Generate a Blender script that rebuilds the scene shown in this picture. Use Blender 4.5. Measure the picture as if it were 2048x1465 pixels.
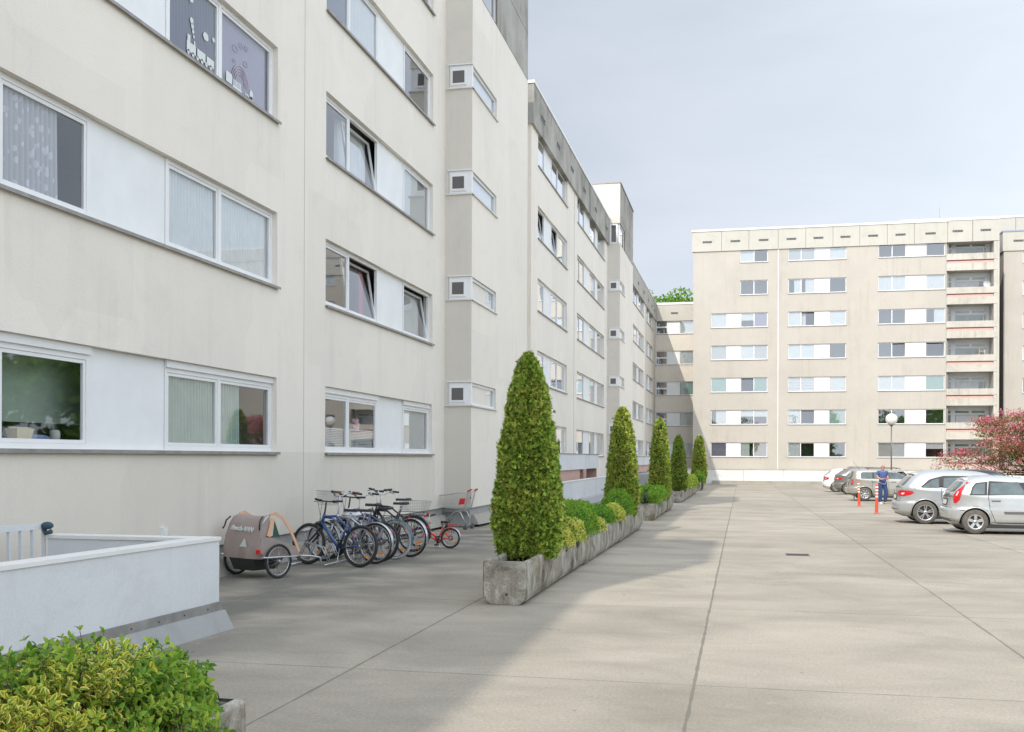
import bpy, bmesh, math, random
import numpy as np
from mathutils import Vector, Matrix, Euler

random.seed(7)
RNG = np.random.default_rng(11)
R = math.radians
for o in list(bpy.data.objects): bpy.data.objects.remove(o)
SC = bpy.context.scene
COL = SC.collection

# ------------------------------------------------------------------ camera
CAM_H = 1.80; F_PX = 2100.0; YAW = math.atan(458.6/F_PX); ROLL = 0.0037; V0 = 914.3
cd = bpy.data.cameras.new('camera'); cam = bpy.data.objects.new('camera', cd); COL.objects.link(cam)
cam.location = (0, 0, CAM_H)
cam.rotation_euler = (Matrix.Rotation(YAW, 3, 'Z') @ Matrix.Rotation(R(90), 3, 'X') @ Matrix.Rotation(ROLL, 3, 'Z')).to_euler()
cd.sensor_width = 36; cd.lens = 36*F_PX/2048; cd.shift_y = (V0-732.5)/2048
cd.clip_start = 0.1; cd.clip_end = 2000
SC.camera = cam

# ------------------------------------------------------------------ sun, sky, exposure
SUN = Vector((-0.36, -1.15, 1.0)).normalized()          # towards the sun
sl = bpy.data.lights.new('sun', 'SUN'); so = bpy.data.objects.new('sun', sl); COL.objects.link(so)
sl.energy = 2.5; sl.angle = R(0.5); sl.color = (1.0, 0.93, 0.82)
so.rotation_euler = SUN.to_track_quat('Z', 'Y').to_euler(); so.location = (0, 0, 60)
W = bpy.data.worlds.new('World'); SC.world = W; W.use_nodes = True
wn = W.node_tree.nodes; wl = W.node_tree.links; wn.clear()
sky = wn.new('ShaderNodeTexSky'); sky.sky_type = 'NISHITA'; sky.sun_disc = False
sky.sun_elevation = math.asin(SUN.z); sky.sun_rotation = math.atan2(SUN.x, SUN.y)
sky.air_density = 1.0; sky.dust_density = 2.0; sky.ozone_density = 1.5
tc = wn.new('ShaderNodeTexCoord'); mp = wn.new('ShaderNodeMapping'); mp.inputs['Scale'].default_value = (1.6, 1.6, 5.5)
n1 = wn.new('ShaderNodeTexNoise'); n1.inputs['Scale'].default_value = 1.5; n1.inputs['Detail'].default_value = 8; n1.inputs['Roughness'].default_value = 0.55; n1.inputs['Distortion'].default_value = 0.4
rmp = wn.new('ShaderNodeValToRGB'); rmp.color_ramp.elements[0].position = 0.36; rmp.color_ramp.elements[1].position = 0.70
rmp.color_ramp.elements[0].color = (0.80,)*3+(1,); rmp.color_ramp.elements[1].color = (0.97,)*3+(1,)
mx = wn.new('ShaderNodeMixRGB'); mx.inputs[2].default_value = (8.3, 9.0, 10.0, 1)
bg = wn.new('ShaderNodeBackground'); bg.inputs['Strength'].default_value = 0.112
ow = wn.new('ShaderNodeOutputWorld')
wl.new(tc.outputs['Generated'], mp.inputs[0]); wl.new(mp.outputs[0], n1.inputs['Vector']); wl.new(n1.outputs['Fac'], rmp.inputs[0])
wl.new(rmp.outputs[0], mx.inputs[0]); wl.new(sky.outputs[0], mx.inputs[1]); # sky brightened sunward and to the right, added fill for left facade, dimmer opposite
dp = wn.new('ShaderNodeVectorMath'); dp.operation = 'DOT_PRODUCT'; dp.inputs[1].default_value = Vector((0.55, -0.78, 0.30)).normalized()
wl.new(tc.outputs['Generated'], dp.inputs[0])
dm = wn.new('ShaderNodeMapRange'); dm.inputs[1].default_value = -0.75; dm.inputs[2].default_value = 0.5; dm.inputs[3].default_value = 0.60; dm.inputs[4].default_value = 1.45
wl.new(dp.outputs['Value'], dm.inputs[0])
mg = wn.new('ShaderNodeMixRGB'); mg.blend_type = 'MULTIPLY'; mg.inputs[0].default_value = 1.0
# haze brightens the sky towards the horizon
sz = wn.new('ShaderNodeSeparateXYZ'); wl.new(tc.outputs['Generated'], sz.inputs[0])
hz_ = wn.new('ShaderNodeMapRange'); hz_.interpolation_type = 'SMOOTHSTEP'; hz_.inputs[1].default_value = 0.0; hz_.inputs[2].default_value = 0.42; hz_.inputs[3].default_value = 1.24; hz_.inputs[4].default_value = 1.0; wl.new(sz.outputs['Z'], hz_.inputs[0])
hm = wn.new('ShaderNodeMath'); hm.operation = 'MULTIPLY'; wl.new(dm.outputs[0], hm.inputs[0]); wl.new(hz_.outputs[0], hm.inputs[1])
wl.new(mx.outputs[0], mg.inputs[1]); wl.new(hm.outputs[0], mg.inputs[2]); wl.new(mg.outputs[0], bg.inputs[0]); wl.new(bg.outputs[0], ow.inputs[0])
SC.view_settings.view_transform = 'Standard'; SC.view_settings.look = 'None'
SC.view_settings.exposure = 0.25; SC.view_settings.gamma = 1.0
SC.render.engine = 'CYCLES'
SC.cycles.max_bounces = 6; SC.cycles.diffuse_bounces = 4; SC.cycles.glossy_bounces = 3; SC.cycles.transmission_bounces = 4
SC.cycles.transparent_max_bounces = 8; SC.cycles.caustics_reflective = False; SC.cycles.caustics_refractive = False
SC.cycles.use_denoising = True
try: SC.cycles.denoiser = 'OPENIMAGEDENOISE'
except Exception: pass

# ------------------------------------------------------------------ measuring the photograph into the world
CT, ST = math.cos(YAW), math.sin(YAW)
def ray(u, v):
    a, b = u-1024, v-V0
    a2 = a*math.cos(ROLL)+b*math.sin(ROLL); b2 = -a*math.sin(ROLL)+b*math.cos(ROLL)
    return Vector((-ST*F_PX+CT*a2, CT*F_PX+ST*a2, -b2))
def onx(u, v, x):
    d = ray(u, v); t = x/d.x; return Vector((x, d.y*t, CAM_H+d.z*t))
def ony(u, v, y):
    d = ray(u, v); t = y/d.y; return Vector((d.x*t, y, CAM_H+d.z*t))
def gz(y): return -0.006*max(0.0, y-15.0)
def ong(u, v):
    d = ray(u, v); z = 0.0
    for _ in range(12):
        t = (z-CAM_H)/d.z; z = gz(d.y*t)
    return Vector((d.x*t, d.y*t, z))
def zatx(u, v, x): return onx(u, v, x).z
def ya(u, x): return onx(u, 916, x).y

# ------------------------------------------------------------------ object helpers
def tag(o, label=None, cat=None, group=None, kind=None):
    if label: o['label'] = label
    if cat: o['category'] = cat
    if group: o['group'] = group
    if kind: o['kind'] = kind
    return o
def empty(name, label, cat, group=None):
    o = bpy.data.objects.new(name, None); COL.objects.link(o); o.empty_display_size = 0.2
    return tag(o, label, cat, group)
def kids(o): return [c for c in bpy.data.objects if c.parent == o]
def settle(root, loc):
    """the parts were built in world coordinates: move the origin to the base of the thing"""
    loc = Vector(loc); done = set()
    def go(o):
        for c in kids(o):
            if c.type == 'MESH' and c.data.name not in done:
                c.data.transform(Matrix.Translation(-loc)); done.add(c.data.name)
            go(c)
    go(root)
    if root.type == 'MESH' and root.data.name not in done: root.data.transform(Matrix.Translation(-loc))
    root.location = loc
def copy_tree(o, parent=None):
    c = o.copy(); COL.objects.link(c); c.parent = parent
    for ch in kids(o): copy_tree(ch, c)
    return c

class MB:
    def __init__(s): s.v = []; s.f = []; s.m = []; s.sm = []; s.uv = None
    def add(s, vs, fs, m=0, smooth=False):
        b = len(s.v); s.v += [tuple(p) for p in vs]
        for f in fs: s.f.append(tuple(b+i for i in f)); s.m.append(m); s.sm.append(smooth)
        return s
    def quad(s, a, b, c, d, m=0): return s.add([a, b, c, d], [(0, 1, 2, 3)], m)
    def box(s, p0, p1, m=0, M=None):
        x0, y0, z0 = [min(a, b) for a, b in zip(p0, p1)]; x1, y1, z1 = [max(a, b) for a, b in zip(p0, p1)]
        vs = [(x0,y0,z0),(x1,y0,z0),(x1,y1,z0),(x0,y1,z0),(x0,y0,z1),(x1,y0,z1),(x1,y1,z1),(x0,y1,z1)]
        if M is not None: vs = [M @ Vector(p) for p in vs]
        return s.add(vs, [(3,2,1,0),(4,5,6,7),(0,1,5,4),(1,2,6,5),(2,3,7,6),(3,0,4,7)], m)
    def bar(s, p, q, w, h, m=0, up=(0, 0, 1)):
        p, q = Vector(p), Vector(q); d = q-p; L = d.length
        if L < 1e-6: return s
        d.normalize(); up = Vector(up)
        if abs(d.dot(up)) > .99: up = Vector((1, 0, 0))
        a = d.cross(up).normalized(); b = a.cross(d)
        vs = [p+a*(i*w/2)+b*(j*h/2) for i, j in ((-1,-1),(1,-1),(1,1),(-1,1))]+[q+a*(i*w/2)+b*(j*h/2) for i, j in ((-1,-1),(1,-1),(1,1),(-1,1))]
        return s.add(vs, [(0,1,2,3),(7,6,5,4),(0,4,5,1),(1,5,6,2),(2,6,7,3),(3,7,4,0)], m)
    def tube(s, pts, r, n=8, m=0, closed=False, cap=True):
        pts = [Vector(p) for p in pts]; N = len(pts)
        rr = r if isinstance(r, (list, tuple)) else [r]*N
        vs = []; prev = None
        for i, p in enumerate(pts):
            if closed: t = pts[(i+1) % N]-pts[i-1]
            else: t = pts[min(i+1, N-1)]-pts[max(i-1, 0)]
            t.normalize()
            if prev is None:
                a = t.orthogonal().normalized()
            else:
                a = prev-t*prev.dot(t)
                a = a.normalized() if a.length > 1e-6 else t.orthogonal().normalized()
            prev = a; b = t.cross(a)
            for k in range(n):
                an = 2*math.pi*k/n; vs.append(p+(a*math.cos(an)+b*math.sin(an))*rr[i])
        fs = []
        for i in range(N if closed else N-1):
            j = (i+1) % N
            for k in range(n): fs.append((i*n+k, i*n+(k+1) % n, j*n+(k+1) % n, j*n+k))
        if not closed and cap: fs += [tuple(range(n))[::-1], tuple((N-1)*n+k for k in range(n))]
        return s.add(vs, fs, m, True)
    def lathe(s, prof, n=24, axis='z', c=(0, 0, 0), m=0, smooth=True, cap=True):
        vs = []; c = Vector(c)
        for (r, h) in prof:
            for k in range(n):
                an = 2*math.pi*k/n; x, y = r*math.cos(an), r*math.sin(an)
                p = {'z': (x, y, h), 'y': (x, h, y), 'x': (h, x, y)}[axis]; vs.append(c+Vector(p))
        fs = []
        for i in range(len(prof)-1):
            for k in range(n): fs.append((i*n+k, i*n+(k+1) % n, (i+1)*n+(k+1) % n, (i+1)*n+k))
        if cap: fs += [tuple(range(n))[::-1], tuple((len(prof)-1)*n+k for k in range(n))]
        return s.add(vs, fs, m, smooth)
    def ball(s, c, r, n=12, m=0, sc=(1, 1, 1)):
        vs = [(c[0], c[1], c[2]-r*sc[2])]; rows = n//2
        for i in range(1, rows):
            ph = math.pi*i/rows-math.pi/2
            for k in range(n):
                an = 2*math.pi*k/n
                vs.append((c[0]+r*sc[0]*math.cos(ph)*math.cos(an), c[1]+r*sc[1]*math.cos(ph)*math.sin(an), c[2]+r*sc[2]*math.sin(ph)))
        vs.append((c[0], c[1], c[2]+r*sc[2])); L = len(vs)-1; fs = []
        for k in range(n):
            fs.append((0, 1+(k+1) % n, 1+k)); fs.append((L, L-n+k, L-n+(k+1) % n))
        for i in range(rows-2):
            for k in range(n):
                a = 1+i*n+k; b = 1+i*n+(k+1) % n; fs.append((a, b, b+n, a+n))
        return s.add(vs, fs, m, True)
    def build(s, name, mats, parent=None, fix=True):
        me = bpy.data.meshes.new(name); me.from_pydata(s.v, [], s.f)
        if not isinstance(mats, (list, tuple)): mats = [mats]
        for mt in mats: me.materials.append(mt)
        if len(s.f):
            me.polygons.foreach_set('material_index', s.m); me.polygons.foreach_set('use_smooth', s.sm)
        me.update()
        if fix:
            bm = bmesh.new(); bm.from_mesh(me); bmesh.ops.recalc_face_normals(bm, faces=bm.faces); bm.to_mesh(me); bm.free()
        o = bpy.data.objects.new(name, me); COL.objects.link(o)
        if parent is not None: o.parent = parent
        return o

# ------------------------------------------------------------------ materials
MAT = {}
def nd(nt, typ, **kw):
    n = nt.nodes.new(typ)
    for k, v in kw.items():
        if hasattr(n, k): setattr(n, k, v)
        else: n.inputs[k].default_value = v
    return n
def mat(name, col, rough=0.6, metal=0.0, var=0.0, vscale=3.0, bump=0.0, bscale=60.0, stretch=None, spec=None, coat=0.0):
    """a procedural material: base colour with noise variation and bump"""
    m = bpy.data.materials.new(name); m.use_nodes = True; nt = m.node_tree; b = nt.nodes['Principled BSDF']
    c = tuple(col)+(1,)
    b.inputs['Base Color'].default_value = c; b.inputs['Roughness'].default_value = rough; b.inputs['Metallic'].default_value = metal
    if spec is not None: b.inputs['Specular IOR Level'].default_value = spec
    if coat: b.inputs['Coat Weight'].default_value = coat; b.inputs['Coat Roughness'].default_value = 0.06
    t = nd(nt, 'ShaderNodeTexCoord')
    vec = t.outputs['Object']
    if stretch:
        mpn = nd(nt, 'ShaderNodeMapping'); mpn.inputs['Scale'].default_value = stretch; nt.links.new(vec, mpn.inputs[0]); vec = mpn.outputs[0]
    if var:
        n = nd(nt, 'ShaderNodeTexNoise', Scale=vscale, Detail=6.0, Roughness=0.6); nt.links.new(vec, n.inputs['Vector'])
        mr = nd(nt, 'ShaderNodeMapRange'); mr.inputs[1].default_value = .3; mr.inputs[2].default_value = .7; mr.inputs[3].default_value = 1-var; mr.inputs[4].default_value = 1+var*.6
        mxn = nd(nt, 'ShaderNodeMixRGB', blend_type='MULTIPLY'); mxn.inputs[0].default_value = 1; mxn.inputs[1].default_value = c
        nt.links.new(n.outputs['Fac'], mr.inputs[0]); nt.links.new(mr.outputs[0], mxn.inputs[2]); nt.links.new(mxn.outputs[0], b.inputs['Base Color'])
    if bump:
        n2 = nd(nt, 'ShaderNodeTexNoise', Scale=bscale, Detail=4.0); nt.links.new(t.outputs['Object'], n2.inputs['Vector'])
        bp = nd(nt, 'ShaderNodeBump', Strength=bump, Distance=0.01); nt.links.new(n2.outputs['Fac'], bp.inputs['Height']); nt.links.new(bp.outputs[0], b.inputs['Normal'])
    MAT[name] = m
    return m

def wall_mat(name, col, dirt, dirt_amt, streak=0.25, patch=0.10, low=None, low_z=1.87, low_y=None, rough=0.9, sl=0.55, repair=0.0):
    """plaster / concrete: broad patches, thin vertical rain streaks, fine grain; `low` repaints the strip under low_z"""
    m = bpy.data.materials.new(name); m.use_nodes = True; nt = m.node_tree; L = nt.links; b = nt.nodes['Principled BSDF']
    b.inputs['Roughness'].default_value = rough; b.inputs['Specular IOR Level'].default_value = 0.2
    g = nd(nt, 'ShaderNodeNewGeometry'); pos = g.outputs['Position']
    base = nd(nt, 'ShaderNodeRGB'); base.outputs[0].default_value = tuple(col)+(1,); cur = base.outputs[0]
    if low is not None:
        sp = nd(nt, 'ShaderNodeSeparateXYZ'); L.new(pos, sp.inputs[0])
        lt = nd(nt, 'ShaderNodeMath', operation='LESS_THAN'); L.new(sp.outputs['Z'], lt.inputs[0]); lt.inputs[1].default_value = low_z
        fac = lt.outputs[0]
        if low_y is not None:
            ly = nd(nt, 'ShaderNodeMath', operation='LESS_THAN'); L.new(sp.outputs['Y'], ly.inputs[0]); ly.inputs[1].default_value = low_y
            mu = nd(nt, 'ShaderNodeMath', operation='MULTIPLY'); L.new(fac, mu.inputs[0]); L.new(ly.outputs[0], mu.inputs[1]); fac = mu.outputs[0]
        mm = nd(nt, 'ShaderNodeMixRGB'); L.new(fac, mm.inputs[0]); L.new(cur, mm.inputs[1]); mm.inputs[2].default_value = tuple(low)+(1,); cur = mm.outputs[0]
    # broad soft patches
    n1 = nd(nt, 'ShaderNodeTexNoise', Scale=0.35, Detail=5.0, Roughness=0.65); L.new(pos, n1.inputs['Vector'])
    r1 = nd(nt, 'ShaderNodeMapRange'); r1.inputs[1].default_value = .35; r1.inputs[2].default_value = .7; r1.inputs[3].default_value = 1.0; r1.inputs[4].default_value = 1.0-patch
    L.new(n1.outputs['Fac'], r1.inputs[0])
    m1 = nd(nt, 'ShaderNodeMixRGB', blend_type='MULTIPLY'); m1.inputs[0].default_value = 1; L.new(cur, m1.inputs[1]); L.new(r1.outputs[0], m1.inputs[2]); cur = m1.outputs[0]
    # rain streaks: stretched noise broken up by a second one
    mp1 = nd(nt, 'ShaderNodeMapping'); mp1.inputs['Scale'].default_value = (3.2, 3.2, 0.16); L.new(pos, mp1.inputs[0])
    n2 = nd(nt, 'ShaderNodeTexNoise', Scale=1.0, Detail=6.0, Roughness=0.7); L.new(mp1.outputs[0], n2.inputs['Vector'])
    mp2 = nd(nt, 'ShaderNodeMapping'); mp2.inputs['Scale'].default_value = (0.5, 0.5, 0.5); mp2.inputs['Location'].default_value = (7, 3, 1); L.new(pos, mp2.inputs[0])
    n3 = nd(nt, 'ShaderNodeTexNoise', Scale=1.0, Detail=4.0); L.new(mp2.outputs[0], n3.inputs['Vector'])
    r2 = nd(nt, 'ShaderNodeMapRange'); r2.inputs[1].default_value = sl-.05; r2.inputs[2].default_value = sl+.2; L.new(n2.outputs['Fac'], r2.inputs[0])
    r3 = nd(nt, 'ShaderNodeMapRange'); r3.inputs[1].default_value = .4; r3.inputs[2].default_value = .65; L.new(n3.outputs['Fac'], r3.inputs[0])
    mu2 = nd(nt, 'ShaderNodeMath', operation='MULTIPLY'); L.new(r2.outputs[0], mu2.inputs[0]); L.new(r3.outputs[0], mu2.inputs[1])
    mu3 = nd(nt, 'ShaderNodeMath', operation='MULTIPLY'); L.new(mu2.outputs[0], mu3.inputs[0]); mu3.inputs[1].default_value = streak
    m2 = nd(nt, 'ShaderNodeMixRGB'); L.new(mu3.outputs[0], m2.inputs[0]); L.new(cur, m2.inputs[1]); m2.inputs[2].default_value = tuple(dirt)+(1,); cur = m2.outputs[0]
    # dirt clouds
    n4 = nd(nt, 'ShaderNodeTexNoise', Scale=1.1, Detail=8.0, Roughness=0.7, Distortion=0.6); L.new(pos, n4.inputs['Vector'])
    r4 = nd(nt, 'ShaderNodeMapRange'); r4.inputs[1].default_value = .52; r4.inputs[2].default_value = .78; r4.inputs[4].default_value = dirt_amt; L.new(n4.outputs['Fac'], r4.inputs[0])
    m3 = nd(nt, 'ShaderNodeMixRGB'); L.new(r4.outputs[0], m3.inputs[0]); L.new(cur, m3.inputs[1]); m3.inputs[2].default_value = tuple(dirt)+(1,); cur = m3.outputs[0]
    if repair:      # repainted rectangles, a shade off
        mpr = nd(nt, 'ShaderNodeMapping'); mpr.inputs['Scale'].default_value = (.42, .42, .36); L.new(pos, mpr.inputs[0])
        vr = nd(nt, 'ShaderNodeTexVoronoi', distance='CHEBYCHEV', Scale=1.0); L.new(mpr.outputs[0], vr.inputs['Vector']); sv = nd(nt, 'ShaderNodeSeparateXYZ'); L.new(vr.outputs['Color'], sv.inputs[0])
        rr = nd(nt, 'ShaderNodeMapRange'); rr.inputs[1].default_value = .55; rr.inputs[2].default_value = .60; rr.inputs[3].default_value = 1; rr.inputs[4].default_value = 1-repair; L.new(sv.outputs['X'], rr.inputs[0])
        mr_ = nd(nt, 'ShaderNodeMixRGB', blend_type='MULTIPLY'); mr_.inputs[0].default_value = 1; L.new(cur, mr_.inputs[1]); L.new(rr.outputs[0], mr_.inputs[2]); cur = mr_.outputs[0]
    # grain
    n5 = nd(nt, 'ShaderNodeTexNoise', Scale=45.0, Detail=3.0); L.new(pos, n5.inputs['Vector'])
    r5 = nd(nt, 'ShaderNodeMapRange'); r5.inputs[1].default_value = .3; r5.inputs[2].default_value = .7; r5.inputs[3].default_value = .96; r5.inputs[4].default_value = 1.03; L.new(n5.outputs['Fac'], r5.inputs[0])
    m4 = nd(nt, 'ShaderNodeMixRGB', blend_type='MULTIPLY'); m4.inputs[0].default_value = 1; L.new(cur, m4.inputs[1]); L.new(r5.outputs[0], m4.inputs[2])
    L.new(m4.outputs[0], b.inputs['Base Color'])
    bp = nd(nt, 'ShaderNodeBump', Strength=0.25, Distance=0.006); L.new(n5.outputs['Fac'], bp.inputs['Height']); L.new(bp.outputs[0], b.inputs['Normal'])
    MAT[name] = m
    return m

def leaf_mat(name, ca, cb, rough=0.55, trans=0.35, scale=9.0, vein=None):
    """foliage: colour varies from leaf clump to leaf clump, light passes through"""
    m = bpy.data.materials.new(name); m.use_nodes = True; nt = m.node_tree; L = nt.links; b = nt.nodes['Principled BSDF']; out = nt.nodes['Material Output']
    g = nd(nt, 'ShaderNodeNewGeometry')
    n = nd(nt, 'ShaderNodeTexNoise', Scale=scale, Detail=3.0); L.new(g.outputs['Position'], n.inputs['Vector'])
    wn_ = nd(nt, 'ShaderNodeMath', operation='MULTIPLY_ADD'); L.new(g.outputs['Random Per Island'], wn_.inputs[0]); wn_.inputs[1].default_value = 0.5; wn_.inputs[2].default_value = -0.25
    ad = nd(nt, 'ShaderNodeMath', operation='ADD'); L.new(n.outputs['Fac'], ad.inputs[0]); L.new(wn_.outputs[0], ad.inputs[1])
    mr = nd(nt, 'ShaderNodeMapRange'); mr.inputs[1].default_value = .25; mr.inputs[2].default_value = .75; L.new(ad.outputs[0], mr.inputs[0])
    mxn = nd(nt, 'ShaderNodeMixRGB'); L.new(mr.outputs[0], mxn.inputs[0]); mxn.inputs[1].default_value = tuple(ca)+(1,); mxn.inputs[2].default_value = tuple(cb)+(1,)
    cur = mxn.outputs[0]
    if vein is not None:
        uv = nd(nt, 'ShaderNodeUVMap'); sp = nd(nt, 'ShaderNodeSeparateXYZ'); L.new(uv.outputs[0], sp.inputs[0])
        n2 = nd(nt, 'ShaderNodeTexNoise', Scale=60.0); L.new(g.outputs['Position'], n2.inputs['Vector'])
        a2 = nd(nt, 'ShaderNodeMath', operation='MULTIPLY_ADD'); L.new(n2.outputs['Fac'], a2.inputs[0]); a2.inputs[1].default_value = .5; L.new(sp.outputs['X'], a2.inputs[2])
        mr2 = nd(nt, 'ShaderNodeMapRange'); mr2.inputs[1].default_value = .68; mr2.inputs[2].default_value = .80; mr2.inputs[3].default_value = 1; mr2.inputs[4].default_value = 0; L.new(a2.outputs[0], mr2.inputs[0])
        m5 = nd(nt, 'ShaderNodeMixRGB'); L.new(mr2.outputs[0], m5.inputs[0]); L.new(cur, m5.inputs[1]); m5.inputs[2].default_value = tuple(vein)+(1,); cur = m5.outputs[0]
    L.new(cur, b.inputs['Base Color']); b.inputs['Roughness'].default_value = rough; b.inputs['Specular IOR Level'].default_value = 0.35
    tr = nd(nt, 'ShaderNodeBsdfTranslucent'); L.new(cur, tr.inputs['Color'])
    ms = nd(nt, 'ShaderNodeMixShader'); ms.inputs[0].default_value = trans; L.new(b.outputs[0], ms.inputs[1]); L.new(tr.outputs[0], ms.inputs[2]); L.new(ms.outputs[0], out.inputs[0])
    MAT[name] = m
    return m

def glass_mat(name, tint=(0.80, 0.86, 0.88), ior=1.52, boost=2.2, rough=0.02, wavy=0.0):
    """window glass: two faces of a pane reflect, the rest passes through"""
    m = bpy.data.materials.new(name); m.use_nodes = True; nt = m.node_tree; L = nt.links; nt.nodes.clear()
    out = nd(nt, 'ShaderNodeOutputMaterial')
    gb = nd(nt, 'ShaderNodeNewGeometry'); io = nd(nt, 'ShaderNodeMapRange'); io.inputs[3].default_value = ior; io.inputs[4].default_value = 1/ior; L.new(gb.outputs['Backfacing'], io.inputs[0])
    fr = nd(nt, 'ShaderNodeFresnel'); L.new(io.outputs[0], fr.inputs['IOR']); mu = nd(nt, 'ShaderNodeMath', operation='MULTIPLY', use_clamp=True); mu.inputs[1].default_value = boost; L.new(fr.outputs[0], mu.inputs[0])
    tr = nd(nt, 'ShaderNodeBsdfTransparent'); tr.inputs[0].default_value = tuple(tint)+(1,)
    gl = nd(nt, 'ShaderNodeBsdfGlossy'); gl.inputs['Roughness'].default_value = rough; gl.inputs['Color'].default_value = (.95, .97, 1, 1)
    if wavy:
        g = nd(nt, 'ShaderNodeNewGeometry'); n = nd(nt, 'ShaderNodeTexNoise', Scale=1.6, Detail=1.0); L.new(g.outputs['Position'], n.inputs['Vector'])
        bp = nd(nt, 'ShaderNodeBump', Strength=wavy, Distance=0.02); L.new(n.outputs['Fac'], bp.inputs['Height']); L.new(bp.outputs[0], gl.inputs['Normal'])
    ms = nd(nt, 'ShaderNodeMixShader'); L.new(mu.outputs[0], ms.inputs[0]); L.new(tr.outputs[0], ms.inputs[1]); L.new(gl.outputs[0], ms.inputs[2]); L.new(ms.outputs[0], out.inputs[0])
    MAT[name] = m
    return m

wall_mat('plaster', (0.83, 0.78, 0.705), (0.44, 0.42, 0.385), 0.16, 0.26, 0.05, repair=.035, low=(0.76, 0.71, 0.63), low_y=26.0)
wall_mat('plaster_warm_sunlit', (0.66, 0.625, 0.565), (0.40, 0.385, 0.35), 0.22, 0.22, 0.07)  # same render for sunward tower faces, warmer, colour darkened against the sun
wall_mat('plaster_beige', (0.64, 0.60, 0.53), (0.36, 0.33, 0.28), 0.30, 0.30, 0.10)
wall_mat('facade_beige_shade_lift', (0.72, 0.675, 0.60), (0.36, 0.315, 0.25), 0.22, 0.35, 0.06)  # beige facade copy, colour lightened to lift the shaded link block
wall_mat('facade_beige', (0.535, 0.50, 0.445), (0.36, 0.315, 0.25), 0.22, 0.50, 0.10)
wall_mat('parapet_grey', (0.46, 0.45, 0.415), (0.16, 0.15, 0.13), 0.65, 0.90, 0.25, sl=.42)
wall_mat('parapet_mid', (0.50, 0.49, 0.45), (0.22, 0.21, 0.19), 0.5, 0.6, 0.18, sl=.48)
wall_mat('parapet_cream', (0.56, 0.54, 0.485), (0.34, 0.31, 0.26), 0.35, 0.40, 0.06)
wall_mat('white_paint_wall', (0.70, 0.715, 0.735), (0.36, 0.36, 0.34), 0.30, 0.40, 0.08, sl=.48)
wall_mat('white_base', (0.78, 0.77, 0.74), (0.5, 0.48, 0.44), 0.25, 0.2, 0.06)
wall_mat('pink_wall', (0.62, 0.42, 0.36), (0.40, 0.26, 0.22), 0.3, 0.25, 0.08)
wall_mat('balcony_concrete', (0.60, 0.565, 0.50), (0.20, 0.19, 0.17), 0.45, 0.45, 0.12, sl=.48)
wall_mat('plinth_grey', (0.40, 0.405, 0.40), (0.20, 0.20, 0.19), 0.4, 0.3, 0.12)
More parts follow.
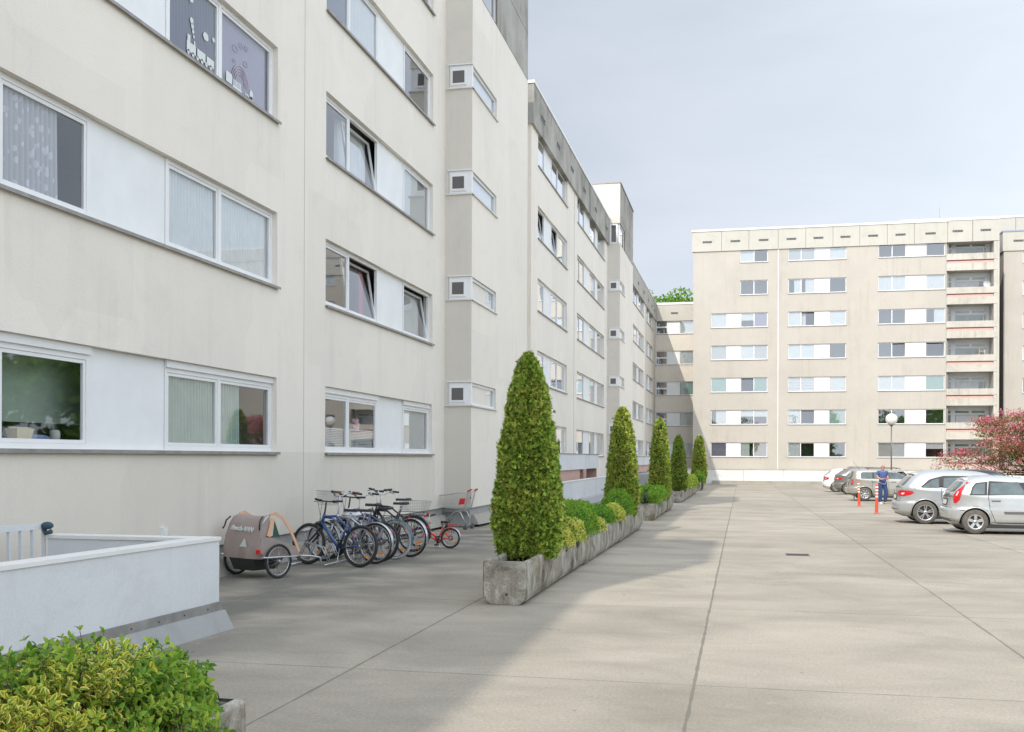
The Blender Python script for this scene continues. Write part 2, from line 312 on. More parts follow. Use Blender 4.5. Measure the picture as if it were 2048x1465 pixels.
def trough_mat():
    m = bpy.data.materials.new('trough_concrete'); m.use_nodes = True; nt = m.node_tree; L = nt.links; b = nt.nodes['Principled BSDF']; b.inputs['Roughness'].default_value = .95; b.inputs['Specular IOR Level'].default_value = .15
    g = nd(nt, 'ShaderNodeNewGeometry'); pos = g.outputs['Position']
    n1 = nd(nt, 'ShaderNodeTexNoise', Scale=2.6, Detail=12.0, Roughness=.72, Distortion=.7); L.new(pos, n1.inputs['Vector'])
    r1 = nd(nt, 'ShaderNodeValToRGB'); e = r1.color_ramp.elements; e[0].position = .34; e[0].color = (.10, .09, .075, 1); e[1].position = .66; e[1].color = (.60, .58, .53, 1)
    k = r1.color_ramp.elements.new(.47); k.color = (.31, .285, .235, 1); k = r1.color_ramp.elements.new(.56); k.color = (.42, .395, .345, 1); L.new(n1.outputs['Fac'], r1.inputs[0])
    mp_ = nd(nt, 'ShaderNodeMapping'); mp_.inputs['Scale'].default_value = (7, 7, .7); L.new(pos, mp_.inputs[0]); n2 = nd(nt, 'ShaderNodeTexNoise', Scale=1.0, Detail=7.0, Roughness=.7); L.new(mp_.outputs[0], n2.inputs['Vector'])
    r2 = nd(nt, 'ShaderNodeMapRange'); r2.inputs[1].default_value = .50; r2.inputs[2].default_value = .70; r2.inputs[4].default_value = .6; L.new(n2.outputs['Fac'], r2.inputs[0])
    m2 = nd(nt, 'ShaderNodeMixRGB'); L.new(r2.outputs[0], m2.inputs[0]); L.new(r1.outputs[0], m2.inputs[1]); m2.inputs[2].default_value = (.14, .125, .10, 1)
    n3 = nd(nt, 'ShaderNodeTexNoise', Scale=1.4, Detail=6.0); n3.inputs['Scale'].default_value = 1.9; mp3 = nd(nt, 'ShaderNodeMapping'); mp3.inputs['Location'].default_value = (4, 9, 2); L.new(pos, mp3.inputs[0]); L.new(mp3.outputs[0], n3.inputs['Vector'])
    r3 = nd(nt, 'ShaderNodeMapRange'); r3.inputs[1].default_value = .60; r3.inputs[2].default_value = .72; r3.inputs[4].default_value = .6; L.new(n3.outputs['Fac'], r3.inputs[0])
    m3 = nd(nt, 'ShaderNodeMixRGB'); L.new(r3.outputs[0], m3.inputs[0]); L.new(m2.outputs[0], m3.inputs[1]); m3.inputs[2].default_value = (.19, .15, .045, 1)
    n4 = nd(nt, 'ShaderNodeTexNoise', Scale=55.0, Detail=5.0, Roughness=.8); L.new(pos, n4.inputs['Vector']); r4 = nd(nt, 'ShaderNodeMapRange'); r4.inputs[1].default_value = .3; r4.inputs[2].default_value = .7; r4.inputs[3].default_value = .65; r4.inputs[4].default_value = 1.3; L.new(n4.outputs['Fac'], r4.inputs[0])
    m4 = nd(nt, 'ShaderNodeMixRGB', blend_type='MULTIPLY'); m4.inputs[0].default_value = 1; L.new(m3.outputs[0], m4.inputs[1]); L.new(r4.outputs[0], m4.inputs[2]); L.new(m4.outputs[0], b.inputs['Base Color'])
    bp = nd(nt, 'ShaderNodeBump', Strength=.6, Distance=.01); L.new(n4.outputs['Fac'], bp.inputs['Height']); L.new(bp.outputs[0], b.inputs['Normal']); MAT['trough_concrete'] = m
trough_mat()
wall_mat('kerb_concrete', (0.42, 0.40, 0.35), (0.20, 0.185, 0.155), 0.5, 0.4, 0.15)
mat('coping_white', (0.78, 0.78, 0.77), .5, var=.06)
mat('frame_white', (0.80, 0.81, 0.82), .38, var=.04, vscale=2)
mat('panel_white', (0.80, 0.82, 0.83), .5, var=.06, vscale=1.6)
mat('sill_metal', (0.33, 0.32, 0.31), .5, .3, var=.25, vscale=5)
mat('rubber', (0.03, 0.03, 0.032), .7)
mat('dark_frame', (0.05, 0.05, 0.055), .5)
mat('room_wall', (0.30, 0.29, 0.27), .9, var=.2, vscale=.8)
mat('curtain_white', (0.70, 0.715, 0.72), .9, var=.07, vscale=4)
mat('curtain_teal', (0.40, 0.50, 0.46), .9, var=.12, vscale=4)
mat('curtain_violet', (0.26, 0.24, 0.34), .9, var=.06)
mat('curtain_blue', (0.075, 0.09, 0.15), .9, var=.15, vscale=3)
mat('curtain_brown', (0.30, 0.24, 0.20), .9, var=.1)
mat('curtain_yellow', (0.62, 0.55, 0.32), .9, var=.1)
mat('curtain_red', (0.45, 0.03, 0.05), .9)
mat('curtain_green', (0.20, 0.36, 0.30), .9, var=.08)
mat('blind_tree_reflection', (0.33, 0.40, 0.33), .8, var=.12, vscale=2)  # roller blind with the green tree reflection put into its colour
mat('blind_grey', (0.50, 0.50, 0.48), .8, var=.05)
mat('decal_white', (0.66, 0.70, 0.70), .7)
mat('wood_orange', (0.45, 0.24, 0.08), .6)
mat('soil', (0.045, 0.033, 0.022), 1.0, var=.4, vscale=30, bump=.6)
mat('roofing', (0.12, 0.12, 0.12), .9, var=.2)
mat('seam_dark', (0.16, 0.155, 0.15), .9)
mat('seam_pale', (0.42, 0.41, 0.38), .9)
glass_mat('glass', tint=(.93, .96, .97), boost=1.9, wavy=0.05)
glass_mat('glass_far', boost=5.0, tint=(.82, .86, .87), wavy=0.10)
def lace_mat():
    m = mat('curtain_lace', (0.80, 0.80, 0.80), .9); nt = m.node_tree; L = nt.links; b = nt.nodes['Principled BSDF']
    t = nd(nt, 'ShaderNodeTexCoord'); v = nd(nt, 'ShaderNodeTexVoronoi', Scale=7.5); mp_ = nd(nt, 'ShaderNodeMapping'); mp_.inputs['Scale'].default_value = (1, 1.9, 1); L.new(t.outputs['Object'], mp_.inputs[0]); L.new(mp_.outputs[0], v.inputs['Vector'])
    r = nd(nt, 'ShaderNodeMapRange'); r.inputs[1].default_value = .30; r.inputs[2].default_value = .36; r.inputs[3].default_value = 1.0; r.inputs[4].default_value = .72; L.new(v.outputs['Distance'], r.inputs[0])
    x = nd(nt, 'ShaderNodeMixRGB', blend_type='MULTIPLY'); x.inputs[0].default_value = 1; x.inputs[1].default_value = (.62, .62, .65, 1); L.new(r.outputs[0], x.inputs[2]); L.new(x.outputs[0], b.inputs['Base Color'])
lace_mat()
# ================================================================== GROUND
def ground():
    m = bpy.data.materials.new('yard_concrete'); m.use_nodes = True; nt = m.node_tree; L = nt.links; b = nt.nodes['Principled BSDF']
    b.inputs['Roughness'].default_value = .85; b.inputs['Specular IOR Level'].default_value = .3
    g = nd(nt, 'ShaderNodeNewGeometry'); sp = nd(nt, 'ShaderNodeSeparateXYZ'); L.new(g.outputs['Position'], sp.inputs[0])
    wob = nd(nt, 'ShaderNodeTexNoise', Scale=1.3, Detail=4.0); L.new(g.outputs['Position'], wob.inputs['Vector'])
    wo = nd(nt, 'ShaderNodeMath', operation='MULTIPLY_ADD'); L.new(wob.outputs['Fac'], wo.inputs[0]); wo.inputs[1].default_value = .024; wo.inputs[2].default_value = -.012
    def M(op, a, bb, c=None):
        n = nd(nt, 'ShaderNodeMath', operation=op)
        for i, q in enumerate((a, bb, c)):
            if q is None: continue
            if isinstance(q, (int, float)): n.inputs[i].default_value = q
            else: L.new(q, n.inputs[i])
        return n.outputs[0]
    X = M('ADD', sp.outputs['X'], wo.outputs[0]); Y = M('ADD', sp.outputs['Y'], wo.outputs[0])
    # slabs 2.9 x 4.37 m
    gx = M('DIVIDE', M('ADD', X, 0.36), 2.86); gy = M('DIVIDE', M('SUBTRACT', Y, 8.42), 4.32)
    fx = M('ABSOLUTE', M('SUBTRACT', M('FRACT', M('ADD', gx, .5), 0), .5), 0); fy = M('ABSOLUTE', M('SUBTRACT', M('FRACT', M('ADD', gy, .5), 0), .5), 0)
    lx = M('MULTIPLY', fx, 2.86); ly = M('MULTIPLY', fy, 4.32)
    bk = nd(nt, 'ShaderNodeTexNoise', Scale=3.0, Detail=5.0); L.new(g.outputs['Position'], bk.inputs['Vector'])
    wdx = M('MULTIPLY_ADD', bk.outputs['Fac'], .030, -.002); wdy = M('MULTIPLY_ADD', bk.outputs['Fac'], .030, -.0045)
    jx = M('LESS_THAN', lx, wdx); jy = M('LESS_THAN', ly, wdy)
    joint = M('MAXIMUM', jx, M('MULTIPLY', jy, .9))
    # per slab tone
    cx = M('FLOOR', gx, 0); cy = M('FLOOR', gy, 0); cmb = nd(nt, 'ShaderNodeCombineXYZ'); L.new(cx, cmb.inputs[0]); L.new(cy, cmb.inputs[1])
    wnz = nd(nt, 'ShaderNodeTexWhiteNoise'); L.new(cmb.outputs[0], wnz.inputs['Vector'])
    tone = M('MULTIPLY_ADD', wnz.outputs['Value'], .15, .93)
    base = nd(nt, 'ShaderNodeRGB'); base.outputs[0].default_value = (0.378, 0.340, 0.282, 1)
    m1 = nd(nt, 'ShaderNodeMixRGB', blend_type='MULTIPLY'); m1.inputs[0].default_value = 1; L.new(base.outputs[0], m1.inputs[1]); L.new(tone, m1.inputs[2]); cur = m1.outputs[0]
    # clouds of wear, brushed along x
    mpn = nd(nt, 'ShaderNodeMapping'); mpn.inputs['Scale'].default_value = (.6, .9, 1); L.new(g.outputs['Position'], mpn.inputs[0])
    n1 = nd(nt, 'ShaderNodeTexNoise', Scale=.8, Detail=9.0, Roughness=.62, Distortion=.5); L.new(mpn.outputs[0], n1.inputs['Vector'])
    r1 = nd(nt, 'ShaderNodeMapRange'); r1.inputs[1].default_value = .3; r1.inputs[2].default_value = .7; r1.inputs[3].default_value = .76; r1.inputs[4].default_value = 1.17; L.new(n1.outputs['Fac'], r1.inputs[0])
    m2 = nd(nt, 'ShaderNodeMixRGB', blend_type='MULTIPLY'); m2.inputs[0].default_value = 1; L.new(cur, m2.inputs[1]); L.new(r1.outputs[0], m2.inputs[2]); cur = m2.outputs[0]
    # moss film by the building, its colour darkened to deepen the shade there (x < -3.4)
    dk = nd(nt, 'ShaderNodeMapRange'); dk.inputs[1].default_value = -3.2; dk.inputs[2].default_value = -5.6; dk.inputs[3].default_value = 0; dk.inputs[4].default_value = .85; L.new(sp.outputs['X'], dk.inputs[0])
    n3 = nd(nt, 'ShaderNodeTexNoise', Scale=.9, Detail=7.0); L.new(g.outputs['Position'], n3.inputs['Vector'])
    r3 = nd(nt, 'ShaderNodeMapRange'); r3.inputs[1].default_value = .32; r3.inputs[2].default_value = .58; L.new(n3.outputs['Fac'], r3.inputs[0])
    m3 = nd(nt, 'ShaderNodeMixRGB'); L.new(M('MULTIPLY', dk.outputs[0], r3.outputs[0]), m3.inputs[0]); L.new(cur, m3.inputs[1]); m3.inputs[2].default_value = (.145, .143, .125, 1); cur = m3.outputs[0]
    # speckle aggregate
    n4 = nd(nt, 'ShaderNodeTexNoise', Scale=38.0, Detail=6.0, Roughness=.85); L.new(g.outputs['Position'], n4.inputs['Vector'])
    r4 = nd(nt, 'ShaderNodeMapRange'); r4.inputs[1].default_value = .3; r4.inputs[2].default_value = .7; r4.inputs[3].default_value = .70; r4.inputs[4].default_value = 1.28; L.new(n4.outputs['Fac'], r4.inputs[0])
    m4 = nd(nt, 'ShaderNodeMixRGB', blend_type='MULTIPLY'); m4.inputs[0].default_value = 1; L.new(cur, m4.inputs[1]); L.new(r4.outputs[0], m4.inputs[2]); cur = m4.outputs[0]
    # scattered pale scuffs and dark spots
    n6 = nd(nt, 'ShaderNodeTexNoise', Scale=2.2, Detail=12.0, Roughness=.75, Distortion=1.2); L.new(mpn.outputs[0], n6.inputs['Vector'])
    r6 = nd(nt, 'ShaderNodeMapRange'); r6.inputs[1].default_value = .60; r6.inputs[2].default_value = .72; r6.inputs[4].default_value = .38; L.new(n6.outputs['Fac'], r6.inputs[0])
    m6 = nd(nt, 'ShaderNodeMixRGB'); L.new(r6.outputs[0], m6.inputs[0]); L.new(cur, m6.inputs[1]); m6.inputs[2].default_value = (.50, .485, .45, 1); cur = m6.outputs[0]
    vo = nd(nt, 'ShaderNodeTexVoronoi', Scale=1.7); L.new(g.outputs['Position'], vo.inputs['Vector'])
    sp_ = M('LESS_THAN', vo.outputs['Distance'], .030)
    m7 = nd(nt, 'ShaderNodeMixRGB'); L.new(M('MULTIPLY', sp_, .6), m7.inputs[0]); L.new(cur, m7.inputs[1]); m7.inputs[2].default_value = (.12, .11, .10, 1); cur = m7.outputs[0]
    # hairline cracks
    vc = nd(nt, 'ShaderNodeTexVoronoi', feature='DISTANCE_TO_EDGE', Scale=.33); dn = nd(nt, 'ShaderNodeTexNoise', Scale=1.2, Detail=6.0); L.new(g.outputs['Position'], dn.inputs['Vector'])
    dm_ = nd(nt, 'ShaderNodeMixRGB', blend_type='LINEAR_LIGHT'); dm_.inputs[0].default_value = .35; L.new(g.outputs['Position'], dm_.inputs[1]); L.new(dn.outputs['Color'], dm_.inputs[2]); L.new(dm_.outputs[0], vc.inputs['Vector'])
    ck = M('MULTIPLY', M('LESS_THAN', vc.outputs['Distance'], .0024), M('GREATER_THAN', n3.outputs['Fac'], .64))
    m8 = nd(nt, 'ShaderNodeMixRGB'); L.new(M('MULTIPLY', ck, .5), m8.inputs[0]); L.new(cur, m8.inputs[1]); m8.inputs[2].default_value = (.13, .12, .10, 1); cur = m8.outputs[0]
    # dark rounded stains
    vs_ = nd(nt, 'ShaderNodeTexNoise', Scale=.55, Detail=10.0, Roughness=.7, Distortion=.9); mp9 = nd(nt, 'ShaderNodeMapping'); mp9.inputs['Location'].default_value = (31, 12, 5); L.new(g.outputs['Position'], mp9.inputs[0]); L.new(mp9.outputs[0], vs_.inputs['Vector'])
    r9 = nd(nt, 'ShaderNodeMapRange'); r9.inputs[1].default_value = .56; r9.inputs[2].default_value = .70; r9.inputs[4].default_value = .34; L.new(vs_.outputs['Fac'], r9.inputs[0])
    m9 = nd(nt, 'ShaderNodeMixRGB'); L.new(r9.outputs[0], m9.inputs[0]); L.new(cur, m9.inputs[1]); m9.inputs[2].default_value = (.20, .185, .155, 1); cur = m9.outputs[0]
    m5 = nd(nt, 'ShaderNodeMixRGB'); L.new(M('MULTIPLY', joint, .72), m5.inputs[0]); L.new(cur, m5.inputs[1]); m5.inputs[2].default_value = (.15, .14, .115, 1)
    L.new(m5.outputs[0], b.inputs['Base Color'])
    bp = nd(nt, 'ShaderNodeBump', Strength=.35, Distance=.006); L.new(M('SUBTRACT', n4.outputs['Fac'], M('MULTIPLY', joint, 1.5)), bp.inputs['Height']); L.new(bp.outputs[0], b.inputs['Normal'])
    MAT['yard_concrete'] = m
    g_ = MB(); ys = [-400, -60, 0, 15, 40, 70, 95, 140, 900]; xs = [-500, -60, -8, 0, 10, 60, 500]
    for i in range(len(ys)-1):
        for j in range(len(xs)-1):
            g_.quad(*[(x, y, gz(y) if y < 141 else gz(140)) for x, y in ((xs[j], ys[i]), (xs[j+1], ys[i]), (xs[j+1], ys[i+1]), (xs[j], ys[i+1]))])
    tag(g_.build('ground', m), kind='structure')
ground()

# ================================================================== FACADE KIT
class Plane:
    """a vertical wall plane: s runs along it, z up, d outwards"""
    def __init__(s, kind, at): s.k = kind; s.at = at
    def P(s, a, z, d=0.0):
        if s.k == 'x': return Vector((s.at+d, a, z))       # faces +x, s = y
        if s.k == 'y': return Vector((a, s.at-d, z))       # faces -y, s = x
        if s.k == '-x': return Vector((s.at-d, a, z))
    def box(s, mb, a0, a1, z0, z1, d0, d1, m=0): mb.box(s.P(a0, z0, d0), s.P(a1, z1, d1), m)

def wall(pl, s0, s1, z0, z1, holes, m, name='wall', parent=None, depth=0.24, extra=()):
    mb = MB(); ss = sorted(set([s0, s1]+[h[0] for h in holes]+[h[1] for h in holes])); zs = sorted(set([z0, z1]+[h[2] for h in holes]+[h[3] for h in holes]))
    ss = [a for a in ss if s0 <= a <= s1]; zs = [a for a in zs if z0 <= a <= z1]
    for i in range(len(ss)-1):
        for j in range(len(zs)-1):
            cs, cz = (ss[i]+ss[i+1])/2, (zs[j]+zs[j+1])/2
            if any(h[0] < cs < h[1] and h[2] < cz < h[3] for h in holes): continue
            mb.quad(pl.P(ss[i], zs[j]), pl.P(ss[i+1], zs[j]), pl.P(ss[i+1], zs[j+1]), pl.P(ss[i], zs[j+1]))
    for h in holes:
        a, b, c, d = h[:4]
        if len(h) > 4: continue
        for (p, q) in (((a, c), (b, c)), ((b, c), (b, d)), ((b, d), (a, d)), ((a, d), (a, c))):
            mb.quad(pl.P(*p), pl.P(*q), pl.P(q[0], q[1], -depth), pl.P(p[0], p[1], -depth))
    o = mb.build(name, m, parent, fix=False)
    return o

STY = ['sheer', 'sheer', 'none', 'half', 'blind', 'halfblind', 'none', 'grey', 'sheer']
CURT = {'sheer': 'curtain_white', 'half': 'curtain_white', 'sideleft': 'curtain_white', 'teal': 'curtain_teal', 'violet': 'curtain_violet', 'blue': 'curtain_blue', 'brown': 'curtain_brown',
        'yellow': 'curtain_yellow', 'green': 'curtain_green', 'grey': 'blind_grey', 'blind': 'curtain_white', 'halfblind': 'curtain_white', 'slat': 'curtain_white', 'lowblind': 'curtain_white', 'most': 'curtain_lace', 'reflectblind': 'blind_tree_reflection', 'tealhalf': 'curtain_teal', 'redside': 'curtain_red', 'red': 'curtain_red'}
def window(pl, s0, s1, z0, z1, style, parent, gl='glass', mull=(), fw=0.065, dd=-0.09, tilt=None, fine=True, box=0.0, frame_m='frame_white'):
    """one window: frame (the part), panes, curtain as sub-parts. mull = positions between 0 and 1. tilt = index of the tilted sash"""
    fr = MB(); a0, a1 = min(s0, s1), max(s0, s1); e = 0.003
    a0 += e; a1 -= e; zt = z1-e; zb = z0+e
    if box > 0:                      # roller shutter box under the lintel
        pl.box(fr, a0, a1, zt-box, zt, dd-.02, dd+.035); zt -= box
    pl.box(fr, a0, a1, zb, zb+fw, dd-.06, dd); pl.box(fr, a0, a1, zt-fw, zt, dd-.06, dd)
    pl.box(fr, a0, a0+fw, zb+fw, zt-fw, dd-.06, dd); pl.box(fr, a1-fw, a1, zb+fw, zt-fw, dd-.06, dd)
    cuts = [a0+fw]+[a0+(a1-a0)*t for t in mull]+[a1-fw]
    for t in mull:
        c = a0+(a1-a0)*t; pl.box(fr, c-fw*.55, c+fw*.55, zb+fw, zt-fw, dd-.06, dd)
    w = fr.build('window', MAT[frame_m], parent)
    for i in range(len(cuts)-1):
        p0 = cuts[i]+(fw*.55 if i > 0 else 0)+.002; p1 = cuts[i+1]-(fw*.55 if i < len(cuts)-2 else 0)-.002
        zz0, zz1 = zb+fw+.002, zt-fw-.002; sf = .045 if fine else .0
        st = style[i] if isinstance(style, (list, tuple)) else style
        sash = MB(); pane = MB(); ti = (tilt is not None and (tilt == i or tilt == 'all'))
        def P(a, z, d):
            if ti:
                h = z-zz0; an = R(9); return pl.P(a, zz0+h*math.cos(an)-(d-dd)*0, d-h*math.sin(an))
            return pl.P(a, z, d)
        def bx(a, b_, c, d_, e0, e1):
            vs = [P(a, c, e0), P(b_, c, e0), P(b_, c, e1), P(a, c, e1), P(a, d_, e0), P(b_, d_, e0), P(b_, d_, e1), P(a, d_, e1)]
            sash.add(vs, [(3,2,1,0),(4,5,6,7),(0,1,5,4),(1,2,6,5),(2,3,7,6),(3,0,4,7)])
        if fine:
            d0, d1 = dd-.05, dd-.012
            bx(p0, p1, zz0, zz0+sf, d0, d1); bx(p0, p1, zz1-sf, zz1, d0, d1); bx(p0, p0+sf, zz0+sf, zz1-sf, d0, d1); bx(p1-sf, p1, zz0+sf, zz1-sf, d0, d1)
            sash.build('sash', MAT[frame_m], w)
        pane.quad(P(p0+sf, zz0+sf, dd-.033), P(p1-sf, zz0+sf, dd-.033), P(p1-sf, zz1-sf, dd-.033), P(p0+sf, zz1-sf, dd-.033))
        pane.build('pane', MAT[gl], w, fix=False)
        if st in CURT:
            cu = MB(); cm = MAT[CURT[st]]; W_ = p1-p0; H_ = zz1-zz0; dc = dd-.085 if not ti else dd-.30
            lo, hi, l, r_ = zz0-.05, zz1+.02, p0-.02, p1+.02
            if st == 'half': r_ = p0+W_*random.choice((.35, .55, .7)) if random.random() < .5 else r_; l = l if r_ < p1 else p0+W_*random.choice((.3, .45))
            if st == 'sideleft': r_ = p0+W_*.30
            if st == 'redside': l = p0+W_*.84; dc = dd-.34
            if st == 'most': r_ = p0+W_*.70
            if st == 'tealhalf': r_ = p0+W_*.45
            if st == 'halfblind': lo = zz0+H_*random.uniform(.3, .6)
            if st == 'reflectblind': lo = zz0+H_*.24; dc = dd-.42; l -= .1; r_ += .50
            if st == 'lowblind': hi = zz0+H_*.42
            if st in ('blind', 'halfblind', 'grey', 'reflectblind', 'violet', 'brown', 'green') or st == 'slat' or st == 'lowblind':
                if st in ('slat', 'lowblind'):
                    n = 9 if st == 'slat' else 14
                    for k in range(n):
                        z_a = lo+(hi-lo)*k/n; z_b = lo+(hi-lo)*(k+.82)/n
                        cu.quad(pl.P(l, z_a, dc+.02), pl.P(r_, z_a, dc+.02), pl.P(r_, z_b, dc-.02), pl.P(l, z_b, dc-.02))
                else:
                    cu.quad(pl.P(l, lo, dc), pl.P(r_, lo, dc), pl.P(r_, hi, dc), pl.P(l, hi, dc))
            else:
                per = .085 if fine else .16; n = max(4, int((r_-l)/per*6)); ph = random.random()*6
                vs = []
                for k in range(n+1):
                    a = l+(r_-l)*k/n; q = math.sin(a/per*6.283+ph+.8*math.sin(a*7))*(.034 if fine else .022)
                    vs += [pl.P(a, lo, dc+q*1.25), pl.P(a, (lo+hi)/2, dc+q), pl.P(a, hi, dc+q*.7)]
                fs = []
                for k in range(n):
                    for j in (0, 1): fs.append((3*k+j, 3*k+3+j, 3*k+4+j, 3*k+1+j))
                cu.add(vs, fs, 0, True)
            cu.build('curtain' if st not in ('blind', 'halfblind', 'grey', 'slat', 'lowblind') else 'blind', cm, w, fix=False)
    return w

def room(pl, s0, s1, z0, z1, parent, depth=2.2, dd=-.24, mg=(.3, .7, .15)):
    rm = MB(); P = pl.P; a, b = s0-mg[0], s1+mg[0]; c, d = z0-mg[1], z1+mg[2]; e = dd-.012
    # walls, floor, ceiling behind the opening; the strip of inner wall round it is closed by the facade itself
    rm.quad(P(a, c, -depth), P(b, c, -depth), P(b, d, -depth), P(a, d, -depth))
    for (p, q) in (((a, c), (b, c)), ((b, c), (b, d)), ((b, d), (a, d)), ((a, d), (a, c))):
        rm.quad(P(p[0], p[1], e), P(q[0], q[1], e), P(q[0], q[1], -depth), P(p[0], p[1], -depth))
    for (x0, x1, y0, y1) in ((a, s0, c, d), (s1, b, c, d), (s0, s1, c, z0), (s0, s1, z1, d)):
        rm.quad(P(x0, y0, e), P(x1, y0, e), P(x1, y1, e), P(x0, y1, e))
    rm.build('room', MAT['room_wall'], parent, fix=False)

def band(pl, z0, z1, segs, parent, holes, gl='glass', sill=True, fine=True, box=0.0, sill_d=.05, dd=-.09):
    """a strip of windows and white infill panels in one opening"""
    a0 = min(min(s[1], s[2]) for s in segs); a1 = max(max(s[1], s[2]) for s in segs)
    holes.append((a0, a1, z0, z1))
    for s in segs:
        x0, x1 = min(s[1], s[2]), max(s[1], s[2])
        if s[0] == 'p':
            p = MB(); pl.box(p, x0+.006, x1-.006, z0+.004, z1-.004, dd-.06, dd-.012); p.build('infill_panel', MAT['panel_white'], parent)
        else:
            o = s[4] if len(s) > 4 else {}
            window(pl, x0, x1, z0, z1, s[3], parent, gl, fine=fine, box=box, dd=dd, **o)
    if sill:
        q = MB(); pl.box(q, a0-.02, a1+.03, z0-.022, z0-.002, -.10, sill_d); pl.box(q, a0-.02, a1+.03, z0-.045, z0-.0225, sill_d-.012, sill_d)
        q.build('window_sill', MAT['sill_metal'], parent)
    room(pl, a0, a1, z0, z1, parent)

PITCH = 2.80; SILL0 = 1.87; WH = 1.26
XA = -7.708; XT = -6.975; YF = 92.9; YE = 96.6
def zs(k): return SILL0+PITCH*k
PA = Plane('x', XA); PT = Plane('x', XT)
def Y(u): return ya(u, XA)
def YT(u): return ya(u, XT)

# ================================================================== NEAR BLOCK
B1 = empty('apartment_building', 'cream apartment block nearest the camera, behind the bicycles, with big windows', 'building', 'apartment buildings round the yard')
holes = []
yA = [Y(-470), Y(-330), Y(-150), Y(2), Y(190), Y(198), Y(341), Y(450), Y(552)]
tiltO = {'mull': (.5,), 'tilt': 0}
for k in range(5):
    bx = .10 if k == 0 else 0.0
    nearw = Y(-60) if k else Y(-60)
    st1 = {0: ['none'], 1: ['half'], 2: ['sheer'], 3: ['none'], 4: ['sheer']}[k]
    segs = [('p', Y(-340), Y(-250)), ('w', Y(-250), Y(5), ['none'] if k == 0 else ['sheer']), ('w', Y(5), Y(192), ['none'] if k == 0 else ['half2']), ('p', Y(192), Y(341))]
    segs[2] = ('w', Y(5), Y(192), ['reflectblind'] if k == 0 else (['most'] if k == 1 else ['none']))
    d1 = {0: ['teal', 'tealhalf'], 1: ['sheer', 'sheer'], 2: ['blue', 'violet'], 3: ['none', 'sheer'], 4: ['none', 'none']}[k]
    segs.append(('w', Y(341), Y(553), d1, {'mull': ((Y(448)-Y(341))/(Y(553)-Y(341)),), 'tilt': None}))
    band(PA, zs(k), zs(k)+WH, segs, B1, holes, box=bx, sill_d=.06)
    yd = [Y(650), Y(704), Y(762), Y(812), Y(864)]
    d2 = {0: ['lowblind', 'lowblind'], 1: ['none', 'redside'], 2: ['none', 'sheer'], 3: ['blue', 'sheer'], 4: ['sheer', 'none']}[k]
    d3 = {0: ['grey'], 1: ['sheer'], 2: ['grey'], 3: ['none'], 4: ['none']}[k]
    band(PA, zs(k), zs(k)+WH, [('w', yd[0], yd[2], d2, {'mull': ((yd[1]-yd[0])/(yd[2]-yd[0]),), 'tilt': 1 if k in (1, 2) else None}), ('p', yd[2], yd[3]),
         ('w', yd[3], yd[4], d3, {'tilt': 0 if k == 1 else None})], B1, holes, box=(.11 if k == 0 else 0), sill_d=.06)
yb = YT(942)                                    # near corner of the stair tower
y1t = YT(1053)
wall(PA, -30, yb, .45, 14.25, holes, MAT['plaster'], parent=B1)
# parapet, roof
p = MB(); PA.box(p, -30, yb-.003, 14.25, 15.8, -.30, .05); p.build('parapet', MAT['parapet_grey'], B1)
p = MB(); p.box((XA-12, -30, 15.1), (XA-.30, 37.8, 15.3)); p.box((XA-12, -30, 0), (XA-11.7, 37.8, 15.1)); p.box((XA-11.7, 37.6, 0), (XA-1.2, 37.8, 15.1)); p.box((XA-11.7, -30.2, 0), (XA, -30, 15.1)); p.build('roof', MAT['roofing'], B1)
# vertical seam in the render
p = MB(); p.box((XA-.002, Y(607)-.012, .45), (XA+.002, Y(607)+.006, 14.2)); p.build('expansion_joint', MAT['seam_pale'], B1)
# plinth, set back, and sloped flashing on it
p = MB(); p.box((XA-.2, -10, -.05), (XA-.045, yb+.043, .45)); p.box((XA-.2, yb+.045, -.05), (XT-.045, 34.6, .45)); p.build('plinth', MAT['plinth_grey'], B1)
p = MB(); p.add([(XA-.05, 10.4, .26), (XA+.03, 10.4, .26), (XA+.17, 10.4, 0), (XA-.05, 10.4, 0), (XA-.05, yb-.01, .26), (XA+.03, yb-.01, .26), (XA+.17, yb-.01, 0), (XA-.05, yb-.01, 0)], [(0,1,2,3),(7,6,5,4),(0,4,5,1),(1,5,6,2),(2,6,7,3)])
p.add([(XT-.05, yb+.2, .26), (XT+.03, yb+.2, .26), (XT+.17, yb+.2, 0), (XT-.05, yb+.2, 0), (XT-.05, 34.5, .26), (XT+.03, 34.5, .26), (XT+.17, 34.5, -.1), (XT-.05, 34.5, -.1)], [(0,1,2,3),(7,6,5,4),(0,4,5,1),(1,5,6,2),(2,6,7,3)])
p.build('flashing', MAT['kerb_concrete'], B1)
p = MB(); p.box((XA, yb-.07, .34), (XT-.01, yb+.02, .36)); p.build('flashing_strip', MAT['sill_metal'], B1)

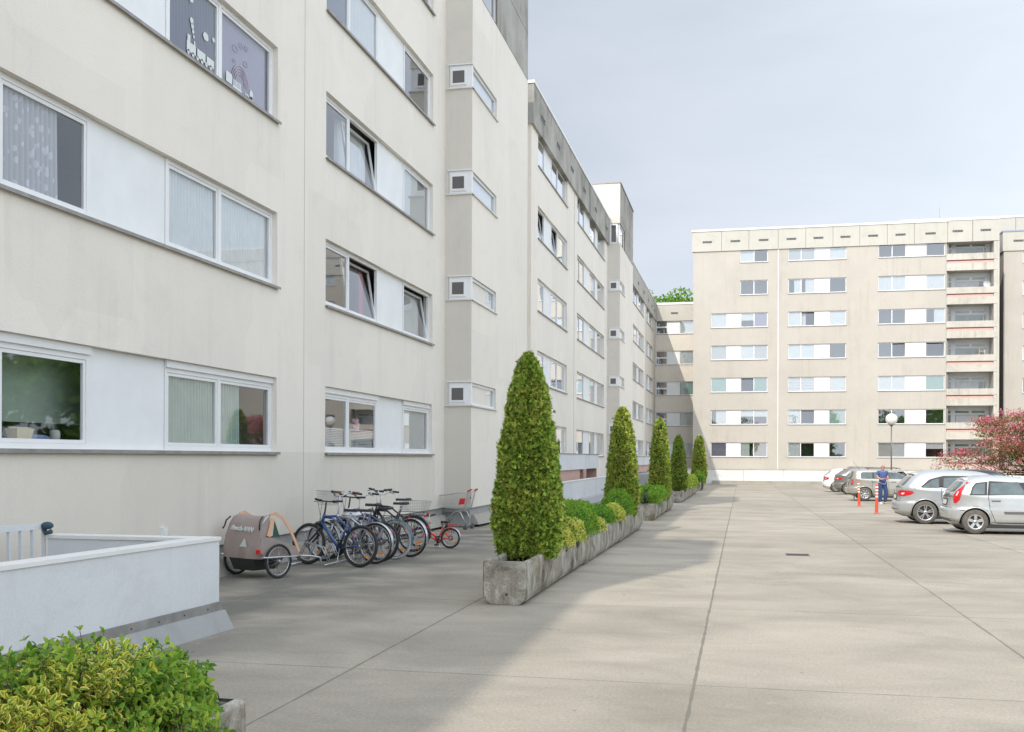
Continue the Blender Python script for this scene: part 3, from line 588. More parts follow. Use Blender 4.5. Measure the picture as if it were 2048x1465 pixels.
def stair_tower(parent, ync, yfar, yside, z_top, small_z, big_z=None, cream=MAT['plaster'], seen_top=True, fine=True, lowz=.45):
    """the stair tower: protrudes by 0.73 m, corner windows at half landings"""
    PN = Plane('y', ync); hT = []; hN = []
    fa = XA+.05*(XT-XA); 
    for z in small_z:
        x0, x1 = XA+.10, XT
        hN.append((x0, x1+.001, z, z+.60, 1)); hT.append((ync-.001, yside, z, z+.60, 1))
        m = MB(); PN.box(m, x0+.003, x1-.045, z+.003, z+.597, -.14, -.012)
        # white corner casing with a small dark sash
        w = m.build('window', MAT['frame_white'], parent)
        q = MB(); c0 = XA+.14; c1 = XA+.58; PN.box(q, c0, c1, z+.06, z+.52, -.0115, .006); PN.box(q, c0+.02, c1-.02, z+.08, z+.50, .0065, .020); PN.box(q, x0-.02, x1+.02, z+.601, z+.625, -.01, .035); q.build('sash', MAT['frame_white'], w)
        q = MB(); PN.box(q, c0+.06, c1-.06, z+.13, z+.45, .0205, .024); q.build('screen', MAT['screen_dark'], w)
        window(PT, ync+.145, yside, z, z+.60, 'sheer' if fine else 'none', parent, fine=False, dd=-.05, fw=.07)
        q = MB(); q.box((XT-.044, ync+.012, z+.003), (XT-.012, ync+.142, z+.597)); q.build('corner_post', MAT['frame_white'], w)
        s = MB(); PN.box(s, XA+.04, XT+.04, z-.035, z-.004, -.1, .045); PT.box(s, ync+.002, yside+.08, z-.035, z-.004, -.1, .045); s.build('window_sill', MAT['plaster_sill'], parent)
        rv = MB(); rv.quad(PT.P(yside, z), PT.P(yside, z+.6), PT.P(yside, z+.6, -.24), PT.P(yside, z, -.24)); rv.quad(PT.P(ync, z+.6), PT.P(yside, z+.6), PT.P(yside, z+.6, -.24), PT.P(ync, z+.6, -.24)); rv.build('reveal', MAT['plaster_sill'], parent, fix=False)
        room(PT, ync+.3, yside, z, z+.60, parent, depth=.55, dd=-.2, mg=(.02, .02, .02))
    if big_z:
        a, b = big_z; hN.append((XA+.12, XT+.001, a, b, 1)); hT.append((ync-.001, yside, a, b, 1))
        window(PN, XA+.12, XT-.14, a, b, 'none', parent, fine=False, dd=-.04, fw=.09); window(PT, ync+.10, yside, a, b, 'none', parent, fine=False, dd=-.05, fw=.09)
        room(PT, ync+.3, yside, a, b, parent, depth=.55, dd=-.2, mg=(.02, .02, .02))
    zt = 14.3
    wall(PN, XA, XT, lowz, z_top, hN, MAT['plaster_warm_sunlit'], parent=parent)
    wall(PT, ync, yfar, lowz, zt, [h for h in hT if h[3] <= zt], cream, parent=parent)
    if seen_top: wall(PT, ync, yfar, zt+.012, z_top, [h for h in hT if h[3] > zt], MAT['parapet_grey'], name='concrete_panel', parent=parent)
    e = MB(); e.box((XT-3, ync+.02, z_top-.3), (XT-.02, yfar-.02, z_top-.1)); e.quad((XT, yfar, 0), (XT-2.5, yfar, 0), (XT-2.5, yfar, z_top), (XT, yfar, z_top)); e.quad((XA-2.5, ync, 15.0), (XA, ync, 15.0), (XA, ync, z_top), (XA-2.5, ync, z_top))
    e.build('tower_back', MAT['plaster_warm_sunlit'], parent, fix=False)
    c = MB(); c.box((XT-3, ync-.04, z_top), (XT+.05, yfar+.04, z_top+.07)); c.build('coping', MAT['sill_metal'], parent)
    j = MB(); j.box((XT-.01, ync, zt), (XT+.006, yfar, zt+.012)); j.box((XT-.01, ync, 15.83), (XT+.004, yfar, 15.85)); j.build('expansion_joint', MAT['seam_dark'], parent)
mat('screen_dark', (.13, .125, .125), .8, var=.1, vscale=90)
mat('plaster_sill', (.66, .65, .62), .7, var=.1)
zb = [zatx(944, v, XT) for v in (812, 603, 391, 178)]
sm = [3.17+PITCH*i for i in range(4)]
stair_tower(B1, yb, y1t, YT(991), 18.6, sm, (14.32, 15.5))
# the same tower repeats outside the frame, before the camera's field of view
t0 = MB(); t0.box((XA-3, -2.0, 0), (XT, 3.3, 17.9)); t0.build('tower_wall', MAT['plaster'], B1)
settle(B1, (XA, 12, 0))

# ================================================================== MIDDLE BLOCK
B2 = empty('apartment_building', 'cream block with stained grey parapet behind the tall conical shrub, second along the row', 'building', 'apartment buildings round the yard')
yC0 = Y(1060.5); yt2 = YT(1238.5); yt2e = YT(1264.5); yj = Y(1147)
holes = []
for k in range(5):
    o = {'mull': (.42,)} if k != 1 else {'mull': (.42,)}
    c1 = [['sheer'], ['none'], ['grey'], ['none'], ['blind']][k]
    band(PA, zs(k), zs(k)+WH, [('w', Y(1074), Y(1091), c1, {'tilt': 0 if k == 3 else None}), ('p', Y(1091), Y(1105)), ('w', Y(1105), Y(1133), [['sheer', 'none'], ['teal', 'sheer'], ['sheer', 'blind'], ['none', 'sheer'], ['none', 'none']][k], {'mull': (.42,), 'tilt': 0 if k == 3 else None})], B2, holes, gl='glass_far', fine=(True))
    b = [['grey'], ['grey'], ['sheer'], ['none'], ['blind']][k]; b2 = [['grey'], ['grey'], ['half'], ['sheer'], ['none']][k]
    fm = {'frame_m': 'frame_white'}
    band(PA, zs(k), zs(k)+WH, [('w', Y(1153), Y(1170), b if k < 2 else [b[0], 'none'], {} if k < 2 else {'mull': (.45,)}), ('p', Y(1170), Y(1181)), ('w', Y(1181), Y(1192), b2), ('p', Y(1192), Y(1196.5)), ('w', Y(1196.5), Y(1207.5), b2)], B2, holes, gl='glass_far', fine=False)
wall(PA, yC0, yt2, -.3, 14.25, holes, MAT['plaster'], parent=B2)
p = MB(); p.quad((XA, yC0, -.3), (XA-3, yC0, -.3), (XA-3, yC0, 14.25), (XA, yC0, 14.25)); p.box((XA-1.2, y1t, 0), (XA-1.0, yC0-.003, 14.3)); p.build('end_wall', MAT['plaster'], B2, fix=False)
p = MB(); p.box((XA-3, yC0-.08, 14.25), (XA+.10, yj-.012, 15.75)); p.box((XA-.3, yj+.012, 14.25), (XA+.10, yt2-.003, 15.75)); p.build('parapet', MAT['parapet_grey'], B2)
p = MB(); p.box((XA-3, yC0-.12, 15.75), (XA+.14, yt2-.003, 15.86)); p.build('coping', MAT['coping_white'], B2)
def vents(pl, ss, z, parent, d=.101, w=.8, h=.16):
    for s in ss:
        v = MB(); pl.box(v, s-w/2, s+w/2, z, z+h, d, d+.004, 1)
        for i in range(7): pl.box(v, s-w/2+w*(i+.25)/7, s-w/2+w*(i+.5)/7, z+.01, z+h-.01, d+.0045, d+.012, 0)
        pl.box(v, s-w/2-.02, s+w/2+.02, z+h, z+h+.02, d, d+.03, 0)
        v.build('vent', [MAT['sill_metal'], MAT['dark_frame']], parent)
vents(PA, [Y(u) for u in (1079, 1110, 1138, 1163, 1186, 1208)], 14.85, B2)
p = MB(); p.box((XA-.002, yj-.02, -.3), (XA+.004, yj+.02, 14.25)); p.build('expansion_joint', MAT['seam_dark'], B2)
p = MB(); p.box((XA-12, yC0, 15.0), (XA-.3, yt2e, 15.2)); p.box((XA-12, yC0, 0), (XA-11.8, yt2e, 15)); p.build('roof', MAT['roofing'], B2)
stair_tower(B2, yt2, yt2e, YT(1248), 17.85, sm, (14.32, 15.5), fine=False, lowz=-.6)
settle(B2, (XA, 50, gz(50)))

# ================================================================== FAR BLOCK and the cross block at the corner
B3 = empty('apartment_building', 'far end of the shaded left row, between the second stair tower and the corner', 'building', 'apartment buildings round the yard')
yD0 = yt2e; yD2 = Y(1289); holes = []; holes2 = []
for k in range(5):
    band(PA, zs(k), zs(k)+WH, [('w', Y(1264.8), Y(1275), [random.choice(STY), 'sheer'], {'mull': (.5,)}), ('p', Y(1275), Y(1278.5)), ('w', Y(1278.5), Y(1286.5), [random.choice(STY), 'sheer'], {'mull': (.5,)})], B3, holes, gl='glass_far', fine=False)
    band(PA, zs(k), zs(k)+WH, [('w', Y(1292), Y(1297), [random.choice(STY)]), ('p', Y(1297), Y(1299.5)), ('w', Y(1299.5), Y(1305), [random.choice(STY)])], B3, holes2, gl='glass_far', fine=False)
wall(PA, yD0, yD2, -.6, 14.25, holes, MAT['plaster'], parent=B3)
wall(PA, yD2, YE, -.6, 14.25, holes2, MAT['plaster_beige'], parent=B3)
p = MB(); p.box((XA-.3, yD0+.003, 14.25), (XA+.08, YE-.003, 15.75)); p.build('parapet', MAT['parapet_mid'], B3)
p = MB(); p.box((XA-.4, yD0+.003, 15.75), (XA+.12, YE-.003, 15.85)); p.build('coping', MAT['coping_white'], B3)
vents(PA, [Y(u) for u in (1273.5, 1285, 1294, 1301, 1306.5)], 14.85, B3, d=.081)
p = MB(); p.box((XA-12, yD0, 15.0), (XA-.3, YE+10, 15.2)); p.box((XA-12, yD0, 0), (XA-11.8, YE+10, 15)); p.build('roof', MAT['roofing'], B3)
settle(B3, (XA, 80, gz(80)))

PE = Plane('y', YE); PF = Plane('y', YF)
def XE(u): return ony(u, 916, YE).x
def XF(u): return ony(u, 916, YF).x
B4 = empty('apartment_building', 'narrow sunlit and half shaded link block in the corner under the green tree', 'building', 'apartment buildings round the yard')
xF0 = XF(1385.5); holes = []
eL, eR = XA+.14, xF0+.6
for k in range(5):
    band(PE, zs(k), zs(k)+WH, [('w', XE(1311), XE(1334), 'none'), ('p', XE(1334), XE(1358)), ('w', XE(1358), eR-.2, [['sheer'], ['grey'], ['green'], ['sheer'], ['blind']][k])], B4, holes, gl='glass_far', fine=False)
    q = MB(); zc = zs(k)+WH/2; PE.box(q, XE(1311)+.07, XE(1334)-.07, zc-.06, zc+.06, -.15, -.085); q.build('window_transom', MAT['frame_white'], B4)
    # shelf of books and boxes behind the small panes
    q = MB(); x = XE(1311)+.1
    while x < XE(1334)-.15:
        w = random.uniform(.05, .16); z0 = zs(k)+.05+random.choice((0, .6)); q.box((x, YE+.35, z0), (x+w, YE+.55, z0+random.uniform(.2, .42)), random.randint(0, 3)); x += w+.01
    q.build('shelf_contents', [MAT['curtain_white'], MAT['curtain_brown'], MAT['wood_orange'], MAT['curtain_blue']], B4)
wall(PE, XA, eR, -.7, 14.25, holes, MAT['facade_beige_shade_lift'], parent=B4)
p = MB(); PE.box(p, XA+.085, eR, 14.25, 15.72, -.3, .08); p.build('parapet', MAT['parapet_cream'], B4)
p = MB(); PE.box(p, XA+.125, eR, 15.72, 15.92, -.4, .13); p.build('coping', MAT['coping_white'], B4)
vents(PE, [XE(1348)], 14.85, B4, d=.081, w=.62)
p = MB(); p.box((XA, YE+.3, 15), (eR+3, YE+12, 15.2)); p.build('roof', MAT['roofing'], B4)
settle(B4, (XA+2, YE, gz(96)))

# ================================================================== RIGHT BUILDING
B5 = empty('apartment_building', 'sunlit beige seven storey apartment block across the end of the yard, with stacked balconies', 'building', 'apartment buildings round the yard')
holes = []
X3 = XF(1889.5)
s1 = [['none'], ['teal', 'none'], ['green'], ['brown'], ['sheer']]
RNDS = {0: (['violet'], ['half', 'brown'], ['sheer', 'none'], ['none'], ['grey', 'blind'], ['halfblind']),
        1: (['half'], ['halfblind', 'halfblind'], ['sheer', 'none'], ['teal'], ['none', 'none'], ['none']),
        2: (['green'], ['none', 'green'], ['slat', 'slat'], ['sheer'], ['blind', 'blind'], ['green']),
        3: (['grey'], ['blind', 'grey'], ['blind', 'blind'], ['none'], ['none', 'none'], ['none']),
        4: (['sheer'], ['halfblind', 'violet'], ['sheer', 'half'], ['blind'], ['none', 'none'], ['half']),
        5: (None, ['none', 'none'], ['half', 'half'], ['none'], ['sheer', 'sheer'], ['sheer']),
        6: (None, ['blind', 'none'], ['grey', 'grey'], ['blind'], ['none', 'none'], ['none'])}
for k in range(7):
    a, b, c, d, e, f = RNDS[k]
    T = lambda pr: ({'tilt': 0} if random.random() < pr else {})
    if a: band(PF, zs(k), zs(k)+WH, [('w', XF(1421), XF(1453.5), a), ('p', XF(1453.5), XF(1480)), ('w', XF(1480), XF(1534.5), b, {'mull': (.5,), 'tilt': 0 if k == 2 else None})], B5, holes, gl='glass_far', fine=False)
    else: band(PF, zs(k), zs(k)+WH, [('w', XF(1479), XF(1534.5), b, {'mull': (.5,)})], B5, holes, gl='glass_far', fine=False)
    band(PF, zs(k), zs(k)+WH, [('w', XF(1575), XF(1629.5), c, {'mull': (.48,), 'tilt': 1 if k in (1, 4) else None}), ('p', XF(1629.5), XF(1657)), ('w', XF(1657), XF(1691.5), d)], B5, holes, gl='glass_far', fine=False)
    band(PF, zs(k), zs(k)+WH, [('w', XF(1755), XF(1811), e, {'mull': (.5,), 'tilt': 1 if k == 3 else None}), ('p', XF(1811), XF(1850)), ('w', XF(1850), X3-.02, f, {'tilt': 0 if k == 3 else None})], B5, holes, gl='glass_far', fine=False)
hz = 19.72; HT = 21.45
wall(PF, xF0, X3, -.7, hz, holes, MAT['facade_beige'], parent=B5)
p = MB(); p.quad((xF0, YF, -.7), (xF0, YF+14, -.7), (xF0, YF+14, hz), (xF0, YF, hz)); p.build('side_wall', MAT['facade_beige'], B5, fix=False)
xb1 = XF(1997.5); DB = 1.55
p = MB(); us = [1385.5, 1442, 1496.5, 1555, 1610, 1664.5, 1718, 1773, 1827]
for i, u in enumerate(us):
    a = XF(u)-(.12 if i == 0 else 0); b = XF(us[i+1])-.025 if i+1 < len(us) else X3+.12
    PF.box(p, a, b, hz, HT, -.3, .10)
p.build('parapet', MAT['parapet_cream'], B5)
p = MB(); p.box((xF0+.02, YF+.05, hz+.03), (X3, YF+.2, HT-.05)); p.build('parapet_core', MAT['seam_pale'], B5)
p = MB(); PF.box(p, xF0-.16, X3+.16, HT, HT+.17, -.4, .16); p.build('coping', MAT['coping_white'], B5)
vents(PF, [XF(u) for u in (1413, 1469, 1525.5, 1581, 1635, 1689, 1744, 1799, 1859)], hz+.72, B5, d=.101)
vents(PF, [XF(1555)+.02], hz-20, B5, w=.01) if False else None
p = MB(); PF.box(p, XF(1554.5), XF(1556), -.7, hz, .002, .03); p.build('expansion_joint', MAT['frame_white'], B5)
# balcony stack
xb0 = X3+.10; XBW = xb1-.42
PB = Plane('y', YF+DB)
hb = []
for k in range(7):
    z0 = zs(k)-1.02; z1 = zs(k)+WH
    # back wall: door, two fanlights, wide window
    xa = xb0+.05; dw = (XBW-xa)
    fr = MB(); PB.box(fr, xa, XBW, z0+.1, z1+.33, -.02, .0); fr.build('balcony_back_wall', MAT['frame_white'], B5)
    g = MB()
    for (a, b, c, d) in ((.03, .16, 1.95, 2.15), (.03, .16, .75, 1.80), (.26, .56, 1.98, 2.16), (.62, .90, 1.98, 2.16), (.26, .86, .95, 1.83), (.875, .915, .95, 1.83)):
        PB.box(g, xa+dw*a, xa+dw*b, z0+c, z0+d, .004, .016)
    g.build('pane', MAT['balcony_glass'] if 'balcony_glass' in MAT else mat('balcony_glass', (.30, .34, .34), .05, spec=.9, var=.35, vscale=.6), B5)
    if k in (1, 2, 5):
        g = MB(); n = 26; vs = []
        for i in range(n+1):
            a = xa+dw*(.27+.5*i/n); vs += [PB.P(a, z0+.97, .022+.006*math.sin(i*2.1)), PB.P(a, z0+1.8, .022+.006*math.sin(i*2.1))]
        g.add(vs, [(2*i, 2*i+2, 2*i+3, 2*i+1) for i in range(n)]); g.build('curtain', MAT['curtain_white'], B5, fix=False)
    s = MB(); s.box((xb0, YF+.02, z0-.22), (XBW, YF+DB, z0)); s.build('balcony_slab', MAT['parapet_cream'], B5)
    rl = MB(); PF.box(rl, xb0, xb1-.16, z0+.62, z0+1.14, -.12, .03); rl.build('balcony_rail', MAT['balcony_concrete'], B5)
    rl = MB(); PF.box(rl, xb0, xb1-.16, z0-.26, z0+.34, -.12, .03); rl.build('balcony_apron', MAT['balcony_concrete'], B5)
    rl = MB(); PF.box(rl, xb0+.03, XBW-.02, z0+.345, z0+.60, -.10, -.05); rl.build('balcony_infill', MAT['salmon'] if 'salmon' in MAT else mat('salmon', (.62, .42, .35), .8, var=.1), B5)
    rl = MB(); PF.box(rl, xb0+.03, XBW-.02, z0+.55, z0+.615, -.05, -.01); rl.build('balcony_trim', MAT['plum'] if 'plum' in MAT else mat('plum', (.20, .02, .08), .7), B5)
p = MB(); p.box((XBW, YF+.0, -.7), (xb1-.165, YF+DB+.3, hz)); p.box((xb1-.16, YF-.02, -.7), (xb1, YF+DB+.3, hz)); p.box((xb0-.09, YF+.02, -.7), (xb0-.004, YF+DB, hz)); p.build('balcony_side_wall', MAT['parapet_cream'], B5)
p = MB(); PF.box(p, X3+.16, XF(1944)-.02, hz+.05, HT+.1, -.3, -.02); PF.box(p, XF(1944)+.02, xb1, hz+.05, HT+.1, -.3, -.02); p.box((xb0, YF+.3, hz+.05), (xb1, YF+DB+.3, hz+.3)); p.build('balcony_fascia', MAT['parapet_cream'], B5)
p = MB(); PF.box(p, X3+.16, xb1+.03, HT+.1, HT+.27, -.4, .03); p.build('balcony_coping', MAT['coping_white'], B5)
vents(PF, [XF(1914), XF(1970)], hz+.85, B5, d=-.019)
p = MB(); p.box((xF0, YF+.4, hz+.9), (xb1, YF+14, hz+1.1)); p.box((xF0, YF+13.9, 0), (xb1, YF+14, hz)); p.box((xb1-.1, YF+DB+.3, -.7), (xb1, YF+14, hz+1)); p.build('roof', MAT['roofing'], B5)
settle(B5, (xF0+12, YF, gz(92)))

# building further right, set back
YG = 97.6; PG = Plane('y', YG)
def XG(u): return ony(u, 916, YG).x
B6 = empty('apartment_building', 'beige block at the right edge, set back beside the balconies', 'building', 'apartment buildings round the yard')
xg0 = XG(2006); holes = []
for k in range(7):
    band(PG, zs(k), zs(k)+WH, [('w', XG(2044), XG(2095), random.choice(STY), {'mull': (.5,)}), ('p', XG(2095), XG(2120)), ('w', XG(2120), XG(2150), random.choice(STY))], B6, holes, gl='glass_far', fine=False)
wall(PG, xg0, xg0+24, -.8, hz, holes, MAT['facade_beige'], parent=B6)
p = MB(); p.quad((xg0, YG, -.8), (xg0, YG+10, -.8), (xg0, YG+10, hz), (xg0, YG, hz)); p.build('side_wall', MAT['facade_beige'], B6, fix=False)
p = MB(); p.box((xg0-.1, YG-.1, hz), (xg0+24, YG+8, HT-.1)); p.build('parapet', MAT['parapet_cream'], B6)
p = MB(); p.box((xg0-.14, YG-.14, HT-.1), (xg0+24, YG+8, HT+.02)); p.build('coping', MAT['coping_blue'] if 'coping_blue' in MAT else mat('coping_blue', (.30, .32, .42), .5), B6)
vents(PG, [XG(2035), XG(2092)], hz+.75, B6, d=.101)
settle(B6, (xg0+10, YG, gz(96)))
# taller one behind
YH = 112.0; PH = Plane('y', YH)
zh = ony(1810, 441, YH).z; xh0 = ony(1803, 441, YH).x
B7 = empty('apartment_building', 'taller beige block whose parapet rises behind the balcony block', 'building', 'apartment buildings round the yard')
p = MB(); p.box((xh0, YH, -.5), (xh0+45, YH+14, zh-2.2)); p.build('wall', MAT['facade_beige'], B7)
p = MB(); w = 5.4
for i in range(8): p.box((xh0-.1+i*w, YH-.1, zh-2.19), (xh0-.1+(i+1)*w-.04, YH+3, zh-.2))
p.build('parapet', MAT['parapet_cream'], B7)
p = MB(); p.box((xh0-.16, YH-.16, zh-.2), (xh0+45, YH+4, zh)); p.build('coping', MAT['coping_white'], B7)
p = MB(); a = ony(1879, 430, YH+2); p.tube([(a.x, YH+2, zh-.1), (a.x, YH+2, zh+1.6)], .02, 5); p.build('lightning_rod', MAT['sill_metal'], B7)
settle(B7, (xh0+20, YH, gz(112)))

# low white wall with kerb in front of the right building
t = empty('low_wall', 'low white wall along the foot of the sunlit block at the end of the yard', 'wall')
yw = YF-1.3; zg = gz(yw)
za = ony(1500, 962, yw).z; zt_ = ony(1500, 938.5, yw).z
x0 = XA+.3; xs_ = [x0, ony(1412, 900, yw).x]+[ony(u, 900, yw).x for u in (1487.5, 1568, 1650, 1732, 1814, 1896, 1980, 2070, 2160)]
p = MB()
for i in range(len(xs_)-1): p.box((xs_[i]+.012, yw, zg+.02), (xs_[i+1]-.012, yw+.25, zt_-.05))
p.build('wall_panel', MAT['white_base'], t)
p = MB(); p.box((x0, yw-.05, zt_-.05), (xs_[-1], yw+1.25, zt_+.02)); p.build('coping', MAT['balcony_concrete'], t)
p = MB(); p.box((x0+5, yw-.55, zg-.1), (xs_[-1], yw-.002, za)); p.build('kerb_step', MAT['kerb_concrete'], t)
settle(t, (xs_[3], yw, zg))
sg = MB(); q = ony(1435, 946, yw-.01); sg.box((q.x-.42, yw-.03, q.z-.22), (q.x+.42, yw-.001, q.z+.22)); 
for i in range(4): sg.box((q.x-.3, yw-.034, q.z+.13-i*.09), (q.x+.3-.1*(i % 2), yw-.0305, q.z+.15-i*.09), 1)
so_ = sg.build('notice_sign', [MAT['coping_white'], MAT['blind_grey']]); tag(so_, 'small white notice plate on the low white wall behind the last conical shrub', 'sign'); settle(so_, (q.x, yw, q.z))
# ================================================================== RAMP AND ENTRANCE WALLS ON THE LEFT
# near ramp wall
t = empty('ramp_wall', 'waist-high pale wall of the basement ramp, in front of the cream facade by the yellow-green shrub', 'wall')
E = Vector((-5.29, 10.0, 0)); A0 = Vector((-5.74, 2.0, 0)); d = (E-A0).normalized(); n = Vector((d.y, -d.x, 0)); zt1 = .925; th = .20
def wseg(mb, off0, off1, z0, z1, e0=0.0, m=0):
    a = A0+n*off0; b = A0+n*off1; c = E+d*e0
    p = [A0+n*off0, A0+n*off1, E+d*e0+n*off1, E+d*e0+n*off0]
    mb.add([(q.x, q.y, z0) for q in p]+[(q.x, q.y, z1) for q in p], [(3,2,1,0),(4,5,6,7),(0,1,5,4),(1,2,6,5),(2,3,7,6),(3,0,4,7)], m)
p = MB(); wseg(p, -th, 0, .0, zt1); p.build('wall', MAT['white_paint_wall'], t)
p = MB(); wseg(p, -th-.015, .015, zt1, zt1+.035, .015); p.build('coping', MAT['coping_white'], t)
p = MB(); wseg(p, .001, .022, .19, .29, .022); p.build('flashing_strip', MAT['sill_metal'], t)
p = MB(); q0, q1 = A0, E+d*.10
p.add([(v.x, v.y, z) for v, z in ((q0+n*.001, .2), (q0+n*.05, .2), (q0+n*.12, 0), (q0+n*.001, 0), (q1-d*.06+n*.001, .2), (q1-d*.06+n*.05, .2), (q1+n*.12, 0), (q1+n*.001, 0))], [(0,1,2,3),(7,6,5,4),(0,4,5,1),(1,5,6,2),(2,6,7,3),(3,7,4,0)])
p.build('plinth', MAT['plinth_grey'], t)
p = MB()
for i in range(9):
    q = E-d*(.25+i*.42)+n*.024; p.ball((q.x, q.y, .24), .009, 6)
p.build('bolt', MAT['rubber'], t)
settle(t, E)
t = empty('ramp_wall', 'short pale end wall closing the basement ramp against the facade, behind the waist-high wall', 'wall')
p = MB(); p.box((-7.15, 9.78, -.2), (-5.52, 9.98, .925)); p.build('wall', MAT['white_paint_wall'], t)
p = MB(); p.box((-7.17, 9.765, .925), (-5.51, 9.995, .96)); p.build('coping', MAT['coping_white'], t)
settle(t, (-6.3, 9.88, 0))
t = empty('railing', 'pale picket railing beside the basement ramp at the left edge', 'railing')
p = MB()
ra, rb = Vector((-7.50, 8.3, 0)), Vector((-7.19, 9.80, 0)); L_ = (rb-ra).length; dr = (rb-ra)/L_
p.bar(ra+Vector((0, 0, 1.05)), rb+Vector((0, 0, 1.05)), .04, .06); p.bar(ra+Vector((0, 0, .25)), rb+Vector((0, 0, .25)), .04, .05)
p.build('rail', MAT['white_paint_wall'], t)
x = .06
while x < L_:
    q = ra+dr*x; w = MB(); w.bar((q.x, q.y, .2), (q.x, q.y, 1.03), .03, .035); w.build('picket', MAT['white_paint_wall'], t); x += .145
settle(t, (rb.x, rb.y, 0))
g = MB(); q = ong(110, 1090); cx, cy = rb.x+.06, rb.y-.05
g.ball((cx, cy, 1.06), .06, 10, sc=(1.2, .8, .7)); g.tube([(cx-.05, cy, 1.05), (cx-.02, cy, .98), (cx+.05, cy, 1.0)], .025, 6)
o = g.build('glove', mat('glove_dark', (.05, .09, .12), .8)); tag(o, 'dark blue work glove stuck on the end of the picket railing', 'glove'); settle(o, (cx, cy, 1.0))
p = MB(); q = onx(325, 1064, XA); p.box((XA, q.y-.05, q.z-.06), (XA+.05, q.y+.05, q.z+.06)); p.box((XA+.051, q.y-.035, q.z-.045), (XA+.058, q.y+.035, q.z+.03), 1)
o = p.build('socket_box', [MAT['coping_white'], MAT['frame_white']]); tag(o, 'small white outdoor socket box low on the cream wall, near the bicycle trailer', 'socket'); settle(o, (XA, q.y, q.z-.06))
# access gallery at the middle block
t = empty('access_gallery', 'white and pink raised entrance gallery with lower ramp wall, behind the first planted trough', 'entrance gallery', 'entrance galleries of the left row')
ya_, yb_ = 34.6, onx(1197, 916, -6.9).y
p = MB(); p.box((-7.05, ya_, 1.27), (-6.9, yb_, 1.93)); p.box((XA+.01, ya_, 1.27), (-7.05, yb_, 1.30)); p.build('upper_wall', MAT['white_paint_wall'], t)
p = MB(); p.box((-7.10, ya_, 1.93), (-6.87, yb_+.03, 1.96)); p.build('coping', MAT['sill_metal'], t)
yp = onx(1160, 916, -7.0).y
p = MB(); p.box((-7.2, ya_, .2), (-7.0, yp, 1.268)); p.box((XA+.012, yp+.01, .2), (XA+.03, yb_+1.5, 1.268)); p.box((-7.5, yb_-.05, .2), (-7.0, yb_+.1, 1.268)); p.build('pink_wall', MAT['pink_wall'], t)
yl = 47.5; a = Vector((-6.45, 34.6, 0))
p = MB(); p.box((-6.60, 34.6, -.3), (-6.45, yl, .84)); p.box((-6.60, yl+.02, -.3), (-6.45, 56, .84)); p.build('lower_wall', MAT['white_paint_wall'], t)
p = MB(); p.box((-6.62, 34.6, .84), (-6.43, 56, .875)); p.build('coping', MAT['coping_white'], t)
p = MB(); p.add([(-6.45, 34.6, .12), (-6.38, 34.6, .12), (-6.25, 34.6, -.15), (-6.45, 34.6, -.15), (-6.45, 56, 0), (-6.38, 56, 0), (-6.25, 56, -.3), (-6.45, 56, -.3)], [(0,1,2,3),(7,6,5,4),(0,4,5,1),(1,5,6,2),(2,6,7,3)]); p.build('flashing', MAT['plinth_grey'], t)
p = MB(); p.box((-6.445, 34.6, .13), (-6.432, 56, .15)); p.build('flashing_strip', MAT['coping_white'], t)
settle(t, (-6.9, 42, gz(42)))
t = empty('access_gallery', 'far entrance gallery with grey steps under a pink wall, behind the second trough', 'entrance gallery', 'entrance galleries of the left row')
y0, y1 = onx(1268, 916, -6.9).y, onx(1303, 916, -6.9).y
p = MB(); p.box((-7.05, y0, 1.25), (-6.9, y1, 1.85)); p.box((XA+.01, y0, 1.25), (-7.05, y1, 1.28)); p.build('upper_wall', MAT['white_paint_wall'], t)
p = MB(); p.box((-7.10, y0, 1.85), (-6.87, y1, 1.89)); p.build('coping', MAT['sill_metal'], t)
p = MB(); p.box((-7.2, y0, .75), (-7.0, y1, 1.248)); p.build('pink_wall', MAT['pink_wall'], t)
p = MB()
for i in range(7): p.box((-7.2, y0-.02*i, -.5), (-6.85+.25*(7-i)*.55, y1, .70-i*.17))
p.build('steps', MAT['plinth_grey'], t)
settle(t, (-6.9, y0+5, gz(75)))

# ================================================================== VEGETATION KIT
leaf_mat('thuja', (0.042, 0.105, 0.012), (0.54, 0.76, 0.12), scale=24, trans=.25)
leaf_mat('thuja_gold', (0.08, 0.13, 0.02), (0.76, 0.78, 0.17), scale=18, trans=.25)
leaf_mat('thuja_brown', (0.09, 0.09, 0.03), (0.34, 0.32, 0.09), scale=11, trans=.2)
leaf_mat('core_shade', (0.010, 0.016, 0.005), (0.025, 0.035, 0.010), trans=0.0)  # near-black hull colour, painted shade between the leaves
leaf_mat('leaf_green', (0.08, 0.20, 0.02), (0.24, 0.46, 0.06), scale=7, trans=.45)
leaf_mat('leaf_lime', (0.20, 0.36, 0.03), (0.48, 0.62, 0.09), scale=7, trans=.45)
leaf_mat('leaf_yellow', (0.52, 0.54, 0.07), (0.88, 0.84, 0.24), scale=8, trans=.4)
leaf_mat('leaf_variegated', (0.72, 0.60, 0.06), (0.92, 0.82, 0.20), scale=8, trans=.35, vein=(0.20, 0.34, 0.05))
leaf_mat('leaf_bushgreen', (0.07, 0.22, 0.02), (0.26, 0.52, 0.05), scale=6, trans=.4)
leaf_mat('tree_green', (0.07, 0.18, 0.015), (0.26, 0.48, 0.05), scale=1.2, trans=.4)
leaf_mat('blossom_pink', (0.58, 0.11, 0.16), (0.86, 0.33, 0.39), scale=3, trans=.3)
leaf_mat('hawthorn_leaf', (0.10, 0.10, 0.025), (0.34, 0.28, 0.10), scale=3, trans=.35)
mat('bark', (.09, .065, .045), .95, var=.35, vscale=14, bump=.6, bscale=25)
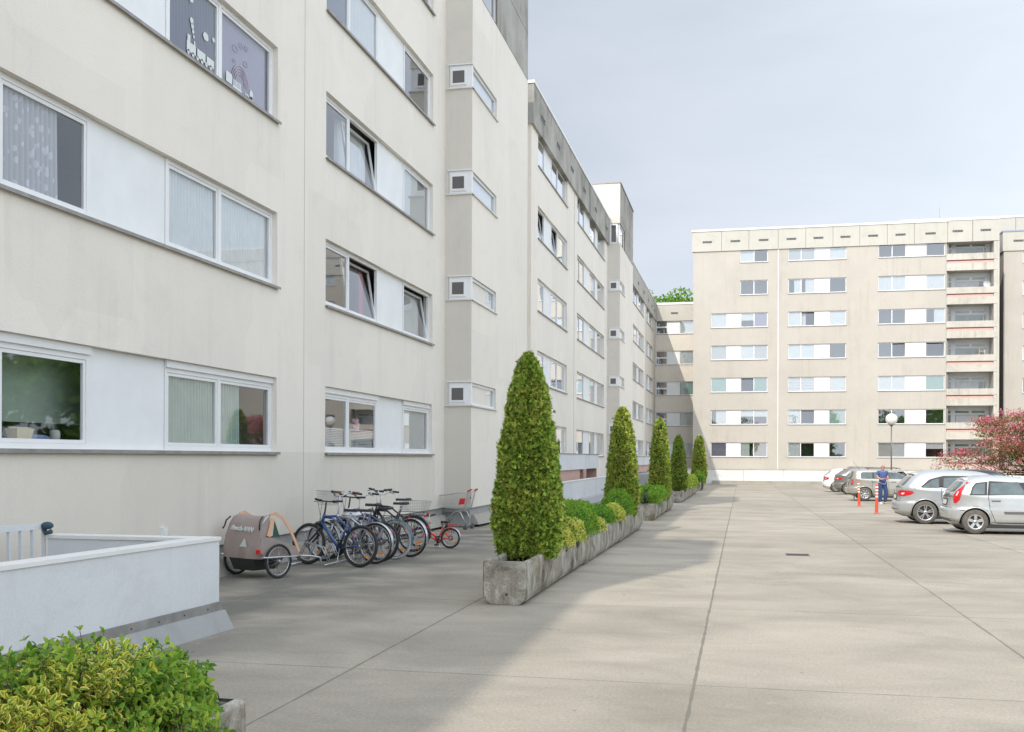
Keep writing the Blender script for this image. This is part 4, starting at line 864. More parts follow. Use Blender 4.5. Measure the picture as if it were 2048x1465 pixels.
mat('twig', (.10, .07, .04), .9, var=.2)

def rand_basis(nrm, rng, spread):
    """tangent frames for leaves whose up vector is nrm jittered"""
    N = len(nrm); v = nrm+rng.normal(0, spread, (N, 3)); v /= np.linalg.norm(v, axis=1)[:, None]+1e-9
    r = rng.normal(0, 1, (N, 3)); a = np.cross(v, r); a /= np.linalg.norm(a, axis=1)[:, None]+1e-9
    return v, a, np.cross(v, a)

def leaves_mesh(name, pos, along, side, up, length, width, shape, mats, midx=None, parent=None):
    """every leaf is a small mesh of its own: kite (4 verts), leaf (6 verts, folded on the midrib) or spray (8)"""
    N = len(pos); length = np.broadcast_to(length, N)[:, None]; width = np.broadcast_to(width, N)[:, None]
    if shape == 'kite': T = [(0, 0, 0), (.45, .5, .05), (1, 0, -.03), (.45, -.5, .05)]; F = [(0, 1, 2, 3)]; U = [0, 1, .6, 1]
    elif shape == 'leaf': T = [(0, 0, 0), (.30, .46, .12), (.70, .40, .08), (1, 0, -.14), (.70, -.40, .08), (.30, -.46, .12), (.35, 0, .0), (.70, 0, -.03)]; F = [(0, 6, 1), (6, 7, 2, 1), (7, 3, 2), (0, 5, 6), (6, 5, 4, 7), (7, 4, 3)]; U = [.15, 1, 1, .9, 1, 1, 0, 0]
    elif shape == 'spray': T = [(0, 0, 0), (.55, .55, .06), (.38, .16, .0), (1, 0, -.06), (.38, -.16, .0), (.55, -.55, .06), (.75, .3, .02), (.75, -.3, .02)]; F = [(0, 2, 6, 1), (0, 4, 3, 2), (0, 5, 7, 4)]; U = [0]*8
    k = len(T); V = np.zeros((N, k, 3))
    for i, (a, b, c) in enumerate(T): V[:, i] = pos+along*length*a+side*width*b+up*length*c
    me = bpy.data.meshes.new(name); me.vertices.add(N*k); me.vertices.foreach_set('co', V.reshape(-1).astype(np.float32))
    fl = [len(f) for f in F]; nl = sum(fl); idx = np.array([j for f in F for j in f])
    loops = (idx[None, :]+np.arange(N)[:, None]*k).reshape(-1)
    me.loops.add(N*nl); me.loops.foreach_set('vertex_index', loops.astype(np.int32))
    st = np.concatenate([[0], np.cumsum(fl)[:-1]]); me.polygons.add(N*len(F))
    me.polygons.foreach_set('loop_start', (st[None, :]+np.arange(N)[:, None]*nl).reshape(-1).astype(np.int32))
    try: me.polygons.foreach_set('loop_total', np.tile(fl, N).astype(np.int32))
    except Exception: pass
    if not isinstance(mats, (list, tuple)): mats = [mats]
    for m in mats: me.materials.append(m)
    if midx is not None: me.polygons.foreach_set('material_index', np.repeat(midx, len(F)).astype(np.int32))
    uvl = me.uv_layers.new(name='UVMap'); u = np.array([U[j] for j in idx]); uv = np.zeros((N*nl, 2)); uv[:, 0] = np.tile(u, N); uvl.data.foreach_set('uv', uv.reshape(-1).astype(np.float32))
    me.update(calc_edges=True); me.validate()
    o = bpy.data.objects.new(name, me); COL.objects.link(o)
    if parent is not None: o.parent = parent
    return o

def lump(x, y, z, seed):
    return (np.sin(x*1.9+seed)+np.sin(y*2.3+seed*1.7)+np.sin(z*2.7+seed*.6)+.6*np.sin(x*5.1+z*3.3+seed*2.1)+.6*np.sin(y*4.7-z*4.1+seed))/4.2

def conifer(name, label, x, y, z0, h, rmax, n, mt, seed, leafl=.055, group='clipped conical shrubs in the troughs', sharp=.85, low=.0):
    """clipped cone: sprays on a lumpy shell with gaps, dark shade hull inside"""
    t = empty(name, label, 'shrub', group); rng = np.random.default_rng(seed)
    def rad(f):      # f = 0 base .. 1 tip
        f = np.asarray(f, float)
        return rmax*1.06*np.minimum(1.0, .70+f*1.7)*np.power(np.clip(1-f, 0, 1), sharp*.58)*np.where(f > .93, np.sqrt(np.clip((1-f)/.07, 0, 1)), 1)**.5
    f = 1-np.sqrt(rng.random(n)*.985+.0); f = np.clip(f*1.02, 0, .995); f = np.where(rng.random(n) < .35, rng.random(n), f)
    th = rng.random(n)*2*math.pi
    lp = lump(np.cos(th)*3.0, np.sin(th)*3.0, f*h*3.2, seed)
    lp2 = lump(np.cos(th)*9, np.sin(th)*9, f*h*9, seed+3)
    depth = rng.power(3.0, n)
    lp3 = lump(np.cos(th)*21, np.sin(th)*21, f*h*20, seed+5)
    stray = np.where(rng.random(n) < .03, rng.random(n)*.05, 0)
    r = rad(f)*(1+.10*lp+.085*lp2+.055*lp3)*(0.80+.20*depth)+rng.normal(0, .010, n)+stray
    keep = (lp2+.8*lp3+rng.normal(0, .35, n)) > -.95
    pos = np.stack([x+r*np.cos(th), y+r*np.sin(th), z0+low+f*(h-low)+rng.normal(0, .015, n)], 1)
    nrm = np.stack([np.cos(th), np.sin(th), np.full(n, .45)], 1); nrm /= np.linalg.norm(nrm, axis=1)[:, None]
    al = nrm*.75+np.array([0, 0, .35])+rng.normal(0, .42, (n, 3)); al /= np.linalg.norm(al, axis=1)[:, None]
    sd = np.cross(al, rng.normal(0, 1, (n, 3))); sd /= np.linalg.norm(sd, axis=1)[:, None]; up = np.cross(sd, al)
    L = leafl*rng.uniform(.65, 1.35, n)
    mats = mt if isinstance(mt, (list, tuple)) else [mt]
    pos, al, sd, up, L = pos[keep], al[keep], sd[keep], up[keep], L[keep]; n = len(pos)
    mi = (rng.random(n)+.35*lump(pos[:, 0]*3, pos[:, 1]*3, pos[:, 2]*2, seed+9) > .62).astype(int) if len(mats) > 1 else np.zeros(n, int)
    c = leaves_mesh('crown', pos, al, sd, up, L, L*.75, 'spray', mats, mi, t)
    # dark hull added to block light and stand for the inner shade
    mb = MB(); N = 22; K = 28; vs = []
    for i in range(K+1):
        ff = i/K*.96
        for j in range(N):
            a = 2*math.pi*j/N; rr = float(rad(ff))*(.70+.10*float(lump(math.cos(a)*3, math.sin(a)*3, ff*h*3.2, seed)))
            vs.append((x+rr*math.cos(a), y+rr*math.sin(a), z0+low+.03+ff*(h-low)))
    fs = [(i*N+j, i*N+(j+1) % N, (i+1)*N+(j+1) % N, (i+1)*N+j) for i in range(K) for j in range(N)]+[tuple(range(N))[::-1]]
    mb.add(vs, fs, 0, True); mb.build('crown_shade_core', MAT['core_shade'], t)
    mb = MB(); mb.tube([(x, y, z0-.12), (x+.01, y, z0+.3), (x, y, z0+h*.5)], [.045, .04, .02], 8); mb.build('trunk', MAT['bark'], t)
    settle(t, (x, y, z0-.1)); return t

def mound(name, label, x, y, z0, rx, ry, h, n, mats, seed, leafl=.045, p2=.5, group='low bushes in the troughs', shape='leaf', flat=2.4, cat='bush'):
    t = empty(name, label, cat, group); rng = np.random.default_rng(seed)
    v = rng.normal(0, 1, (n, 3)); v[:, 2] = np.abs(v[:, 2]); v /= np.linalg.norm(v, axis=1)[:, None]
    e = 2/flat; vv = np.sign(v)*np.abs(v)**e
    lp = lump(v[:, 0]*4, v[:, 1]*4, v[:, 2]*4, seed)
    k = (.86+.14*rng.power(2, n))*(1+.09*lp)+np.where(rng.random(n) < .04, rng.random(n)*.12, 0)
    pos = np.stack([x+vv[:, 0]*rx*k, y+vv[:, 1]*ry*k, z0+vv[:, 2]*h*k], 1)+rng.normal(0, .006, (n, 3))
    al = v*.6+np.array([0, 0, .4])+rng.normal(0, .6, (n, 3)); al /= np.linalg.norm(al, axis=1)[:, None]
    sd = np.cross(al, v+rng.normal(0, .4, (n, 3))); sd /= np.linalg.norm(sd, axis=1)[:, None]; up = np.cross(sd, al)
    L = leafl*rng.uniform(.6, 1.3, n)
    mi = (rng.random(n)+.45*lp < p2).astype(int) if len(mats) > 1 else np.zeros(n, int)
    leaves_mesh('crown', pos, al, sd, up, L, L*.55, shape, mats, mi, t)
    mb = MB(); mb.ball((x, y, z0+h*.05), 1, 16, sc=(rx*.76, ry*.76, h*.74)); mb.build('crown_shade_core', MAT['core_shade'], t)  # solid dark hull added for the shade inside the bush
    st = MB()
    for i in range(9):
        a = rng.random()*6.28; b = rng.random(); st.tube([(x+.05*math.cos(a), y+.05*math.sin(a), z0-.05), (x+rx*.5*b*math.cos(a), y+ry*.5*b*math.sin(a), z0+h*.5), (x+rx*.85*b*math.cos(a), y+ry*.85*b*math.sin(a), z0+h*.9)], [.008, .006, .003], 5)
    st.build('stem', MAT['twig'], t)
    settle(t, (x, y, z0-.05)); return t

# ------------------------------------------------------------------ troughs
TX = -2.80; TW = .275; TH = .53
def trough(y0, y1, label, seed):
    """cast concrete trough, rounded foot, wall 6 cm, open at the top, soil inside"""
    z0 = gz((y0+y1)/2); t = empty('plant_trough', label, 'planter', 'concrete plant troughs'); rng = random.Random(seed)
    prof = [(-TW+.10, 0), (-TW+.035, .045), (-TW+.008, .11), (-TW, .17), (-TW, TH-.02), (-TW+.012, TH), (-TW+.055, TH), (-TW+.065, TH-.02), (-TW+.075, .12), (TW-.075, .12), (TW-.065, TH-.02), (TW-.055, TH), (TW-.012, TH), (TW, TH-.02), (TW, .17), (TW-.008, .11), (TW-.035, .045), (TW-.10, 0)]
    K = 24; mb = MB(); n = len(prof); vs = []
    for i in range(K+1):
        y = y0+(y1-y0)*i/K
        for (a, z) in prof: vs.append((TX+a+rng.uniform(-.003, .003), y+(rng.uniform(-.004, .004) if 0 < i < K else 0), z0+z))
    fs = [(i*n+j, i*n+(j+1) % n, (i+1)*n+(j+1) % n, (i+1)*n+j) for i in range(K) for j in range(n)]
    mb.add(vs, fs, 0, False)
    outer = prof[:6]+prof[12:]
    for y, d_ in ((y0, 1), (y1, -1)):     # end walls with the same rounded foot, bevelled edge
        o1 = [(TX+a*.97, y-d_*.0, z0+z*.985+.004) for a, z in outer]; o0 = [(TX+a, y+d_*.02, z0+z) for a, z in outer]; o2 = [(TX+a*.985, y+d_*.07, z0+z*.99) for a, z in outer]
        m_ = len(outer); mb.add(o0+o1, [(j, (j+1) % m_, m_+(j+1) % m_, m_+j) for j in range(m_)]+[tuple(range(m_, 2*m_))]); mb.add(o2, [tuple(range(m_))])
    w = mb.build('trough', MAT['trough_concrete'], t)
    hb = MB(); hb.lathe([(.016, 0), (.016, -.004)], 10, 'y', (TX+.02, y0-.002, z0+.13)); hb.build('drain_hole', MAT['dark_frame'], w)
    sb = MB(); sb.box((TX-TW+.07, y0+.06, z0+.15), (TX+TW-.07, y1-.06, z0+TH-.09)); sb.build('soil', MAT['soil'], t)
    settle(t, (TX, (y0+y1)/2, z0)); return t
yT = [(12.45, 17.43, 'nearest stained concrete trough, holding the tallest conical shrub'), (17.46, 22.6, 'middle stained concrete trough of the front row, under green and yellow bushes'), (22.63, 27.7, 'concrete trough at the far end of the front row, under the second conical shrub'),
      (31.6, 36.9, 'concrete trough with a clipped green hedge block and the third conical shrub'), (37.2, 40.2, 'short rounded concrete trough end behind the clipped hedge block'), (46.5, 51.5, 'concrete trough under the dark brownish conical shrub'), (51.7, 57, 'far concrete trough with lime green bushes'), (57.2, 62.5, 'far concrete trough between lime bushes and the last conical shrub'), (67, 75, 'farthest concrete trough, under the last conical shrub by the white wall'),
      (.1, 5.07, 'concrete trough corner at the bottom edge, holding the yellow-green shrub')]
for i, (a, b, l) in enumerate(yT): trough(a, b, l, 40+i)

def yc(u): return onx(u, 916, TX).y
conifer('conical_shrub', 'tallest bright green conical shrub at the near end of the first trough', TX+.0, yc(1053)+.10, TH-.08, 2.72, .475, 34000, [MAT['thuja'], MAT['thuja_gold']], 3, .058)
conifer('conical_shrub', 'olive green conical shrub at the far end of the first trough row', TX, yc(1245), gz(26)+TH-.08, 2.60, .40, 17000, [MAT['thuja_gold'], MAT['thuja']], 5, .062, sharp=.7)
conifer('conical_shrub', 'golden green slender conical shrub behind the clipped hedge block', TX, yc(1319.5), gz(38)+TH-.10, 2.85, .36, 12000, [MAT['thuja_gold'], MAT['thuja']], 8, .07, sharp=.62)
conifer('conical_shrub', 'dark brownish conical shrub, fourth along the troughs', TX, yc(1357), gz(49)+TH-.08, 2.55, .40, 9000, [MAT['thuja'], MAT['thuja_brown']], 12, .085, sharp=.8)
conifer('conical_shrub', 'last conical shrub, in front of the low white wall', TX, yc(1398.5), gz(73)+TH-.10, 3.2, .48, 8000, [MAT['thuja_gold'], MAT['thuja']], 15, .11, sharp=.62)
G, Lm, Yl, Bg = MAT['leaf_green'], MAT['leaf_lime'], MAT['leaf_yellow'], MAT['leaf_bushgreen']
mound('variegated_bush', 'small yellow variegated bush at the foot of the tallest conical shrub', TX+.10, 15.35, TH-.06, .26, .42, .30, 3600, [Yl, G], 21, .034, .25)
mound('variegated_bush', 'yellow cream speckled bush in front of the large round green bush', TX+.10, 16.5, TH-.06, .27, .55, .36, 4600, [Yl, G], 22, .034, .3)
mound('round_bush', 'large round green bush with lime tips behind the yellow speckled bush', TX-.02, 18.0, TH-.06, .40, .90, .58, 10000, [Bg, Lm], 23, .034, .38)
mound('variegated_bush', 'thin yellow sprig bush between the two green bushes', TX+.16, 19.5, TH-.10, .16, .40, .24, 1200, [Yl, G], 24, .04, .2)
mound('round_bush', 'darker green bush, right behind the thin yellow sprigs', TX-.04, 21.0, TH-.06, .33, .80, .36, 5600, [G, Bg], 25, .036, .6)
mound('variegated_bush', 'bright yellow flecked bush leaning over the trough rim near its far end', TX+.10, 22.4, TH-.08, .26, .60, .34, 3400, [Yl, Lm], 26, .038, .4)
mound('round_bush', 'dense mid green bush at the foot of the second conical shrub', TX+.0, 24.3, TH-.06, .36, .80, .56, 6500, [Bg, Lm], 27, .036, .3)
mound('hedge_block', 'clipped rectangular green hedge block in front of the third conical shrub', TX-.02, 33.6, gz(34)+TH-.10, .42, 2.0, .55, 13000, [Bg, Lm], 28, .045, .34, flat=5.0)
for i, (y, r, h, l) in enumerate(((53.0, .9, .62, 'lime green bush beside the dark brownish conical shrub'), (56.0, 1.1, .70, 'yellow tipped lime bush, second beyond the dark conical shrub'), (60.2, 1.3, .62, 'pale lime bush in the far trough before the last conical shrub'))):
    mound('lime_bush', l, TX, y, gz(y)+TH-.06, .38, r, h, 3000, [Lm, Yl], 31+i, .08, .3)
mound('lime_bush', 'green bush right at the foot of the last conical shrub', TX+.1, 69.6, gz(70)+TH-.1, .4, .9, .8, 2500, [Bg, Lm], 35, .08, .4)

# ------------------------------------------------------------------ foreground shrub: stems carrying opposite leaves
def leafy_shrub():
    t = empty('leafy_shrub', 'yellow and green variegated shrub spilling over the trough at the bottom left corner', 'shrub'); rng = np.random.default_rng(77)
    cx, z0 = TX-.02, TH-.10
    P, A, S, U, LL, MI = [], [], [], [], [], []
    st = MB(); nst = 2700
    for i in range(nst):
        yy = rng.uniform(1.2, 4.95); ph = rng.uniform(-.25, math.pi+.25); k = .80+.20*rng.power(2)
        bump = 1+.13*math.sin(yy*3.1+1)+.08*math.sin(yy*7.3+ph*3)
        end = min(1, max(.12, (5.05-yy)/.55))**.5
        rx = (.38 if math.cos(ph) > 0 else .60)*bump*end; hh = .50*bump*end*1.05*(1+.14*math.sin(yy*2.0+2.2))
        if rng.random() < .04: k *= 1.14
        tip = np.array([cx+rx*k*math.copysign(abs(math.cos(ph))**.8, math.cos(ph)), yy+rng.normal(0, .05), z0+.02+hh*k*max(-.15, math.sin(ph))])
        base = np.array([cx+rng.normal(0, .06), yy+rng.normal(0, .12), z0]); mid = (base+tip)/2+np.array([0, 0, .10])
        pts = [base, (base+mid)/2+np.array([0, 0, .04]), mid, tip]
        if i % 2 == 0: st.tube([tuple(p) for p in pts], [.004, .0035, .003, .0015], 4)
        yellow = ((4.2-yy)*1.5+.55*math.sin(tip[0]*9+yy*3.1+1.0)+.45*math.sin(yy*6.2+.6)-1.6*max(0, tip[2]-.92)*6+rng.normal(0, .40)) > .42
        m = 7; ax = tip-mid; ax = ax/(np.linalg.norm(ax)+1e-6)+np.array([0, 0, .35]); ax /= np.linalg.norm(ax)
        for j in range(m):
            f = .60+.40*j/(m-1); kk = f*3; a = int(min(kk, 2.999)); w = kk-a; p = pts[a]*(1-w)+pts[a+1]*w
            side = np.cross(ax, np.array([math.cos(j*1.57+i), math.sin(j*1.57+i), .1])); side /= np.linalg.norm(side)
            for s in ((1, -1) if j < m-1 else (1, -1, 0)):
                al = side*s*.85+ax*(.45 if s else 1.0)+rng.normal(0, .2, 3); al /= np.linalg.norm(al); upv = np.cross(np.cross(al, ax+rng.normal(0, .25, 3)), al); upv /= np.linalg.norm(upv)+1e-9
                P.append(p); A.append(al); U.append(upv); S.append(np.cross(upv, al)); LL.append(rng.uniform(.022, .050)); MI.append((2 if rng.random() < .85 else 1) if yellow else (0 if rng.random() < .45 else 1))
    leaves_mesh('foliage', np.array(P), np.array(A), np.array(S), np.array(U), np.array(LL), np.array(LL)*.50, 'leaf', [G, Lm, MAT['leaf_variegated']], np.array(MI), t)
    st.build('stem', MAT['twig'], t)
    b = MB(); b.ball((cx, 3.0, z0), 1, 16, sc=(.30, 1.85, .30)); b.build('foliage_shade_core', MAT['core_shade'], t)  # dark hull added as the shade under the outer leaves
    settle(t, (cx, 3.3, z0))
leafy_shrub()

# ------------------------------------------------------------------ trees
def tree(name, label, x, y, z0, h, r, n, mats, seed, leafl, trunk_r, crown_z, flat=.8, p2=.5, sprays=26, group=None, layered=False, cat='tree'):
    t = empty(name, label, cat, group); rng = np.random.default_rng(seed); rd = random.Random(seed)
    tb = MB(); tb.tube([(x, y, z0-.2), (x+.05, y, z0+crown_z*.5), (x, y+.1, z0+crown_z), (x+.1, y, z0+h*.8)], [trunk_r, trunk_r*.8, trunk_r*.6, trunk_r*.2], 9); tr_ = tb.build('trunk', MAT['bark'], t)
    P = []; lb = MB(); cen = []
    for i in range(sprays):
        a = rd.uniform(0, 6.283); q = rd.random()**.6; zz = rd.uniform(crown_z, h*.96)
        f = (zz-crown_z)/(h-crown_z); rr = r*q*math.sqrt(max(.06, 1-(2*f-.85)**2*.75)) if not layered else r*q*(1-.55*f)
        c = np.array([x+rr*math.cos(a), y+rr*math.sin(a)*.9, z0+zz]); cen.append(c)
        s = np.array([x, y, z0+max(crown_z*.6, zz*.55)]); mid = (s+c)/2+np.array([0, 0, -.12*rr])
        lb.tube([tuple(s), tuple(mid), tuple(c)], [trunk_r*.35, trunk_r*.2, trunk_r*.06], 5)
    lb.build('limb', MAT['bark'], t)
    cen = np.array(cen); k = rng.integers(0, sprays, n); size = rng.uniform(.55, 1.15, sprays)*r*(.34 if not layered else .30)
    v = rng.normal(0, 1, (n, 3)); v /= np.linalg.norm(v, axis=1)[:, None]; rr = rng.random(n)**(.45)
    sc = np.array([1, 1, flat]); pos = cen[k]+v*sc*(size[k]*rr)[:, None]
    al = v+rng.normal(0, .8, (n, 3))+np.array([0, 0, .1]); al /= np.linalg.norm(al, axis=1)[:, None]
    up = np.array([0, 0, 1.0])+rng.normal(0, .55, (n, 3)); sd = np.cross(up, al); sd /= np.linalg.norm(sd, axis=1)[:, None]+1e-9; up = np.cross(al, sd)
    L = leafl*rng.uniform(.6, 1.3, n)
    top = (v[:, 2] > -.1)
    mi = ((rng.random(n)+.4*lump(pos[:, 0]*2.2, pos[:, 1]*2.2, pos[:, 2]*3, seed)) < p2).astype(int)*(top if layered else 1)
    leaves_mesh('crown', pos, al, sd, up, L, L*.6, 'leaf', mats, mi.astype(int) if len(mats) > 1 else None, t)
    settle(t, (x, y, z0)); return t
q = ony(1990, 930, 70.0)
tree('hawthorn_tree', 'pink blossoming hawthorn at the right edge behind the parked cars', ony(2064, 930, 72.0).x, 72.0, gz(72), 5.2, 5.0, 30000, [MAT['hawthorn_leaf'], MAT['blossom_pink']], 91, .12, .16, 1.3, flat=.34, p2=.72, sprays=80, layered=True)
q = ony(1345, 600, 118.0)
tree('leafy_tree', 'bright green leafy tree rising behind the link block roof', q.x-1, 118, gz(118), 21.4, 6.2, 16000, [MAT['tree_green'], MAT['leaf_green']], 94, .34, .35, 10, flat=.7, p2=.3, sprays=40)

# off to the right of the yard, outside the frame, the tree belt that the ground floor windows mirror
def tree_belt():
    rng = np.random.default_rng(12); P = []; n = 26000
    cen = []
    for (x, y, h, r) in ((29, 18, 9.5, 5), (33, 30, 11, 6), (30, 42, 9, 5.5), (34, 54, 11.5, 6), (31, 66, 9.5, 5), (24, -14, 10, 5), (12, -30, 11, 6), (-2, -34, 10, 6), (30, 5, 9, 5)):
        for _ in range(16): cen.append((x+rng.uniform(-r, r)*.8, y+rng.uniform(-r, r)*.8, rng.uniform(1.5, h-1.5), r*.42))
    cen = np.array(cen); k = rng.integers(0, len(cen), n); v = rng.normal(0, 1, (n, 3)); v /= np.linalg.norm(v, axis=1)[:, None]
    pos = cen[k, :3]+v*(cen[k, 3]*rng.random(n)**.4)[:, None]; al = v+rng.normal(0, .8, (n, 3)); al /= np.linalg.norm(al, axis=1)[:, None]
    sd = np.cross(al, rng.normal(0, 1, (n, 3))); sd /= np.linalg.norm(sd, axis=1)[:, None]; up = np.cross(sd, al)
    o = leaves_mesh('tree_belt', pos, al, sd, up, .75, .55, 'leaf', [MAT['leaf_green']]); tag(o, kind='stuff')
tree_belt()
# ================================================================== CARS
def paint(name, col, rough=.28, metal=.55, flake=.05):
    m = mat(name, col, rough, metal, var=flake, vscale=2.0, coat=.6); return m
paint('paint_silver', (.53, .545, .56)); paint('paint_silver_light', (.58, .595, .605)); paint('paint_champagne', (.47, .445, .40)); paint('paint_grey', (.26, .245, .235)); mat('paint_white', (.80, .80, .79), .3, 0, coat=.6); paint('paint_black', (.035, .035, .04), .25, .3)
mat('tyre', (.035, .035, .035), .85, var=.3, vscale=20); mat('tyre_dusty', (.13, .12, .105), .9, var=.3, vscale=14)
mat('alloy', (.62, .62, .62), .32, .8); mat('plastic_black', (.03, .03, .032), .55); mat('plastic_grey', (.12, .12, .125), .6); mat('tail_red', (.62, .012, .02), .15, coat=.8); mat('tail_clear', (.75, .70, .70), .15, coat=.8)
mat('chrome', (.75, .75, .76), .15, 1.0); mat('plate', (.78, .78, .76), .5); mat('plate_blue', (.03, .08, .35), .5); mat('seam', (.02, .02, .02), .8)
mat('car_interior_glass', (.10, .135, .14), .05, spec=1.0, var=.55, vscale=2.2)
mat('seat_shadow', (.03, .035, .04), .5)

def lerp_tab(tab, z):
    if z <= tab[0][0]: return tab[0][1:]
    for a, b in zip(tab, tab[1:]):
        if z <= b[0]:
            f = (z-a[0])/(b[0]-a[0]+1e-9); return tuple(p+(q-p)*f for p, q in zip(a[1:], b[1:]))
    return tab[-1][1:]

class Body:
    """horizontal slices: (z, x_rear, x_front, half width, squareness). x = 0 at the rear bumper, +x forward"""
    def __init__(s, tab): s.tab = tab; s.z0 = tab[0][0]; s.z1 = tab[-1][0]
    def at(s, z): return lerp_tab(s.tab, z)
    def side(s, x, z, off=0):
        xr, xf, hw, n = s.at(z); a = (xf-xr)/2; c = (xf+xr)/2; t = min(1, abs((x-c)/a)); return Vector((x, -(hw*(max(0, 1-t**n))**(1/n)+off), z))
    def rear(s, y, z, off=0):
        xr, xf, hw, n = s.at(z); a = (xf-xr)/2; c = (xf+xr)/2; t = min(.9999, abs(y/hw)); return Vector((c-a*(1-t**n)**(1/n)-off, y, z))
    def front(s, y, z, off=0):
        xr, xf, hw, n = s.at(z); a = (xf-xr)/2; c = (xf+xr)/2; t = min(.9999, abs(y/hw)); return Vector((c+a*(1-t**n)**(1/n)+off, y, z))
    def mesh(s, wheels, wr, m_body, nz=64, na=112):
        zs_ = []; 
        for a, b in zip(s.tab, s.tab[1:]):
            k = max(1, int(round((b[0]-a[0])/.035))); zs_ += [a[0]+(b[0]-a[0])*i/k for i in range(k)]
        zs_.append(s.z1); vs = []
        for z in zs_:
            xr, xf, hw, n = s.at(z); a = (xf-xr)/2; c = (xf+xr)/2
            for k in range(na):
                th = 2*math.pi*k/na; cx, sy = math.cos(th), math.sin(th)
                vs.append((c+a*math.copysign(abs(cx)**(2/n), cx), hw*math.copysign(abs(sy)**(2/n), sy), z))
        K = len(zs_); fs = [(i*na+k, i*na+(k+1) % na, (i+1)*na+(k+1) % na, (i+1)*na+k) for i in range(K-1) for k in range(na)]+[tuple(range(na))[::-1], tuple((K-1)*na+k for k in range(na))]
        mb = MB(); mb.add(vs, fs, 0, True); o = mb.build('body', [m_body, MAT['plastic_black']])
        cut = MB()
        for wx in wheels:
            for sgn in (-1, 1):
                hw = s.at(.45)[2]; cut.lathe([(wr, sgn*(hw-.26)), (wr, sgn*(hw+.3))], 40, 'y', (wx, 0, wr-.045), 1)
        co = cut.build('arch_cutter', [m_body, MAT['plastic_black']])
        md = o.modifiers.new('arches', 'BOOLEAN'); md.operation = 'DIFFERENCE'; md.solver = 'EXACT'; md.object = co
        dg = bpy.context.evaluated_depsgraph_get(); me = bpy.data.meshes.new_from_object(o.evaluated_get(dg)); old = o.data; o.modifiers.clear(); o.data = me; me.name = 'body'
        bpy.data.meshes.remove(old); cm = co.data; bpy.data.objects.remove(co); bpy.data.meshes.remove(cm)
        return o

def patch(fn, rows, ncol, mb, off, m=0, edge=.012):
    """rows: list of (z, p0, p1); fn(p, z, off) -> point. A thin raised plate that follows the bodywork"""
    vs = []; R_ = len(rows)
    for (z, a, b) in rows:
        for j in range(ncol+1): vs.append(fn(a+(b-a)*j/ncol, z, off))
    w = ncol+1; fs = [(i*w+j, i*w+j+1, (i+1)*w+j+1, (i+1)*w+j) for i in range(R_-1) for j in range(ncol)]
    mb.add(vs, fs, m, True)
def poly_rows(poly, n=9):
    """convex polygon in (x,z) -> rows"""
    z0 = min(p[1] for p in poly); z1 = max(p[1] for p in poly); out = []
    for i in range(n+1):
        z = z0+(z1-z0)*(i/n); z = min(max(z, z0+1e-4), z1-1e-4); xs = []
        for a, b in zip(poly, poly[1:]+poly[:1]):
            if (a[1]-z)*(b[1]-z) <= 0 and abs(a[1]-b[1]) > 1e-9: xs.append(a[0]+(b[0]-a[0])*(z-a[1])/(b[1]-a[1]))
        if len(xs) >= 2: out.append((z, min(xs), max(xs)))
    return out
def wheel(parent, x, y, r, w, rim_r, spokes, style, sgn, tm='tyre', rim_m='alloy'):
    t = MB(); p = [(rim_r, -w/2), (r-.03, -w/2), (r-.005, -w/2+.03), (r, -w/4), (r, w/4), (r-.005, w/2-.03), (r-.03, w/2), (rim_r, w/2)]
    t.lathe(p, 36, 'y', (x, y, r), cap=False); to = t.build('wheel', MAT[tm], parent)
    q = MB(); yo = y+sgn*(w/2-.012); q.lathe([(rim_r+.002, sgn*.0), (rim_r-.02, sgn*.004), (rim_r-.035, -sgn*.02), (rim_r-.035, -sgn*.10)], 36, 'y', (x, yo, r), cap=False)
    def spoke(an, w0, w1, tw=0):
        a = Vector((math.cos(an), 0, math.sin(an))); b = Vector((-math.sin(an), 0, math.cos(an))); c = Vector((x, yo, r)); R0, R1 = rim_r*.14, rim_r-.02
        v = []
        for dy in (0, -.03):
            for (rr, ww, sh) in ((R0, w0, 0), (R1, w1, tw)):
                for s_ in (-1, 1):
                    d = c+a*rr+b*(s_*ww/2+sh); d.y = yo+sgn*(dy-.002-(.012 if rr == R0 else 0)); v.append(d)
        q.add(v, [(0, 1, 3, 2), (4, 6, 7, 5), (0, 2, 6, 4), (1, 5, 7, 3)])
    for i in range(spokes):
        an = 2*math.pi*i/spokes+.3
        if style == 'double': spoke(an-.13, .028, .028, -.008); spoke(an+.13, .028, .028, .008)
        elif style == 'wide': spoke(an, rim_r*.30, rim_r*.42)
        else: spoke(an, rim_r*.22, rim_r*.30)
    q.lathe([(.001, -sgn*.008), (rim_r*.24, -sgn*.008), (rim_r*.26, -sgn*.03)], 20, 'y', (x, yo, r), cap=False); q.build('rim', MAT[rim_m], to)
    k = MB(); k.lathe([(.001, -sgn*.055), (rim_r-.03, -sgn*.055)], 28, 'y', (x, yo, r), cap=False); k.build('brake', MAT['plastic_black'], to)
    k = MB(); k.lathe([(.001, sgn*.002-sgn*.006), (.022, -sgn*.004)], 12, 'y', (x, yo, r), cap=False); k.build('hub_cap', MAT['plastic_grey'], to)

